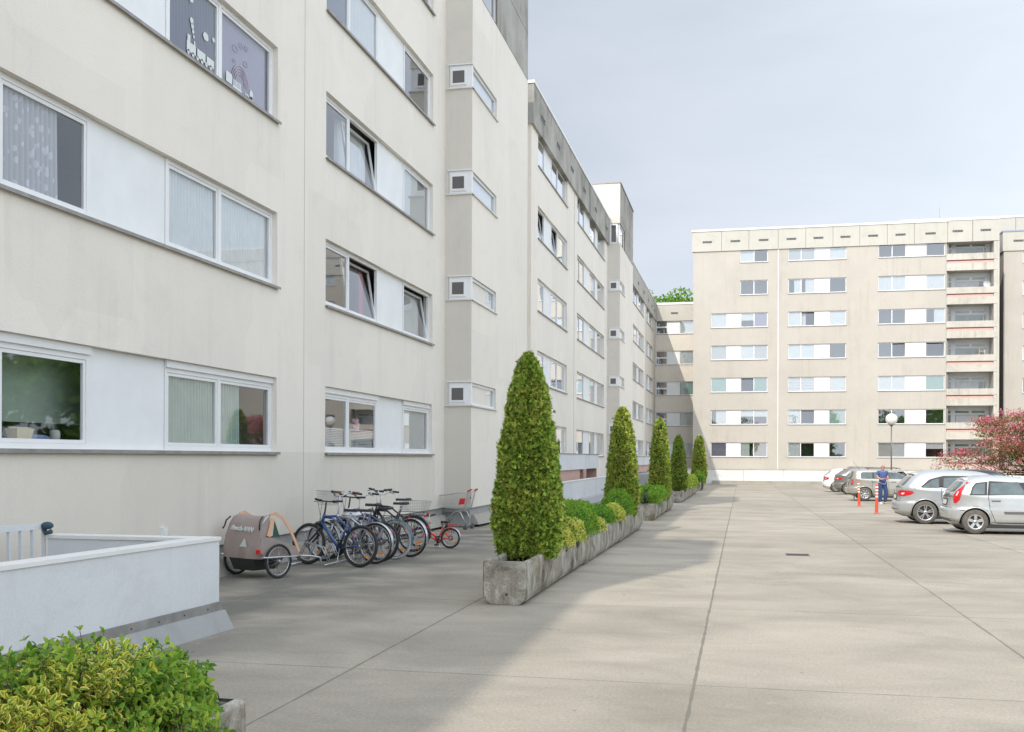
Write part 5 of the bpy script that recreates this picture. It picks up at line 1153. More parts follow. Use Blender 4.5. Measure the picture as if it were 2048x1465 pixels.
def car(name, label, spec, loc, rz):
    t = empty(name, label, 'car', 'parked cars'); B = Body(spec['tab']); pm = MAT[spec['paint']]
    body = B.mesh(spec['wheels'], spec['wr']+.05, pm); body.parent = t
    L_ = spec['L']; G_ = MAT['car_interior_glass']
    mir = lambda f: (lambda p, z, off: Vector((f(p, z, off).x, -f(p, z, off).y, z)))
    for sgn, fn in ((-1, B.side), (1, mir(B.side))):
        for poly in spec['frames']:
            m = MB(); patch(fn, poly_rows(poly, 10), 12, m, .006); m.build('window_surround', MAT['plastic_black'], t, fix=False)
        for poly in spec['windows']:
            m = MB(); patch(fn, poly_rows(poly, 10), 10, m, .012); m.build('side_window', G_, t, fix=False)
        for (xa, za, xb, zb) in spec['lines']:
            m = MB(); n = 12
            for i in range(n):
                f0, f1 = i/n, (i+1)/n; x0, z0, x1, z1 = xa+(xb-xa)*f0, za+(zb-za)*f0, xa+(xb-xa)*f1, za+(zb-za)*f1
                dx, dz = (.006, 0) if abs(zb-za) > abs(xb-xa) else (0, .006)
                m.add([fn(x0-dx, z0-dz, .003), fn(x0+dx, z0+dz, .003), fn(x1+dx, z1+dz, .003), fn(x1-dx, z1-dz, .003)], [(0, 1, 2, 3)])
            m.build('door_gap', MAT['seam'], t, fix=False)
        for (hx, hz_) in spec['handles']:
            m = MB(); p0 = fn(hx-.09, hz_, .018); p1 = fn(hx+.09, hz_, .018); m.tube([fn(hx-.10, hz_, .0), p0, p1, fn(hx+.10, hz_, 0)], .014, 6); m.build('door_handle', MAT[spec.get('handle_m', 'plastic_grey')], t)
        for (x0, x1, z0, z1) in spec.get('mould', []):
            m = MB(); patch(fn, [(z0, x0+.04, x1), (z0+.004, x0+.02, x1), (z1-.004, x0, x1), (z1, x0, x1)], 10, m, .016); m.build('side_moulding', MAT['plastic_grey'], t, fix=False)
        # wheel arch lips
        for wx in spec['wheels']:
            m = MB(); wr = spec['wr']+.05; pts = []
            for i in range(21):
                an = math.radians(-8+196*i/20); zz = spec['wr']-.0+wr*math.sin(an)*1.0; xx = wx+wr*math.cos(an)
                if zz > B.z0+.02: pts.append(fn(xx, zz, -.004))
            m.tube(pts, .016, 6); m.build('wheel_arch', pm, t)
            wheel(t, wx, sgn*(B.at(.5)[2]-.115), spec['wr'], .20, spec['rim'], spec['spokes'], spec['rim_style'], sgn, 'tyre_dusty', 'alloy')
        m = MB(); mz = spec['belt']+.06; px = spec.get('mirror', L_-1.38); p = fn(px, mz, .11); m.ball((p.x, p.y, p.z), .10, 12, sc=(.75, .9, .75)); m.bar(fn(px, mz-.03, 0), fn(px, mz-.03, .06), .05, .03); m.build('side_mirror', pm, t)
        # sill
        m = MB(); patch(fn, [(B.z0+.01, spec['wheels'][0]+wr+.02, spec['wheels'][1]-wr-.02), (B.z0+.10, spec['wheels'][0]+wr+.02, spec['wheels'][1]-wr-.02)], 10, m, .005); m.build('sill', MAT[spec.get('sill_m', 'plastic_grey')], t, fix=False)
        # tail lamp wraps the corner
        for (zz, ya_r, xs_) in [spec['tail']]:
            m = MB(); rows = zz; N = 10; vs = []
            for i, z in enumerate(rows):
                yr = ya_r[i]; xe = xs_[i]; xr, xf, hw, n = B.at(z); a = (xf-xr)/2; c = (xf+xr)/2
                t0 = min(1, abs(yr/hw)); ang0 = math.atan2(t0**(n/2), (max(0, 1-t0**n))**.5); u = min(1, abs((xe-c)/a)); ang1 = math.atan2(max(0, 1-u**n)**.5, u**(n/2))
                for j in range(N+1):
                    an = ang0+(ang1-ang0)*j/N; cx, sy = math.cos(an), math.sin(an)
                    xx = c-(a+.012)*abs(cx)**(2/n); yy = (hw+.012)*abs(sy)**(2/n); vs.append((xx, sgn*yy, z))
            w = N+1; m.add(vs, [(i*w+j, i*w+j+1, (i+1)*w+j+1, (i+1)*w+j) for i in range(len(rows)-1) for j in range(N)], 0, True)
            k = len(rows)//2
            tl = m.build('tail_light', MAT['tail_red'], t, fix=False)
            m2 = MB(); sub = []
            for i in (k-1, k):
                for j in range(4, N-3): sub.append(Vector(vs[i*w+j])+Vector((-.004, sgn*.004, 0)))
            q = N-7; m2.add(sub, [(j, j+1, q+j+1, q+j) for j in range(q-1)], 0, True); m2.build('reversing_lens', MAT['tail_clear'], tl, fix=False)
        # headlamp
        m = MB(); patch(lambda y, z, off: B.front(sgn*y, z, off), [(spec['hl'], .45, .78), (spec['hl']+.14, .42, .76)], 6, m, .01); m.build('headlight', MAT['tail_clear'], t, fix=False)
    # rear glass, wiper, plate, bumper insert
    m = MB(); patch(B.rear, [(z, -w_, w_) for z, w_ in spec['rear_glass']], 14, m, .010); rg = m.build('rear_window', G_, t, fix=False)
    z0g = spec['rear_glass'][0][0]; m = MB(); m.bar(B.rear(0, z0g-.0, .03), B.rear(-.30, z0g+.05, .03), .02, .012); m.build('wiper', MAT['plastic_black'], rg)
    pz = spec['plate']; m = MB(); patch(B.rear, [(pz, -.26, .26), (pz+.11, -.26, .26)], 6, m, .016, 0); patch(B.rear, [(pz, .225, .26), (pz+.11, .225, .26)], 2, m, .019, 1); patch(B.rear, [(pz-.03, -.30, .30), (pz+.15, -.30, .30)], 6, m, .008, 2); m.build('number_plate', [MAT['plate'], MAT['plate_blue'], MAT['plastic_grey']], t, fix=False)
    m = MB()
    for (za, zb, w_) in spec['bumper']: patch(B.rear, [(za, -w_, w_), (zb, -w_, w_)], 12, m, .010)
    m.build('bumper_insert', MAT['plastic_black' if spec.get('bump_dark', True) else 'plastic_grey'], t, fix=False)
    m = MB()
    for zl in spec['tail_gaps']:
        patch(B.rear, [(zl, -.66, .66), (zl+.012, -.66, .66)], 12, m, .004)
    m.build('tailgate_gap', MAT['seam'], t, fix=False)
    if spec.get('spoiler'):
        z, w_, d_ = spec['spoiler']; m = MB(); a = B.rear(-w_, z); b = B.rear(w_, z)
        m.add([(a.x-.0, -w_, z-.02), (a.x-d_, -w_*.96, z-.005), (a.x-d_, w_*.96, z-.005), (b.x, w_, z-.02), (a.x+.15, -w_, z+.035), (a.x-d_, -w_*.96, z+.015), (a.x-d_, w_*.96, z+.015), (b.x+.15, w_, z+.035)], [(0, 1, 2, 3), (7, 6, 5, 4), (0, 4, 5, 1), (1, 5, 6, 2), (2, 6, 7, 3)], 0, False); m.build('spoiler', pm, t)
    # windscreen
    m = MB(); patch(B.front, [(z, -w_, w_) for z, w_ in spec['wind']], 14, m, .008); m.build('windscreen', G_, t, fix=False)
    m = MB(); m.box((spec['wheels'][0]-.30, -B.at(.4)[2]+.06, B.z0-.05), (L_-.5, B.at(.4)[2]-.06, B.z0+.05)); m.build('underbody', MAT['plastic_black'], t)
    if spec.get('aerial'):
        m = MB(); x, z = spec['aerial']; m.tube([(x, 0, z), (x-.30, 0, z+.36)], .006, 5); m.ball((x, 0, z), .025, 8); m.build('aerial', MAT['plastic_black'], t)
    if spec.get('rails'):
        for sgn in (-1, 1):
            x0, x1, y_, z_ = spec['rails']; m = MB(); m.tube([(x0, sgn*y_, z_-.05), (x0+.08, sgn*y_, z_), (x1-.08, sgn*y_, z_+.01), (x1, sgn*y_, z_-.05)], .018, 6); m.build('roof_rail', MAT['plastic_black'], t)
    for f in spec.get('extra', []): f(t, B)
    t.location = loc; t.rotation_euler = (0, 0, rz); return t

def tab_hatch(L, H, hw, glassx=.33, hood=.92, belt=.93, cowl=1.12, roofx=.50, nose=0, n=4.5, low=.20, tum=.20, rear_under=.13):
    """general five door body"""
    return [(low, rear_under+.12, L-.22, hw-.10, 3.6), (low+.06, rear_under, L-.10, hw-.05, 4.0), (.36, .04, L-.03, hw-.015, n), (.50, .0, L, hw, n), (.60, .012, L-.01, hw, n), (.66, .075, L-.03, hw-.004, n),
            (.74, .085, L-.10, hw-.008, n), (hood-.10, .10, L-.26, hw-.014, n), (hood-.03, .105, L-.55, hw-.018, n), (hood, .11, L-.85, hw-.022, n), (belt+.03, .12, L-cowl, hw-.035, n+.4), (belt+.10, .15, L-cowl-.13, hw-.055, n+.6),
            (H-.28, .12+glassx*.55, L-cowl-.46, hw-tum*.62, n+.8), (H-.16, .12+glassx*.85, L-cowl-.68, hw-tum*.90, n+.8), (H-.11, .12+glassx, L-cowl-.80, hw-tum-.01, n+.5), (H-.075, .20+glassx, L-cowl-.92, hw-tum-.045, n), (H-.045, .36+glassx, L-cowl-1.06, hw-tum-.11, 4), (H-.02, roofx+.28, L-cowl-1.28, hw-tum-.24, 3.4), (H, roofx+.75, L-cowl-1.65, hw-tum-.48, 3)]

# nearest: silver hatchback with tall red pillar lamps
H1 = dict(L=3.92, paint='paint_silver_light', wheels=(.66, 3.12), wr=.305, rim=.19, spokes=5, rim_style='wide', belt=.95, tab=tab_hatch(3.92, 1.46, .84),
    frames=[[(.52, .965), (.60, 1.17), (.70, 1.285), (.96, 1.30), (.92, .965)], [(.93, .965), (.99, 1.315), (2.62, 1.30), (2.98, .975)]],
    windows=[[(.57, .99), (.63, 1.15), (.71, 1.25), (.90, 1.265), (.87, .99)], [(.99, .985), (1.03, 1.285), (1.66, 1.30), (1.83, .985)], [(1.96, .985), (1.80, 1.30), (2.52, 1.285), (2.86, .985)]],
    lines=[(.95, .96, .99, .62), (1.0, .60, 1.12, .30), (1.90, .96, 1.90, .27), (2.95, .95, 2.88, .27), (1.15, .272, 2.85, .272), (.30, .58, .60, .60)], handles=[(1.13, .83), (2.08, .83)], mould=[(1.30, 2.80, .505, .565)],
    tail=([.76, .84, .95, 1.05, 1.15, 1.24, 1.30], [.60, .58, .585, .60, .60, .61, .63], [.24, .31, .34, .37, .42, .47, .50]), hl=.66, rear_glass=[(.93, .52), (1.05, .55), (1.18, .54), (1.29, .50)], plate=.72, bumper=[(.30, .37, .60)], bump_dark=False, tail_gaps=[.645, .905],
    spoiler=(1.345, .48, .05), wind=[(1.02, .60), (1.16, .60), (1.30, .54)], handle_m='plastic_grey')
# second: silver compact van-like car, low wide lamps
H2 = dict(L=4.36, paint='paint_silver', wheels=(.80, 3.50), wr=.335, rim=.235, spokes=5, rim_style='double', belt=.98, tab=tab_hatch(4.36, 1.57, .89, glassx=.42, hood=.98, belt=.98, cowl=.98, tum=.19),
    frames=[[(.62, 1.035), (.92, 1.30), (1.30, 1.40), (2.85, 1.40), (3.30, 1.03)]],
    windows=[[(.70, 1.055), (.98, 1.27), (1.17, 1.325), (1.17, 1.055)], [(1.28, 1.055), (1.31, 1.36), (2.02, 1.37), (2.10, 1.055)], [(2.20, 1.055), (2.14, 1.37), (2.80, 1.365), (3.18, 1.055)]],
    lines=[(1.23, 1.04, 1.23, .75), (1.23, .75, 1.40, .32), (2.15, 1.03, 2.15, .27), (3.20, 1.02, 3.10, .27), (1.40, .27, 3.08, .27), (.50, 1.0, .78, 1.40)], handles=[(1.47, .92), (2.40, .92)],
    tail=([.80, .85, .90, .95, .965], [.40, .37, .38, .44, .5], [.26, .42, .50, .46, .36]), hl=.72, rear_glass=[(1.05, .56), (1.17, .58), (1.30, .54), (1.37, .50)], plate=.72, bumper=[(.26, .42, .70)], tail_gaps=[.66],
    spoiler=(1.445, .55, .12), wind=[(1.08, .64), (1.22, .64), (1.38, .56)], handle_m='chrome', aerial=None)
# champagne hatch with round bulbous lamps and mud flap
def sandero_extra(t, B):
    m = MB(); m.box((.30, -.80, .06), (.32, -.58, .30)); m.build('mud_flap', MAT['plastic_black'], t)
H3 = dict(L=4.02, paint='paint_champagne', wheels=(.78, 3.37), wr=.315, rim=.20, spokes=8, rim_style='x', belt=1.0, tab=tab_hatch(4.02, 1.53, .865, glassx=.16, hood=.97, belt=.98, cowl=1.05, tum=.17, rear_under=.20),
    frames=[[(.62, 1.02), (.60, 1.32), (.72, 1.38), (2.62, 1.385), (3.02, 1.01)]],
    windows=[[(.67, 1.045), (.64, 1.30), (.72, 1.345), (1.12, 1.355), (1.12, 1.045)], [(1.20, 1.045), (1.20, 1.36), (1.74, 1.36), (1.80, 1.045)], [(1.90, 1.045), (1.84, 1.36), (2.54, 1.35), (2.90, 1.045)]],
    lines=[(.55, 1.42, .50, .66), (1.10, .98, 1.12, .60), (1.85, 1.0, 1.85, .27), (2.95, .98, 2.85, .27), (1.25, .285, 2.85, .285)], handles=[(1.20, .90), (2.06, .90)],
    tail=([.72, .79, .86, .93, .99, 1.02], [.64, .60, .59, .60, .64, .68], [.20, .26, .28, .27, .24, .20]), hl=.70, rear_glass=[(1.03, .58), (1.18, .60), (1.32, .56), (1.39, .50)], plate=.74, bumper=[(.27, .34, .62)], tail_gaps=[.63],
    wind=[(1.06, .62), (1.20, .62), (1.36, .56)], aerial=(.62, 1.49), rails=(.9, 2.4, .58, 1.54), extra=[sandero_extra], handle_m='plastic_grey')
H4 = dict(H2); H4.update(L=4.39, paint='paint_grey', tab=tab_hatch(4.39, 1.60, .905, glassx=.62, hood=1.0, belt=1.02, cowl=1.05, tum=.21), rim_style='x', aerial=None,
    tail=([.82, .87, .93, .97], [.38, .36, .38, .46], [.34, .46, .44, .30]), bumper=[(.26, .45, .72)])
H5 = dict(H1); H5.update(L=4.26, paint='paint_white', wheels=(.80, 3.42), wr=.32, rim=.22, spokes=5, rim_style='double', tab=tab_hatch(4.26, 1.46, .89, glassx=.42, tum=.20), mould=[],
    frames=[[(.70, .965), (.95, 1.22), (1.15, 1.30), (2.60, 1.30), (3.08, .975)]], windows=[[(.80, .99), (1.0, 1.21), (1.10, 1.25), (1.10, .99)], [(1.18, .99), (1.20, 1.275), (1.85, 1.28), (1.95, .99)], [(2.05, .99), (1.98, 1.28), (2.55, 1.27), (2.96, .99)]],
    lines=[(1.14, .96, 1.20, .30), (2.0, .96, 2.0, .27), (3.0, .95, 2.95, .27)], handles=[(1.35, .84), (2.25, .84)], tail=([.76, .82, .88, .92], [.40, .38, .40, .44], [.26, .36, .36, .28]), spoiler=(1.36, .55, .12))
H6 = dict(H1); H6.update(L=4.3, paint='paint_black', wheels=(.8, 3.45), tab=tab_hatch(4.3, 1.50, .88, glassx=.5, tum=.20), mould=[], aerial=None)
def carpos(u_w, v_bot, spec, du=0):
    q = ong(u_w, v_bot); return q
c1 = Vector((5.27, 26.2)); 
q = ong(1942, 1069); car('hatchback', 'silver hatchback with tall red lamps up its rear pillars, nearest of the parked cars', H1, (q.x-.66+.10, q.y+.78, gz(27)), 0)
q = ong(1843, 1048.5); car('hatchback', 'silver car with wide flat red rear lamps, between near hatchback and person', H2, (q.x-.80+.10, q.y+.80, gz(32)), 0)
q = ong(1725, 1002.5); car('hatchback', 'champagne coloured car with bulbous red lamps and a roof aerial, behind the person', H3, (q.x-.78+.10, q.y+.80, gz(50)), 0)
q = ong(1697, 989.5); car('hatchback', 'grey brown car half hidden behind the champagne one', H4, (q.x-.80, q.y+.80, gz(61)), 0)
q = ong(1673, 985); car('hatchback', 'white hatchback, farthest of the row, against the low white wall', H5, (q.x-.80, q.y+.80, gz(66)), 0)
q = ong(1935, 984); car('hatchback', 'dark car of which only the roof shows, in front of the pink hawthorn', H6, (11.0, 61.0, gz(61)), 0)

# ================================================================== POSTS, LAMP
mat('post_orange', (.70, .10, .04), .5, var=.12, vscale=9); mat('reflect_white', (.82, .83, .84), .35); mat('globe', (.80, .79, .76), .35, spec=.6); mat('pole_grey', (.20, .20, .20), .5, .4)
def post(u, v, label, lean):
    q = ong(u, v); t = empty('flexible_post', label, 'bollard', 'orange flexible parking posts'); p = MB()
    p.lathe([(.085, 0), (.085, .015), (.058, .03), (.055, .08), (.050, .45), (.044, .9), (.042, 1.02), (.02, 1.035)], 20); p.build('post', MAT['post_orange'], t)
    for i in range(4):
        z = .58+i*.11; r = MB(); r.lathe([(.0505, z), (.0490, z+.055)], 20, cap=False); r.build('reflective_band', MAT['reflect_white'], t)
    t.location = q; t.rotation_euler = lean
post(1718.5, 1013.5, 'orange flexible post with white bands beside the champagne car wheel, the farther one', (R(1), R(-2), 0))
post(1753, 1028.5, 'orange flexible post with white bands just in front of the person, the nearer one', (0, R(.6), 0))
t = empty('street_lamp', 'globe street lamp on a thin grey pole in front of the sunlit block', 'lamp'); yl_ = 57.0; q = ony(1783, 839, yl_)
p = MB(); p.tube([(q.x, yl_, gz(yl_)), (q.x, yl_, gz(yl_)+1.0)], .06, 12); p.tube([(q.x, yl_, gz(yl_)+1.0), (q.x, yl_, q.z-.27)], .035, 12); p.build('pole', MAT['pole_grey'], t)
p = MB(); p.ball((q.x, yl_, q.z), .30, 24); p.build('globe', MAT['globe'], t)
p = MB(); p.lathe([(.05, -.36), (.11, -.30), (.12, -.26)], 16, c=(q.x, yl_, q.z)); p.build('collar', MAT['pole_grey'], t)
settle(t, (q.x, yl_, gz(yl_)))
q = ong(1595, 1110.5); t = empty('drain_grate', 'small iron drain grate set in the concrete yard', 'drain'); p = MB(); w, l = .20, .16
for i in range(9): p.box((-w+i*.045, -l, 0), (-w+i*.045+.022, l, .006))
p.box((-w-.02, -l-.02, 0), (w+.02, -l, .008)); p.box((-w-.02, l, 0), (w+.02, l+.02, .008)); p.build('grate', mat('iron', (.09, .085, .08), .7, .5, var=.3), t)
p = MB(); p.quad((-w, -l, .002), (w, -l, .002), (w, l, .002), (-w, l, .002)); p.build('drain_pit', MAT['dark_frame'], t); t.location = (q.x, q.y, gz(q.y)+.002)

# ================================================================== PERSON
mat('skin', (.55, .30, .22), .6, var=.08, vscale=30); mat('denim', (.035, .075, .19), .9, var=.35, vscale=16); mat('shirt_blue', (.07, .12, .32), .85, var=.25, vscale=14); mat('shoe_yellow', (.50, .36, .08), .7); mat('shoe_white', (.8, .8, .8), .6); mat('hair_grey', (.40, .37, .34), .9)
def skin_mesh(name, joints, edges, m, parent, sub=2):
    me = bpy.data.meshes.new(name); me.from_pydata([j[0] for j in joints], edges, []); o = bpy.data.objects.new(name, me); COL.objects.link(o)
    md = o.modifiers.new('skin', 'SKIN'); md.use_smooth_shade = True
    for i, j in enumerate(joints):
        r = j[1]; me.skin_vertices[0].data[i].radius = (r, r) if isinstance(r, (int, float)) else r
    me.skin_vertices[0].data[0].use_root = True
    o.modifiers.new('sub', 'SUBSURF').levels = sub; o.modifiers['sub'].render_levels = sub
    dg = bpy.context.evaluated_depsgraph_get(); nm = bpy.data.meshes.new_from_object(o.evaluated_get(dg)); o.modifiers.clear(); o.data = nm; bpy.data.meshes.remove(me); nm.name = name
    nm.materials.clear(); nm.materials.append(m)
    for p_ in nm.polygons: p_.use_smooth = True
    o.parent = parent; return o
def person():
    t = empty('person', 'person in a blue polo shirt and jeans standing between the parked cars, hands together', 'person')
    # local: faces -y (towards the camera), x to the picture's right
    J = [((0, 0, .93), (.12, .08)), ((0, .0, 1.10), (.120, .09)), ((0, .005, 1.30), (.130, .085)), ((0, .01, 1.43), (.09, .065)), ((0, .0, 1.50), .055), ((.005, -.015, 1.56), .058), ((.01, -.02, 1.63), (.074, .088)), ((.01, -.015, 1.70), (.070, .082)), ((.01, -.01, 1.745), (.035, .045)),
         ((-.19, .02, 1.42), .055), ((-.245, .01, 1.20), .045), ((-.15, -.20, 1.10), .036), ((-.03, -.29, 1.13), .026),
         ((.19, .02, 1.42), .055), ((.235, .02, 1.19), .045), ((.17, -.19, 1.11), .036), ((.07, -.29, 1.14), .026),
         ((-.095, 0, .86), .092), ((-.105, -.03, .50), .060), ((-.10, .02, .10), .040), ((-.10, -.05, .045), .035),
         ((.095, 0, .86), .092), ((.145, -.06, .50), .060), ((.115, .02, .10), .040), ((.13, -.05, .045), .035)]
    Ed = [(0, 1), (1, 2), (2, 3), (3, 4), (4, 5), (5, 6), (6, 7), (7, 8), (3, 9), (9, 10), (10, 11), (11, 12), (3, 13), (13, 14), (14, 15), (15, 16), (0, 17), (17, 18), (18, 19), (19, 20), (0, 21), (21, 22), (22, 23), (23, 24)]
    skin_mesh('body', J, Ed, MAT['skin'], t)
    # hands: palm and five bent fingers each, over the bunch of keys they hold
    for s, c in ((-1, (-.03, -.29, 1.13)), (1, (.07, -.29, 1.14))):
        c = Vector(c); HJ = [(c, .018), (c+Vector((-s*.03, -.02, 0)), (.026, .016))]; HE = [(0, 1)]
        for k in range(4):
            b = c+Vector((-s*.05, -.03, .024-k*.016)); i = len(HJ); ln = (.030, .034, .032, .025)[k]
            HJ += [(b, .009), (b+Vector((-s*ln*.8, -.012, -.004)), .008), (b+Vector((-s*ln, .012, -.012)), .007)]; HE += [(1, i), (i, i+1), (i+1, i+2)]
        i = len(HJ); HJ += [(c+Vector((-s*.02, -.035, .03)), .010), (c+Vector((-s*.045, -.05, .035)), .008)]; HE += [(1, i), (i, i+1)]
        skin_mesh('hand', HJ, HE, MAT['skin'], t, 1)
    S = [((0, .0, .83), (.165, .125)), ((0, -.005, 1.10), (.168, .135)), ((0, .005, 1.30), (.182, .125)), ((0, .01, 1.43), (.135, .098)), ((0, 0, 1.49), .064), ((-.19, .02, 1.42), .075), ((-.232, .012, 1.27), .068), ((.19, .02, 1.42), .075), ((.225, .018, 1.27), .068)]
    skin_mesh('shirt', S, [(0, 1), (1, 2), (2, 3), (3, 4), (3, 5), (5, 6), (3, 7), (7, 8)], MAT['shirt_blue'], t)
    T = [((0, 0, .99), (.150, .115)), ((-.090, 0, .84), (.115, .115)), ((-.108, -.03, .50), .092), ((-.10, .02, .07), .078), ((.090, 0, .84), (.115, .115)), ((.148, -.06, .50), .092), ((.115, .02, .07), .078)]
    skin_mesh('trousers', T, [(0, 1), (1, 2), (2, 3), (0, 4), (4, 5), (5, 6)], MAT['denim'], t)
    b = MB(); b.lathe([(.155, .915), (.158, .95)], 24, cap=False); 
    for x_, m_ in ((-.10, 'shoe_white'), (.125, 'shoe_yellow')):
        s = MB(); s.ball((x_, -.05, .045), .05, 14, sc=(.95, 2.6, .85)); s.box((x_-.045, -.17, 0), (x_+.045, .07, .022)); s.build('shoe', MAT[m_], t)
    # face: nose, eyes, mouth, ears; short grey fringe of hair; glasses
    f = MB(); f.ball((.01, -.115, 1.625), .016, 8, sc=(.8, 1.2, 1.4)); f.ball((-.078, -.01, 1.63), .022, 8, sc=(.4, .8, 1.3)); f.ball((.098, -.01, 1.63), .022, 8, sc=(.4, .8, 1.3)); f.build('nose_and_ears', MAT['skin'], t)
    f = MB(); f.ball((-.022, -.098, 1.652), .010, 8); f.ball((.042, -.098, 1.652), .010, 8); f.build('eyes', MAT['dark_frame'], t)
    f = MB(); f.tube([(-.012, -.101, 1.583), (.01, -.106, 1.582), (.032, -.101, 1.583)], .005, 6); f.build('mouth', mat('lips', (.40, .14, .12), .6), t)
    f = MB(); f.tube([(-.055, -.095, 1.655), (-.04, -.108, 1.668), (-.008, -.111, 1.655), (-.03, -.108, 1.64), (-.055, -.095, 1.655)], .0025, 5); f.tube([(.028, -.111, 1.655), (.06, -.108, 1.668), (.075, -.095, 1.655), (.05, -.108, 1.64), (.028, -.111, 1.655)], .0025, 5); f.tube([(-.008, -.112, 1.656), (.028, -.112, 1.656)], .002, 5); f.build('glasses', MAT['dark_frame'], t)
    h = MB(); h.ball((.01, .018, 1.655), .088, 16, sc=(.98, .92, .75)); h.build('hair', MAT['hair_grey'], t)
    c = MB(); c.tube([(-.055, -.03, 1.50), (0, -.075, 1.485), (.055, -.03, 1.50), (.05, .05, 1.51), (-.05, .05, 1.51)], .016, 6, closed=True); c.build('collar', MAT['shirt_blue'], t)
    q = ong(1765, 1008.5); t.location = (q.x, q.y, gz(q.y)+.0); t.rotation_euler = (0, 0, R(14)); t.scale = (.985,)*3
    k = MB(); M_ = Matrix.Translation(t.location) @ Euler((0, 0, R(14))).to_matrix().to_4x4()
    k.tube([M_ @ Vector((.03, -.335, 1.15)), M_ @ Vector((.06, -.37, 1.05)), M_ @ Vector((.05, -.33, .95)), M_ @ Vector((.035, -.36, .88))], .012, 6); k.ball(tuple(M_ @ Vector((.05, -.34, .90))), .035, 8, sc=(.7, .5, 1.2))
    o = k.build('key_strap', MAT['plastic_black']); tag(o, 'dark key strap hanging from the hands of the person in the blue shirt', 'strap'); settle(o, M_ @ Vector((.05, -.34, .9)))
person()

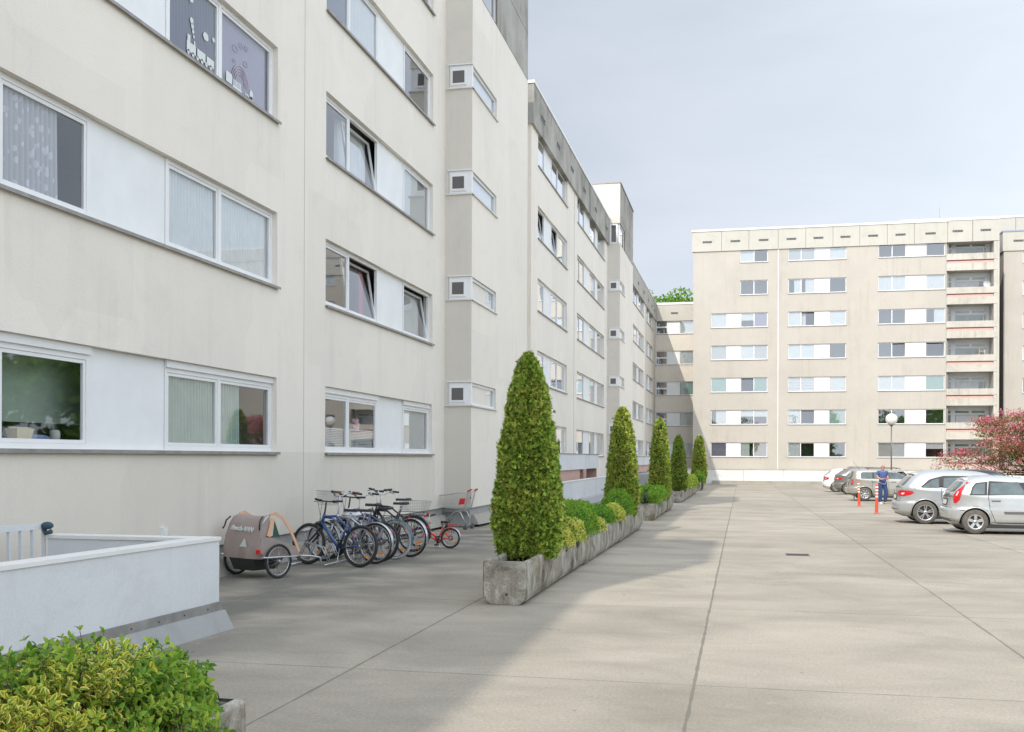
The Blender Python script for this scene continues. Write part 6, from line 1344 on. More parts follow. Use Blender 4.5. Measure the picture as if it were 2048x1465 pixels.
# ================================================================== BICYCLES
mat('tube_black', (.02, .02, .022), .35); mat('tube_blue', (.04, .20, .70), .3, coat=.5); mat('tube_purple', (.10, .08, .22), .3, coat=.5); mat('tube_silver', (.50, .52, .55), .3, .7); mat('tube_red', (.70, .03, .025), .3, coat=.5); mat('tube_darkblue', (.035, .08, .24), .3, coat=.5)
mat('spoke', (.55, .56, .58), .35, .9); mat('saddle', (.03, .04, .045), .5); mat('reflector', (.95, .30, .02), .25); mat('red_lamp', (.75, .01, .02), .25); mat('whitewall', (.55, .56, .57), .7); mat('mesh_wire', (.30, .31, .31), .4, .7); mat('rust_grip', (.22, .10, .07), .8); mat('fender_blue', (.07, .14, .19), .35)
def bicycle(name, label, loc, head, lean=4, frame='tube_black', rad=.345, wb=1.06, style='mtb', tyre_m='tyre', tw=.026, fender=None, rack=False, fbasket=False, rbasket=False, seat_h=.92, bar_h=1.02, bar='flat', steer=0, accents=None, grip='tube_black', small=False, frontlight=True):
    t = empty(name, label, 'bicycle', 'bicycles parked against the cream facade' if not small else None); s = seat_h/.92
    r = rad; BB = (.43*wb/1.06, 0, r-.06); HT0 = Vector((wb-.30*s*.0-.245*s, 0, .70*s)); HT1 = Vector((wb-.285*s, 0, .82*s)); ST = Vector((.27*s, 0, .74*s)); AX = Vector((0, 0, r)); FX = Vector((wb, 0, r))
    fm = MAT[frame]
    def wh(x, front=False):
        w = MB(); w.tube([(x+(r-tw)*math.cos(a), 0, r+(r-tw)*math.sin(a)) for a in [2*math.pi*k/40 for k in range(40)]], tw, 8, closed=True); wo = w.build('wheel', MAT[tyre_m], t)
        q = MB(); q.tube([(x+(r-tw*2-.006)*math.cos(a), 0, r+(r-tw*2-.006)*math.sin(a)) for a in [2*math.pi*k/36 for k in range(36)]], .011, 6, closed=True); q.build('rim', MAT['spoke'], wo)
        q = MB(); q.lathe([(.022, -.045), (.022, .045)], 10, 'y', (x, 0, r)); ns = 28 if not small else 20
        for k in range(ns):
            a = 2*math.pi*k/ns; b = a+(.38 if k % 4 < 2 else -.38); y = .035*(1 if k % 2 else -1)
            q.bar((x+.022*math.cos(b), y, r+.022*math.sin(b)), (x+(r-tw*2)*math.cos(a), 0, r+(r-tw*2)*math.sin(a)), .0028, .0028)
        q.build('spokes', MAT['spoke'], wo)
        for a in ((.9, 4.0) if not front else (5.2,)):
            q = MB(); rr = r*.62; q.box((x+rr*math.cos(a)-.03, -.012, r+rr*math.sin(a)-.018), (x+rr*math.cos(a)+.03, .012, r+rr*math.sin(a)+.018)); q.build('spoke_reflector', MAT['reflector'], wo)
        if style == 'mtb' or not front:
            q = MB(); q.lathe([(.07 if style == 'mtb' else .030, .040), (.07 if style == 'mtb' else .030, .042)], 20, 'y', (x, 0, r), smooth=False); q.build('disc', MAT['pole_grey'], wo)
    wh(0); wh(wb, True)
    f = MB(); d = .018 if style != 'mtb' else .022
    BBv = Vector(BB)
    if style == 'step':      # low step-through main tube
        f.tube([HT0+Vector((0, 0, .06)), HT0+Vector((-.12, 0, -.12)), Vector((.52*wb, 0, r+.06)), BBv+Vector((.02, 0, .04))], d+.006, 8)
        f.tube([HT0+Vector((0, 0, -.0)), Vector((.60*wb, 0, r-.0)), BBv], d, 8)
    else:
        f.tube([HT1+Vector((0, 0, -.03)), (HT1+ST)/2+Vector((0, 0, .03 if style == 'mtb' else 0)), ST+Vector((.02, 0, -.10))], [d+.004, d, d-.004], 8)
        f.tube([HT0, (HT0+BBv)/2+Vector((.015, 0, .02)), BBv], [d+.008, d+.006, d], 8)
    f.tube([ST, BBv], d*.85, 8)
    for y in (-.05, .05):
        f.tube([BBv+Vector((0, y*.6, 0)), Vector((.12, y, r-.01)), AX+Vector((0, y, 0))], .010, 6); f.tube([ST+Vector((-.01, y*.4, -.10)), AX+Vector((0, y, 0))], .009, 6)
    f.tube([HT0+Vector((.012, 0, -.04)), HT1+Vector((-.012, 0, .02))], d+.006, 8); f.build('frame', fm, t)
    k = MB(); crown = HT0+Vector((.02, 0, -.06))
    for y in (-.055, .055): k.tube([crown+Vector((0, y, .0)), crown+Vector((.03, y, -.12)), FX+Vector((0, y, 0))], [.019, .019, .013] if style == 'mtb' else [.013, .012, .009], 8)
    k.bar(crown+Vector((0, -.06, 0)), crown+Vector((0, .06, 0)), .04, .035); k.build('fork', MAT['tube_black'] if style == 'mtb' else fm, t)
    # handlebar
    top = Vector((HT1.x-.03, 0, bar_h)); hb = MB(); hb.tube([HT1, HT1+Vector((-.01, 0, .05)), top], .014, 8)
    w_ = .33*s if bar != 'flat' else .34*s
    if bar == 'flat': pts = [top+Vector((-.05, -w_, .02)), top+Vector((0, -.10, 0)), top+Vector((0, .10, 0)), top+Vector((-.05, w_, .02))]
    else: pts = [top+Vector((-.20, -w_*.85, .06)), top+Vector((-.05, -w_*.8, .07)), top+Vector((.03, -.10, .0)), top+Vector((.03, .10, .0)), top+Vector((-.05, w_*.8, .07)), top+Vector((-.20, w_*.85, .06))]
    hb.tube(pts, .012, 8); ho = hb.build('handlebar', MAT['tube_black'] if style == 'mtb' else MAT['tube_silver'], t)
    for a, b in ((pts[0], pts[1]), (pts[-1], pts[-2])):
        g = MB(); dv = (b-a).normalized(); g.tube([a-dv*.01, a+dv*.12], .019, 8); g.build('grip', MAT[grip], ho)
        g = MB(); g.tube([a+dv*.16, a+dv*.13+Vector((.05, 0, -.02)), a+dv*.03+Vector((.06, 0, -.035))], .006, 5); g.bar(a+dv*.15, a+dv*.19, .04, .035); g.build('brake_lever', MAT['tube_black'], ho)
    if style == 'mtb': cb = MB(); cb.tube([pts[1]+Vector((.02, 0, 0)), top+Vector((.13, -.06, .02)), top+Vector((.12, -.02, -.16)), crown+Vector((.05, -.02, .0))], .004, 5); cb.tube([pts[-2]+Vector((.02, 0, 0)), top+Vector((.14, .05, -.02)), top+Vector((.10, .03, -.2)), HT0+Vector((0, .03, .02))], .004, 5); cb.build('brake_cable', MAT['tube_black'], ho)
    sp = MB(); stp = Vector((ST.x-.05*s, 0, seat_h-.05)); sp.tube([ST+Vector((.01, 0, -.05)), stp], .013, 8); so_2 = sp.build('seat_post', MAT['tube_silver'], t)
    sd = MB(); c = stp+Vector((-.0, 0, .045)); vs = []; prof = [(-.13, .075), (-.10, .088), (-.05, .075), (.0, .045), (.06, .026), (.12, .022), (.15, .012)]
    for (x_, w2) in prof:
        for (yy, zz) in ((-1, -.025), (-.85, .008), (-.3, .022), (.3, .022), (.85, .008), (1, -.025)): vs.append(c+Vector((x_*s, yy*w2*s, zz+(.012 if x_ < -.05 else 0))))
    n6 = 6; sd.add(vs, [(i*n6+j, i*n6+j+1, (i+1)*n6+j+1, (i+1)*n6+j) for i in range(len(prof)-1) for j in range(5)]+[tuple(range(6))[::-1], tuple(range(len(vs)-6, len(vs)))]+[(i*n6, (i+1)*n6, (i+1)*n6+5, i*n6+5) for i in range(len(prof)-1)], 0, True); sd.build('saddle', MAT['saddle'], t)
    # drivetrain, on the right (-y) side
    dr = MB(); dr.lathe([(.085*s, -.052), (.085*s, -.048)], 24, 'y', (BB[0], 0, BB[2])); dr.tube([(BB[0], -.05, BB[2]+.083*s), (0, -.05, r+.035)], .004, 4); dr.tube([(BB[0], -.05, BB[2]-.083*s), (0, -.05, r-.035)], .004, 4)
    dr.bar((BB[0], -.07, BB[2]), (BB[0]+.10*s, -.075, BB[2]-.14*s), .022, .012); dr.bar((BB[0], .07, BB[2]), (BB[0]-.10*s, .075, BB[2]+.14*s), .022, .012); dr.lathe([(.045, -.05), (.03, -.03)], 16, 'y', (0, 0, r)); dr.build('crankset', MAT['tube_black'], t)
    for s_, dx, dz in ((-1, .10, -.14), (1, -.10, .14)):
        pd = MB(); pd.box((BB[0]+dx*s-.045, s_*.085, BB[2]+dz*s-.012), (BB[0]+dx*s+.045, s_*.165, BB[2]+dz*s+.012)); pd.build('pedal', MAT['tube_black'], t)
    if fender:
        for x_, a0, a1 in ((0, -.25, 2.75), (wb, .75, 3.5)):
            m = MB(); R_ = r+.018; n = 18; vs = []
            for i in range(n+1):
                a = a0+(a1-a0)*i/n
                if x_ == 0: a = math.pi-a
                for y, dr_ in ((-.035, -.012), (-.02, 0), (.02, 0), (.035, -.012)): vs.append((x_+(R_+dr_)*math.cos(a), y, r+(R_+dr_)*math.sin(a)))
            m.add(vs, [(i*4+j, i*4+j+1, (i+1)*4+j+1, (i+1)*4+j) for i in range(n) for j in range(3)], 0, True)
            a = math.pi-a0 if x_ == 0 else a0
            m.bar((x_, -.045, r), (x_+R_*math.cos(a+(-.5 if x_ == 0 else .3)), -.035, r+R_*math.sin(a+(-.5 if x_ == 0 else .3))), .004, .004); m.build('mudguard', MAT[fender], t)
        q = MB(); a = 2.62; q.box((-R_*.93-.015, -.014, r+.18*s), (-R_*.93, .014, r+.215*s)); q.build('rear_reflector', MAT['red_lamp'], t)
    if rack:
        m = MB(); z = r*2+.075
        for y in (-.06, -.02, .02, .06): m.tube([(.26*s, y, z), (-.22*s, y, z-.0)], .005, 5)
        m.tube([(-.22*s, -.06, z), (-.26*s, 0, z), (-.22*s, .06, z)], .006, 5); m.bar((.26*s, -.06, z), (.26*s, .06, z), .01, .01); m.bar((0, -.06, z), (0, .06, z), .01, .01)
        for y in (-.065, .065): m.tube([(.05*s, y, z), (0, y*.85, r)], .005, 5); m.tube([(-.16*s, y, z), (0, y*.85, r)], .005, 5)
        ro = m.build('luggage_rack', MAT[rack if isinstance(rack, str) else 'tube_black'], t)
        q = MB(); q.box((-.285*s, -.025*s, z-.035*s), (-.27*s, .025*s, z-.005)); q.build('rear_lamp', MAT['red_lamp'], ro)
    def basket(c, lx, ly, h, flare=.03):
        m = MB(); x0, y0, z0 = c; K = 9
        ring = lambda e, z: [(x0-lx/2-e, y0-ly/2-e, z), (x0+lx/2+e, y0-ly/2-e, z), (x0+lx/2+e, y0+ly/2+e, z), (x0-lx/2-e, y0+ly/2+e, z)]
        for i in range(8): f_ = i/7; m.tube(ring(flare*f_, z0+h*f_), .0045 if i == 7 else .0018, 4, closed=True)
        b0, b1 = ring(0, z0), ring(flare, z0+h)
        for e in range(4):
            for k_ in range(13):
                f_ = k_/12; p0 = Vector(b0[e]).lerp(Vector(b0[(e+1) % 4]), f_); p1 = Vector(b1[e]).lerp(Vector(b1[(e+1) % 4]), f_); m.bar(p0, p1, .0022, .0022)
        for k_ in range(12): f_ = k_/11; m.bar((x0-lx/2+lx*f_, y0-ly/2, z0), (x0-lx/2+lx*f_, y0+ly/2, z0), .0025, .0025)
        return m.build('basket', MAT['mesh_wire'], t)
    if fbasket: basket((top.x+.20, 0, bar_h-.16), .24, .34, .24)
    if rbasket: basket((-.02, 0, r*2+.09), .42, .32, .20, .045)
    if frontlight:
        m = MB(); m.lathe([(.028, 0), (.03, .05)], 12, 'x', (crown.x+.03, 0, crown.z+.04)); m.build('front_lamp', MAT['tube_black'], t)
    m = MB(); m.tube([(BB[0]-.05, .05, BB[2]), (BB[0]-.12, .05+.13+lean*.004, -.0+.012)], .008, 6); m.build('kickstand', MAT['tube_silver'], t)
    if accents:
        for (p, q_, rr, mm) in accents:
            m = MB(); m.tube([p, q_], rr, 8); m.build('frame_stripe', MAT[mm], t)
    t.location = (loc[0], loc[1], gz(loc[1])); t.rotation_euler = (R(lean), 0, head); return t
def hd(a, b): return math.atan2(b[1]-a[1], b[0]-a[0])
r1 = ong(716, 1135.5); 
hdg = math.atan2(.30, -1.06)
b1 = bicycle('bicycle', 'dark blue mountain bicycle with black tyres, nearest of the parked bicycles', (r1.x+.02, r1.y, 0), hdg, 5, 'tube_darkblue', accents=[((.83, -.026, .80), (.58, -.026, .77), .012, 'tube_blue'), ((.76, -.03, .60), (.60, -.03, .42), .012, 'tube_blue')], tw=.028, seat_h=.93, bar_h=1.06)
bx_ = r1.x
bicycle('bicycle', 'silver blue bicycle with a grey mesh front basket at the wall', (bx_+.06, r1.y+.62, 0), hdg+.04, 3, 'tube_silver', style='city', fender='tube_silver', fbasket=True, bar='swept', grip='rust_grip', seat_h=.90, bar_h=1.13, tw=.02)
bicycle('bicycle', 'purple framed bicycle between the blue mountain bicycle and the white tyred one', (bx_+.02, r1.y+1.05, 0), hdg+.02, 6, 'tube_purple', style='mtb', seat_h=.98, bar_h=1.10, frontlight=False)
bicycle('bicycle', 'bicycle with pale tyres and blue grey mudguard, third from the wall seam', (bx_+.12, r1.y+1.50, 0), hdg+.05, 2, 'tube_darkblue', style='city', tyre_m='whitewall', fender='fender_blue', rack=True, seat_h=.90, bar_h=1.08, bar='swept', tw=.024)
bicycle('bicycle', 'bicycle with silver mudguard and red rear lamp, tall upright handlebar', (bx_+.24, r1.y+2.0, 0), hdg+.03, 3, 'tube_black', style='city', fender='tube_silver', rack=True, seat_h=.97, bar_h=1.20, tw=.021)
r6 = ong(826, 1104)
bicycle('bicycle', 'black bicycle with a wire basket on its rear rack and a grey green saddle', (r6.x, r6.y, 0), hdg+.10, 3, 'tube_black', style='city', fender='tube_black', rack=True, rbasket=True, seat_h=1.0, bar_h=1.08, bar='swept', tw=.022)
r7 = ong(900, 1097.5)
bicycle('childs_bicycle', 'small red childs bicycle with a red rack, right of the basket bicycle', (r7.x, r7.y, 0), math.atan2(.05, -1), 6, 'tube_red', rad=.205, wb=.66, style='step', fender='tube_silver', rack='tube_red', seat_h=.53, bar_h=.66, tw=.02, small=True, frontlight=False)
pb = MB(); cx, cy = bx_-.20, r1.y+.78
o = None
rng_ = np.random.default_rng(5)
pb.ball((0, 0, 0), .135, 30, sc=(1.15, .85, .8)); pb.v = [tuple(np.array(v)*(1+.30*float(lump(v[0]*30, v[1]*30, v[2]*30, 4))+.16*float(lump(v[0]*70, v[1]*60, v[2]*66, 7)))) for v in pb.v]; pb.tube([(0, 0, -.08), (.02, 0, -.2), (.0, .02, -.27)], [.05, .03, .015], 8)
o = pb.build('plastic_bag', mat('bag_white', (.72, .73, .76), .35, var=.1)); tag(o, 'white plastic bag pulled over a bicycle saddle in the middle of the row', 'bag'); q = ony(703, 1029, r1.y+.95); o.location = q
# low steel stand the front wheels are pushed into
t = empty('bicycle_stand', 'low grey steel bicycle stand under the front wheels, beside the trailer', 'bicycle stand'); p = MB()
ys0 = r1.y-.1
for i in range(6):
    y = ys0+.2+i*.42
    for dx in (0, .09):
        p = MB(); p.tube([(-6.62, y+dx, .03), (-6.75, y+dx, .30), (-7.05, y+dx, .38), (-7.2, y+dx, .03)], .009, 6); p.build('hoop', MAT['tube_silver'], t)
p = MB(); p.tube([(-6.62, ys0, .025), (-6.62, ys0+2.7, .025)], .014, 6); p.tube([(-7.2, ys0, .025), (-7.2, ys0+2.7, .025)], .014, 6); p.build('rail', MAT['tube_silver'], t); settle(t, (-6.9, ys0+1.2, 0))

# ================================================================== CHILD TRAILER
mat('cover_taupe', (.36, .295, .27), .85, var=.10, vscale=5); mat('strap_peach', (.70, .42, .27), .8); mat('mesh_green', (.02, .07, .05), .6)
t = empty('bicycle_trailer', 'taupe fabric child bicycle trailer with peach straps and white lettering, by the ramp wall', 'trailer')
# local: rear face towards -y, width along x, drawbar towards +y / +x
cv = MB(); W2 = .385
sec = [(-.02, .30, 1.0), (-.03, .42, 1.0), (.0, .62, .97), (.06, .80, .93), (.13, .90, .90), (.22, .93, .88), (.34, .925, .88)]
vs = []; NX = 16
for (y, z, k) in sec:
    for i in range(NX+1):
        f = -1+2*i/NX; sag = .018*math.sin(f*5+z*7)+.012*math.sin(f*11+z*3); vs.append((f*W2*k, y+.03*f*f+sag*(.9-z)*.9, z-(.02*(1-f*f) if z > .85 else 0)))
w = NX+1; cv.add(vs, [(i*w+j, i*w+j+1, (i+1)*w+j+1, (i+1)*w+j) for i in range(len(sec)-1) for j in range(NX)], 0, True)
for s in (-1, 1):      # flap sides
    cv.add([(s*W2, -.0, .30), (s*W2, .02, .42), (s*W2*.97, .03, .62), (s*W2*.93, .09, .80), (s*W2*.89, .25, .92), (s*W2*.92, .26, .62), (s*W2, .14, .30)], [tuple(range(7))], 0)
cvo = cv.build('cover', MAT['cover_taupe'], t, fix=False)
bd = MB(); 
for s in (-1, 1):
    bd.add([(s*W2, .02, .32), (s*W2, .78, .30), (s*W2, .80, .42), (s*W2, .25, .60), (s*W2, .05, .62)], [(0, 1, 2, 3, 4)])
bd.add([(-W2, .02, .30), (W2, .02, .30), (W2, .78, .28), (-W2, .78, .28)], [(0, 1, 2, 3)]); bd.build('side_panel', MAT['cover_taupe'], t, fix=False)
tb = MB(); tb.add([(-.26, .0, .30), (.26, .0, .30), (.26, .62, .30), (-.26, .62, .30), (-.22, .06, .12), (.22, .06, .12), (.22, .5, .12), (-.22, .5, .12)], [(4,5,6,7),(0,4,5,1),(1,5,6,2),(2,6,7,3),(3,7,4,0)]); tb.build('tub', MAT['plastic_black'], t)
fr = MB()
for s in (-1, 1):
    fr.tube([(s*W2*.96, .02, .31), (s*W2*.99, .80, .30)], .012, 8); fr.tube([(s*(W2+.14), .02, .33), (s*(W2+.14), .62, .31), (s*(W2-.02), .80, .30)], .012, 8); fr.tube([(s*W2, .0, .33), (s*(W2+.14), .02, .33)], .012, 8)
fr.tube([(W2-.02, .80, .30), (W2+.05, 1.0, .28), (W2+.08, 1.15, .25), (W2+.10, 1.18, .12)], .014, 8); fr.build('chassis', MAT['tube_silver'], t)
for s in (-1, 1):      # peach hoop straps
    st = MB(); pts = [(s*.33, .26, .93), (s*.345, .36, .95), (s*.355, .50, .88), (s*.365, .63, .70), (s*.38, .73, .50), (s*.385, .79, .36)]
    for a, b in zip(pts, pts[1:]): st.bar(a, b, .045, .012, up=(s, 0, 0))
    st.bar((s*.36, .30, .88), (s*.38, .20, .62), .07, .01, up=(s, 0, 0)); st.build('strap', MAT['strap_peach'], t)
    m = MB(); m.add([(s*.345, .34, .86), (s*.375, .28, .62), (s*.375, .42, .60)], [(0, 1, 2)]); m.build('mesh_window', MAT['mesh_green'], t, fix=False)
for s in (-1, 1):
    r = .255; x = s*(W2+.07); y = .32; w = MB(); w.tube([(x, y+(r-.02)*math.cos(a), r+(r-.02)*math.sin(a)) for a in [2*math.pi*k/36 for k in range(36)]], .021, 8, closed=True); wo = w.build('wheel', MAT['tyre'], t)
    q = MB(); q.tube([(x, y+(r-.048)*math.cos(a), r+(r-.048)*math.sin(a)) for a in [2*math.pi*k/32 for k in range(32)]], .010, 6, closed=True); q.build('rim', MAT['spoke'], wo)
    q = MB(); q.lathe([(.02, -.04), (.02, .04)], 10, 'x', (x, y, r))
    for k in range(20):
        a = 2*math.pi*k/20; b = a+(.5 if k % 2 else -.5); q.bar((x+.03*(1 if k % 2 else -1), y+.02*math.cos(b), r+.02*math.sin(b)), (x, y+(r-.05)*math.cos(a), r+(r-.05)*math.sin(a)), .003, .003)
    q.build('spokes', MAT['spoke'], wo)
rl = MB(); rl.box((W2-.02, -.03, .38), (W2+.05, .0, .44)); rl.build('rear_reflector', MAT['red_lamp'], t)
hd_ = MB(); hd_.tube([(-.34, .10, .90), (-.37, .04, .84), (-.36, .0, .76), (-.38, -.02, .72)], .012, 6); hd_.tube([(.30, .16, .91), (.34, .10, .90), (.345, .06, .84), (.35, .05, .72)], .010, 6); hd_.build('elastic_cord', MAT['plastic_black'], t)
def txt(s, size, name, m, parent, ext=.002, shear=.0, loc=(0, 0, 0), rot=(R(90), 0, 0)):
    cu = bpy.data.curves.new(name, 'FONT'); cu.body = s; cu.size = size; cu.extrude = ext; cu.shear = shear; cu.offset = .0022; cu.align_x = 'CENTER'
    o = bpy.data.objects.new(name, cu); COL.objects.link(o); o.location = loc; o.rotation_euler = rot
    dg = bpy.context.evaluated_depsgraph_get(); me = bpy.data.meshes.new_from_object(o.evaluated_get(dg)); n = bpy.data.objects.new(name, me); COL.objects.link(n); n.matrix_world = o.matrix_basis.copy(); bpy.data.objects.remove(o)
    me.materials.clear(); me.materials.append(m); n.parent = parent; return n
txt('fleecla-VAN', .098, 'lettering', MAT['decal_white'], cvo, .004, .35, (.03, -.012, .705), (R(76), R(3), 0))
tr = MB(); tr.add([(.02, -.034, .47), (.18, -.034, .47), (.13, -.030, .60), (.02, -.040, .474), (.18, -.040, .474), (.13, -.036, .60)], [(0, 1, 2), (3, 5, 4)]); tr.build('reflective_triangle', MAT['decal_white'], cvo, fix=False)
qr, ql = ong(553, 1150), ong(470, 1146); qt = (qr+ql)/2; ra_ = R(-23); of = Matrix.Rotation(ra_, 3, 'Z') @ Vector((0, .32, 0))
t.location = (max(qt.x, -7.0)-.06-of.x, qt.y-.32-of.y, 0); t.rotation_euler = (0, 0, ra_)

# ================================================================== SHOPPING CART
mat('cart_steel', (.58, .60, .60), .3, .85); mat('cart_red', (.70, .02, .03), .4)
t = empty('shopping_cart', 'steel shopping cart with red handle and red plate, standing at the stair tower corner', 'shopping cart')
# local: +x = handle end
b = MB(); L0, L1 = -.42, .42
def bp_(x, s, z): f = (x-L0)/(L1-L0); return Vector((x, s*(.16+.10*f), z))
zt = lambda x: .86+.13*(x-L0)/(L1-L0); zbt = lambda x: .52+.04*(1-(x-L0)/(L1-L0))
for s in (-1, 1):
    b.tube([bp_(L0, s, zt(L0)), bp_(L1, s, zt(L1))], .009, 6)
    for k in range(5): f = k/5; b.tube([bp_(L0, s, zbt(L0)+(zt(L0)-zbt(L0))*f), bp_(L1-.10*(1-f), s, zbt(L1)+(zt(L1)-zbt(L1))*f)], .003, 4)
    for k in range(22): x = L0+(L1-L0)*k/21; b.bar(bp_(x-.03 if k > 15 else x, s, zbt(x)), bp_(x, s, zt(x)), .003, .003)
for k in range(9):
    f = -1+2*k/8; b.bar((L0, f*.16, zbt(L0)), (L1-.1, f*.25, zbt(L1)), .003, .003); b.bar((L0, f*.16, zbt(L0)), (L0, f*.16, zt(L0)), .003, .003); b.bar((L1-.1, f*.25, zbt(L1)), (L1, f*.25, zt(L1)), .003, .003)
for k in range(6): z = zbt(L0)+(zt(L0)-zbt(L0))*k/5; b.bar((L0, -.16, z), (L0, .16, z), .004, .004)
for k in range(8): x = L0+(L1-.1-L0)*k/7; b.bar(bp_(x, -1, zbt(x)), bp_(x, 1, zbt(x)), .004, .004)
b.build('basket', MAT['cart_steel'], t)
c = MB()
for s in (-1, 1):
    c.tube([(L1+.06, s*.25, 1.02), (L1, s*.25, .95), (L1-.12, s*.25, .50), (.12, s*.23, .47), (.02, s*.22, .44), (-.32, s*.19, .14)], .013, 8); c.tube([(.10, s*.22, .47), (.20, s*.23, .44), (.36, s*.25, .14)], .013, 8)
c.tube([(-.32, -.19, .14), (-.32, .19, .14)], .011, 6); c.build('chassis', MAT['cart_steel'], t)
h = MB(); h.tube([(L1+.06, -.27, 1.03), (L1+.06, .27, 1.03)], .012, 8); h.build('handle', MAT['cart_steel'], t)
for s in (-1, 1): g = MB(); g.tube([(L1+.06, s*.27, 1.03), (L1+.06, s*.15, 1.03)], .020, 8); g.bar((L1+.06, s*.27, 1.02), (L1-.02, s*.26, .98), .03, .035); g.build('grip', MAT['cart_red'], t)
g = MB(); g.tube([(L1+.06, -.24, 1.02), (L1+.07, -.25, .92), (L1+.06, -.25, .84)], .004, 5); g.box((L1+.05, -.26, .80), (L1+.075, -.235, .84)); g.build('coin_lock_chain', MAT['plastic_black'], t)
g = MB()
sx0, sx1 = .17, .33
g.add([(sx0-.01, -.268, .64), (sx1-.01, -.280, .655), (sx1+.03, -.288, .81), (sx0+.03, -.276, .80)], [(0, 1, 2, 3)]); g.add([(sx0-.01, -.262, .64), (sx1-.01, -.274, .655), (sx1+.03, -.282, .81), (sx0+.03, -.270, .80)], [(3, 2, 1, 0)]); g.build('red_plate', MAT['cart_red'], t, fix=False)
for (x, y) in ((-.32, -.19), (-.32, .19), (.36, -.25), (.36, .25)):
    w = MB(); w.lathe([(.055, -.014), (.06, -.008), (.06, .008), (.055, .014)], 18, 'y', (x-.02, y, .06)); w.bar((x, y, .15), (x-.02, y+.02, .06), .03, .01); w.bar((x, y, .15), (x-.02, y-.02, .06), .03, .01); w.build('castor', MAT['plastic_grey'], t)
t.location = (-7.20, yb-.62, gz(yb)); t.rotation_euler = (0, 0, R(-6))

# ================================================================== WINDOW DECALS, small things on sills (near block)
def decal_obj(name, label, parent, shapes, y_of, z_of):
    pass
pd = -.055
def P3(a, z, d=-.105): return PA.P(a, z, d)
# ================================================================== WINDOW DECALS AND SILL OBJECTS, near block
def shape_obj(name, label, cat, polys, m, P, th=.002, group=None):
    """flat stickers: polygons given in metres on the pane plane"""
    mb = MB()
    for poly in polys:
        n = len(poly); a = [P(x, z, 0) for x, z in poly]; b = [P(x, z, th) for x, z in poly]
        mb.add(a+b, [tuple(range(n))[::-1], tuple(range(n, 2*n))]+[(i, (i+1) % n, n+(i+1) % n, n+i) for i in range(n)])
    o = mb.build(name, m); tag(o, label, cat, group); return o
def blob(cx, cz, r, sx=1.0, n=10, lob=.12): return [(cx+r*sx*math.cos(6.283*i/n)*(1+lob*(i % 2)), cz+r*math.sin(6.283*i/n)*(1+lob*(i % 2))) for i in range(n)]
def rect(a, b, c, d): return [(a, c), (b, c), (b, d), (a, d)]
def arc(cx, cz, r, w, a0=0, a1=math.pi, n=14): return [(cx+r*math.cos(a0+(a1-a0)*i/n), cz+r*math.sin(a0+(a1-a0)*i/n)) for i in range(n+1)]+[(cx+(r-w)*math.cos(a0+(a1-a0)*i/n), cz+(r-w)*math.sin(a0+(a1-a0)*i/n)) for i in range(n, -1, -1)]
dP = lambda x, z, d: PA.P(x, z, -.1225+.006+d)
ya0, ya1 = Y(341)+.18, Y(448)-.14; z2 = zs(2)+.16
dT = dP
wx0 = Y(465); wx1 = Y(545); zz = zs(2)+.13
tr_polys = []
# train and smoke on the left pane of the third floor window, rainbow, clouds and castle on the right pane
X0 = Y(385)
def tP(x, z, d):     # follows the tilted sash
    h = z-(zs(2)+.07); an = R(9); dd_ = -.09-.033
    return PA.P(x, (zs(2)+.07)+h*math.cos(an), dd_-h*math.sin(an)+.006+d)
ps = [rect(X0, X0+.26, z2+.02, z2+.16), rect(X0+.02, X0+.10, z2+.16, z2+.26), rect(X0+.30, X0+.54, z2+.02, z2+.15), rect(X0+.58, X0+.80, z2+.02, z2+.14), rect(X0+.20, X0+.24, z2+.16, z2+.22)]
ps += [blob(X0+.05+.13*i, z2+.01, .035, 1, 12, 0) for i in range(6)]+[blob(X0+.20-.02*i, z2+.28+.07*i, .022+.008*i) for i in range(4)]+[blob(X0+.55, z2+.42, .06, 1.3), blob(X0+.12, z2+.80, .05, 1.2), blob(X0+.78, z2+.46, .035)]
o = shape_obj('window_sticker', 'white toy train sticker with smoke puffs on the dark blue upper left window', 'sticker', ps, MAT['decal_white'], dP); settle(o, dP(X0, z2, 0))
X1 = Y(463); ps = [rect(X1, X1+.20, zz+.02, zz+.18), rect(X1+.22, X1+.52, zz, zz+.03)]+[rect(X1+.24+.045*i, X1+.27+.045*i, zz+.03, zz+.13) for i in range(6)]+[blob(X1+.86, zz+.08, .075, .8), rect(X1+.82, X1+.90, zz-.02, zz+.05)]+[blob(X1+.66+.05*i, zz+.03, .02) for i in range(3)]
o = shape_obj('window_sticker', 'white picket and house shapes stuck along the bottom of the violet window', 'sticker', ps, MAT['decal_white'], dP); settle(o, dP(X1, zz, 0))
mat('decal_faint', (.42, .36, .42), .7)
ps = [arc(X1+.48, zz+.12, .30-.045*i, .018, .0, math.pi*.95) for i in range(4)]
for cx, cz, r in ((X1+.30, zz+.62, .07), (X1+.50, zz+.74, .055), (X1+.68, zz+.76, .05), (X1+.66, zz+.50, .06), (X1+.27, zz+.42, .04)):
    ps += [arc(cx-.6*r, cz, r*.6, .010, 1.2, 4.9), arc(cx, cz+.3*r, r*.75, .010, .2, 2.9), arc(cx+.7*r, cz, r*.55, .010, -1.8, 1.9), rect(cx-.8*r, cx+.8*r, cz-.6*r, cz-.6*r+.010)]
o = shape_obj('window_sticker', 'faint rainbow and cloud outlines on the violet window', 'sticker', ps, MAT['decal_faint'], dP); settle(o, dP(X1, zz, 0))
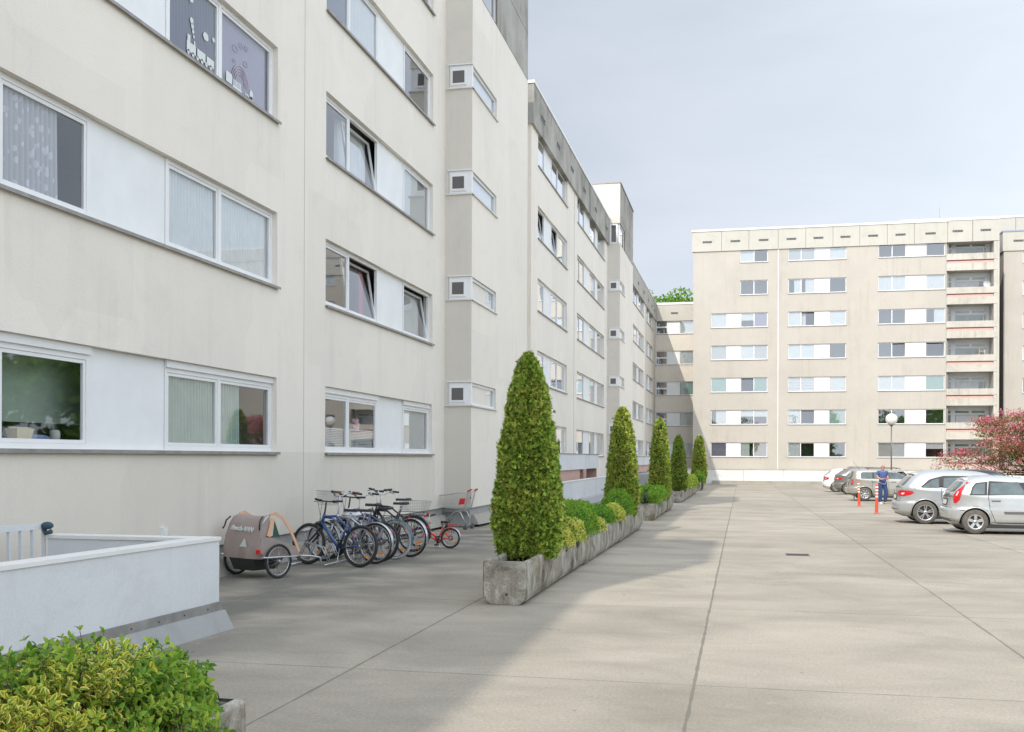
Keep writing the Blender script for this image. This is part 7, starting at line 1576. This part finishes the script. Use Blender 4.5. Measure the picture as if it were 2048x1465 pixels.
# things on the sill of the ground floor kitchen window
zk = zs(0)+.075; dk = -.34
sh = MB(); PA.box(sh, Y(5)+.1, Y(192)-.1, zk-.03, zk, -.60, -.18); sh_o = sh.build('window_shelf', MAT['wood_orange']); tag(sh_o, 'wooden inner sill board behind the big ground floor window at the left', 'shelf'); settle(sh_o, PA.P(Y(100), zk-.03, -.4))
b = MB(); c = PA.P(Y(92), zk, dk); b.add([(c.x-.05, c.y-.11, zk), (c.x+.05, c.y-.11, zk), (c.x+.05, c.y+.11, zk), (c.x-.05, c.y+.11, zk), (c.x-.08, c.y-.15, zk+.16), (c.x+.08, c.y-.15, zk+.16), (c.x+.08, c.y+.15, zk+.16), (c.x-.08, c.y+.15, zk+.16)], [(3,2,1,0),(0,1,5,4),(1,2,6,5),(2,3,7,6),(3,0,4,7)]); b.tube([(c.x, c.y-.18, zk+.165), (c.x, c.y+.18, zk+.165)], .012, 6)
o = b.build('box', MAT['curtain_yellow']); tag(o, 'small open cream box on the sill of the big ground floor window', 'box'); settle(o, (c.x, c.y, zk))
b = MB(); c = PA.P(Y(132), zk, dk); b.ball((c.x, c.y, zk+.04), .10, 12, sc=(.7, 1.8, .55)); b.ball((c.x, c.y-.1, zk+.05), .07, 10, sc=(.8, 1.2, .7)); o = b.build('cloth', mat('cloth_blue', (.16, .20, .42), .9)); tag(o, 'crumpled blue cloth on the sill of the big ground floor window', 'cloth'); settle(o, (c.x, c.y, zk))
b = MB(); c = PA.P(Y(160), zk, dk); b.lathe([(.055, 0), (.06, .01), (.06, .13), (.05, .15), (.03, .16)], 16, c=(c.x, c.y, zk)); o = b.build('jar', MAT['blind_grey']); tag(o, 'pale jar at the right end of the big ground floor window sill', 'jar'); settle(o, (c.x, c.y, zk))
b = MB(); c = PA.P(Y(738), zs(0)+.62, -.30)
for i in range(9): b.ball((c.x+.02*math.sin(i*2.3), c.y+.10*math.cos(i*1.7), c.z+.07*math.sin(i*1.1)), .05, 8)
b.lathe([(.05, -.22), (.07, -.06)], 14, c=(c.x, c.y, c.z)); 
o = b.build('flower_pot', mat('flower_pink', (.62, .34, .42), .8)); tag(o, 'pot of pale pink flowers above the pleated blind in the ground floor window', 'flower'); settle(o, (c.x, c.y, c.z-.22))
# satellite dish, ladder on the balconies
def balcony_things():
    q = ony(1974, 568, YF+.35); t = empty('satellite_dish', 'white satellite dish on a balcony, one floor below the top', 'satellite dish')
    m = MB(); m.lathe([(.001, .0), (.15, .03), (.28, .10), (.29, .11)], 24, 'y', (0, 0, 0), cap=False); m.v = [(a, -b_+.1, c) for a, b_, c in m.v]; m.build('dish', MAT['coping_white'], t)
    m = MB(); m.tube([(0, -.02, -.2), (.25, -.25, -.05), (.3, -.28, 0)], .012, 6); m.tube([(0, .1, 0), (.02, .25, -.15), (.02, .25, -.5)], .02, 6); m.build('arm', MAT['tube_silver'], t); t.location = q; t.rotation_euler = (R(18), 0, R(-35))
    q0 = ony(1961, 712, YF+.9); t = empty('ladder', 'white and orange stepladder standing on the fourth floor balcony', 'ladder'); z0 = zs(3)-1.02
    m = MB(); m.bar((q0.x-.30, YF+.9, z0), (q0.x-.05, YF+.9, z0+1.75), .05, .05); m.build('rail', MAT['post_ladder'] if 'post_ladder' in MAT else mat('post_ladder', (.75, .38, .06), .5), t)
    m = MB(); m.bar((q0.x+.38, YF+.9, z0), (q0.x+.33, YF+.9, z0+1.65), .04, .04); 
    for i in range(5): m.bar((q0.x-.25+.05*i, YF+.9, z0+.3+i*.3), (q0.x+.36, YF+.9, z0+.3+i*.3), .03, .03)
    m.build('rung', MAT['coping_white'], t); settle(t, (q0.x, YF+.9, z0))
balcony_things()
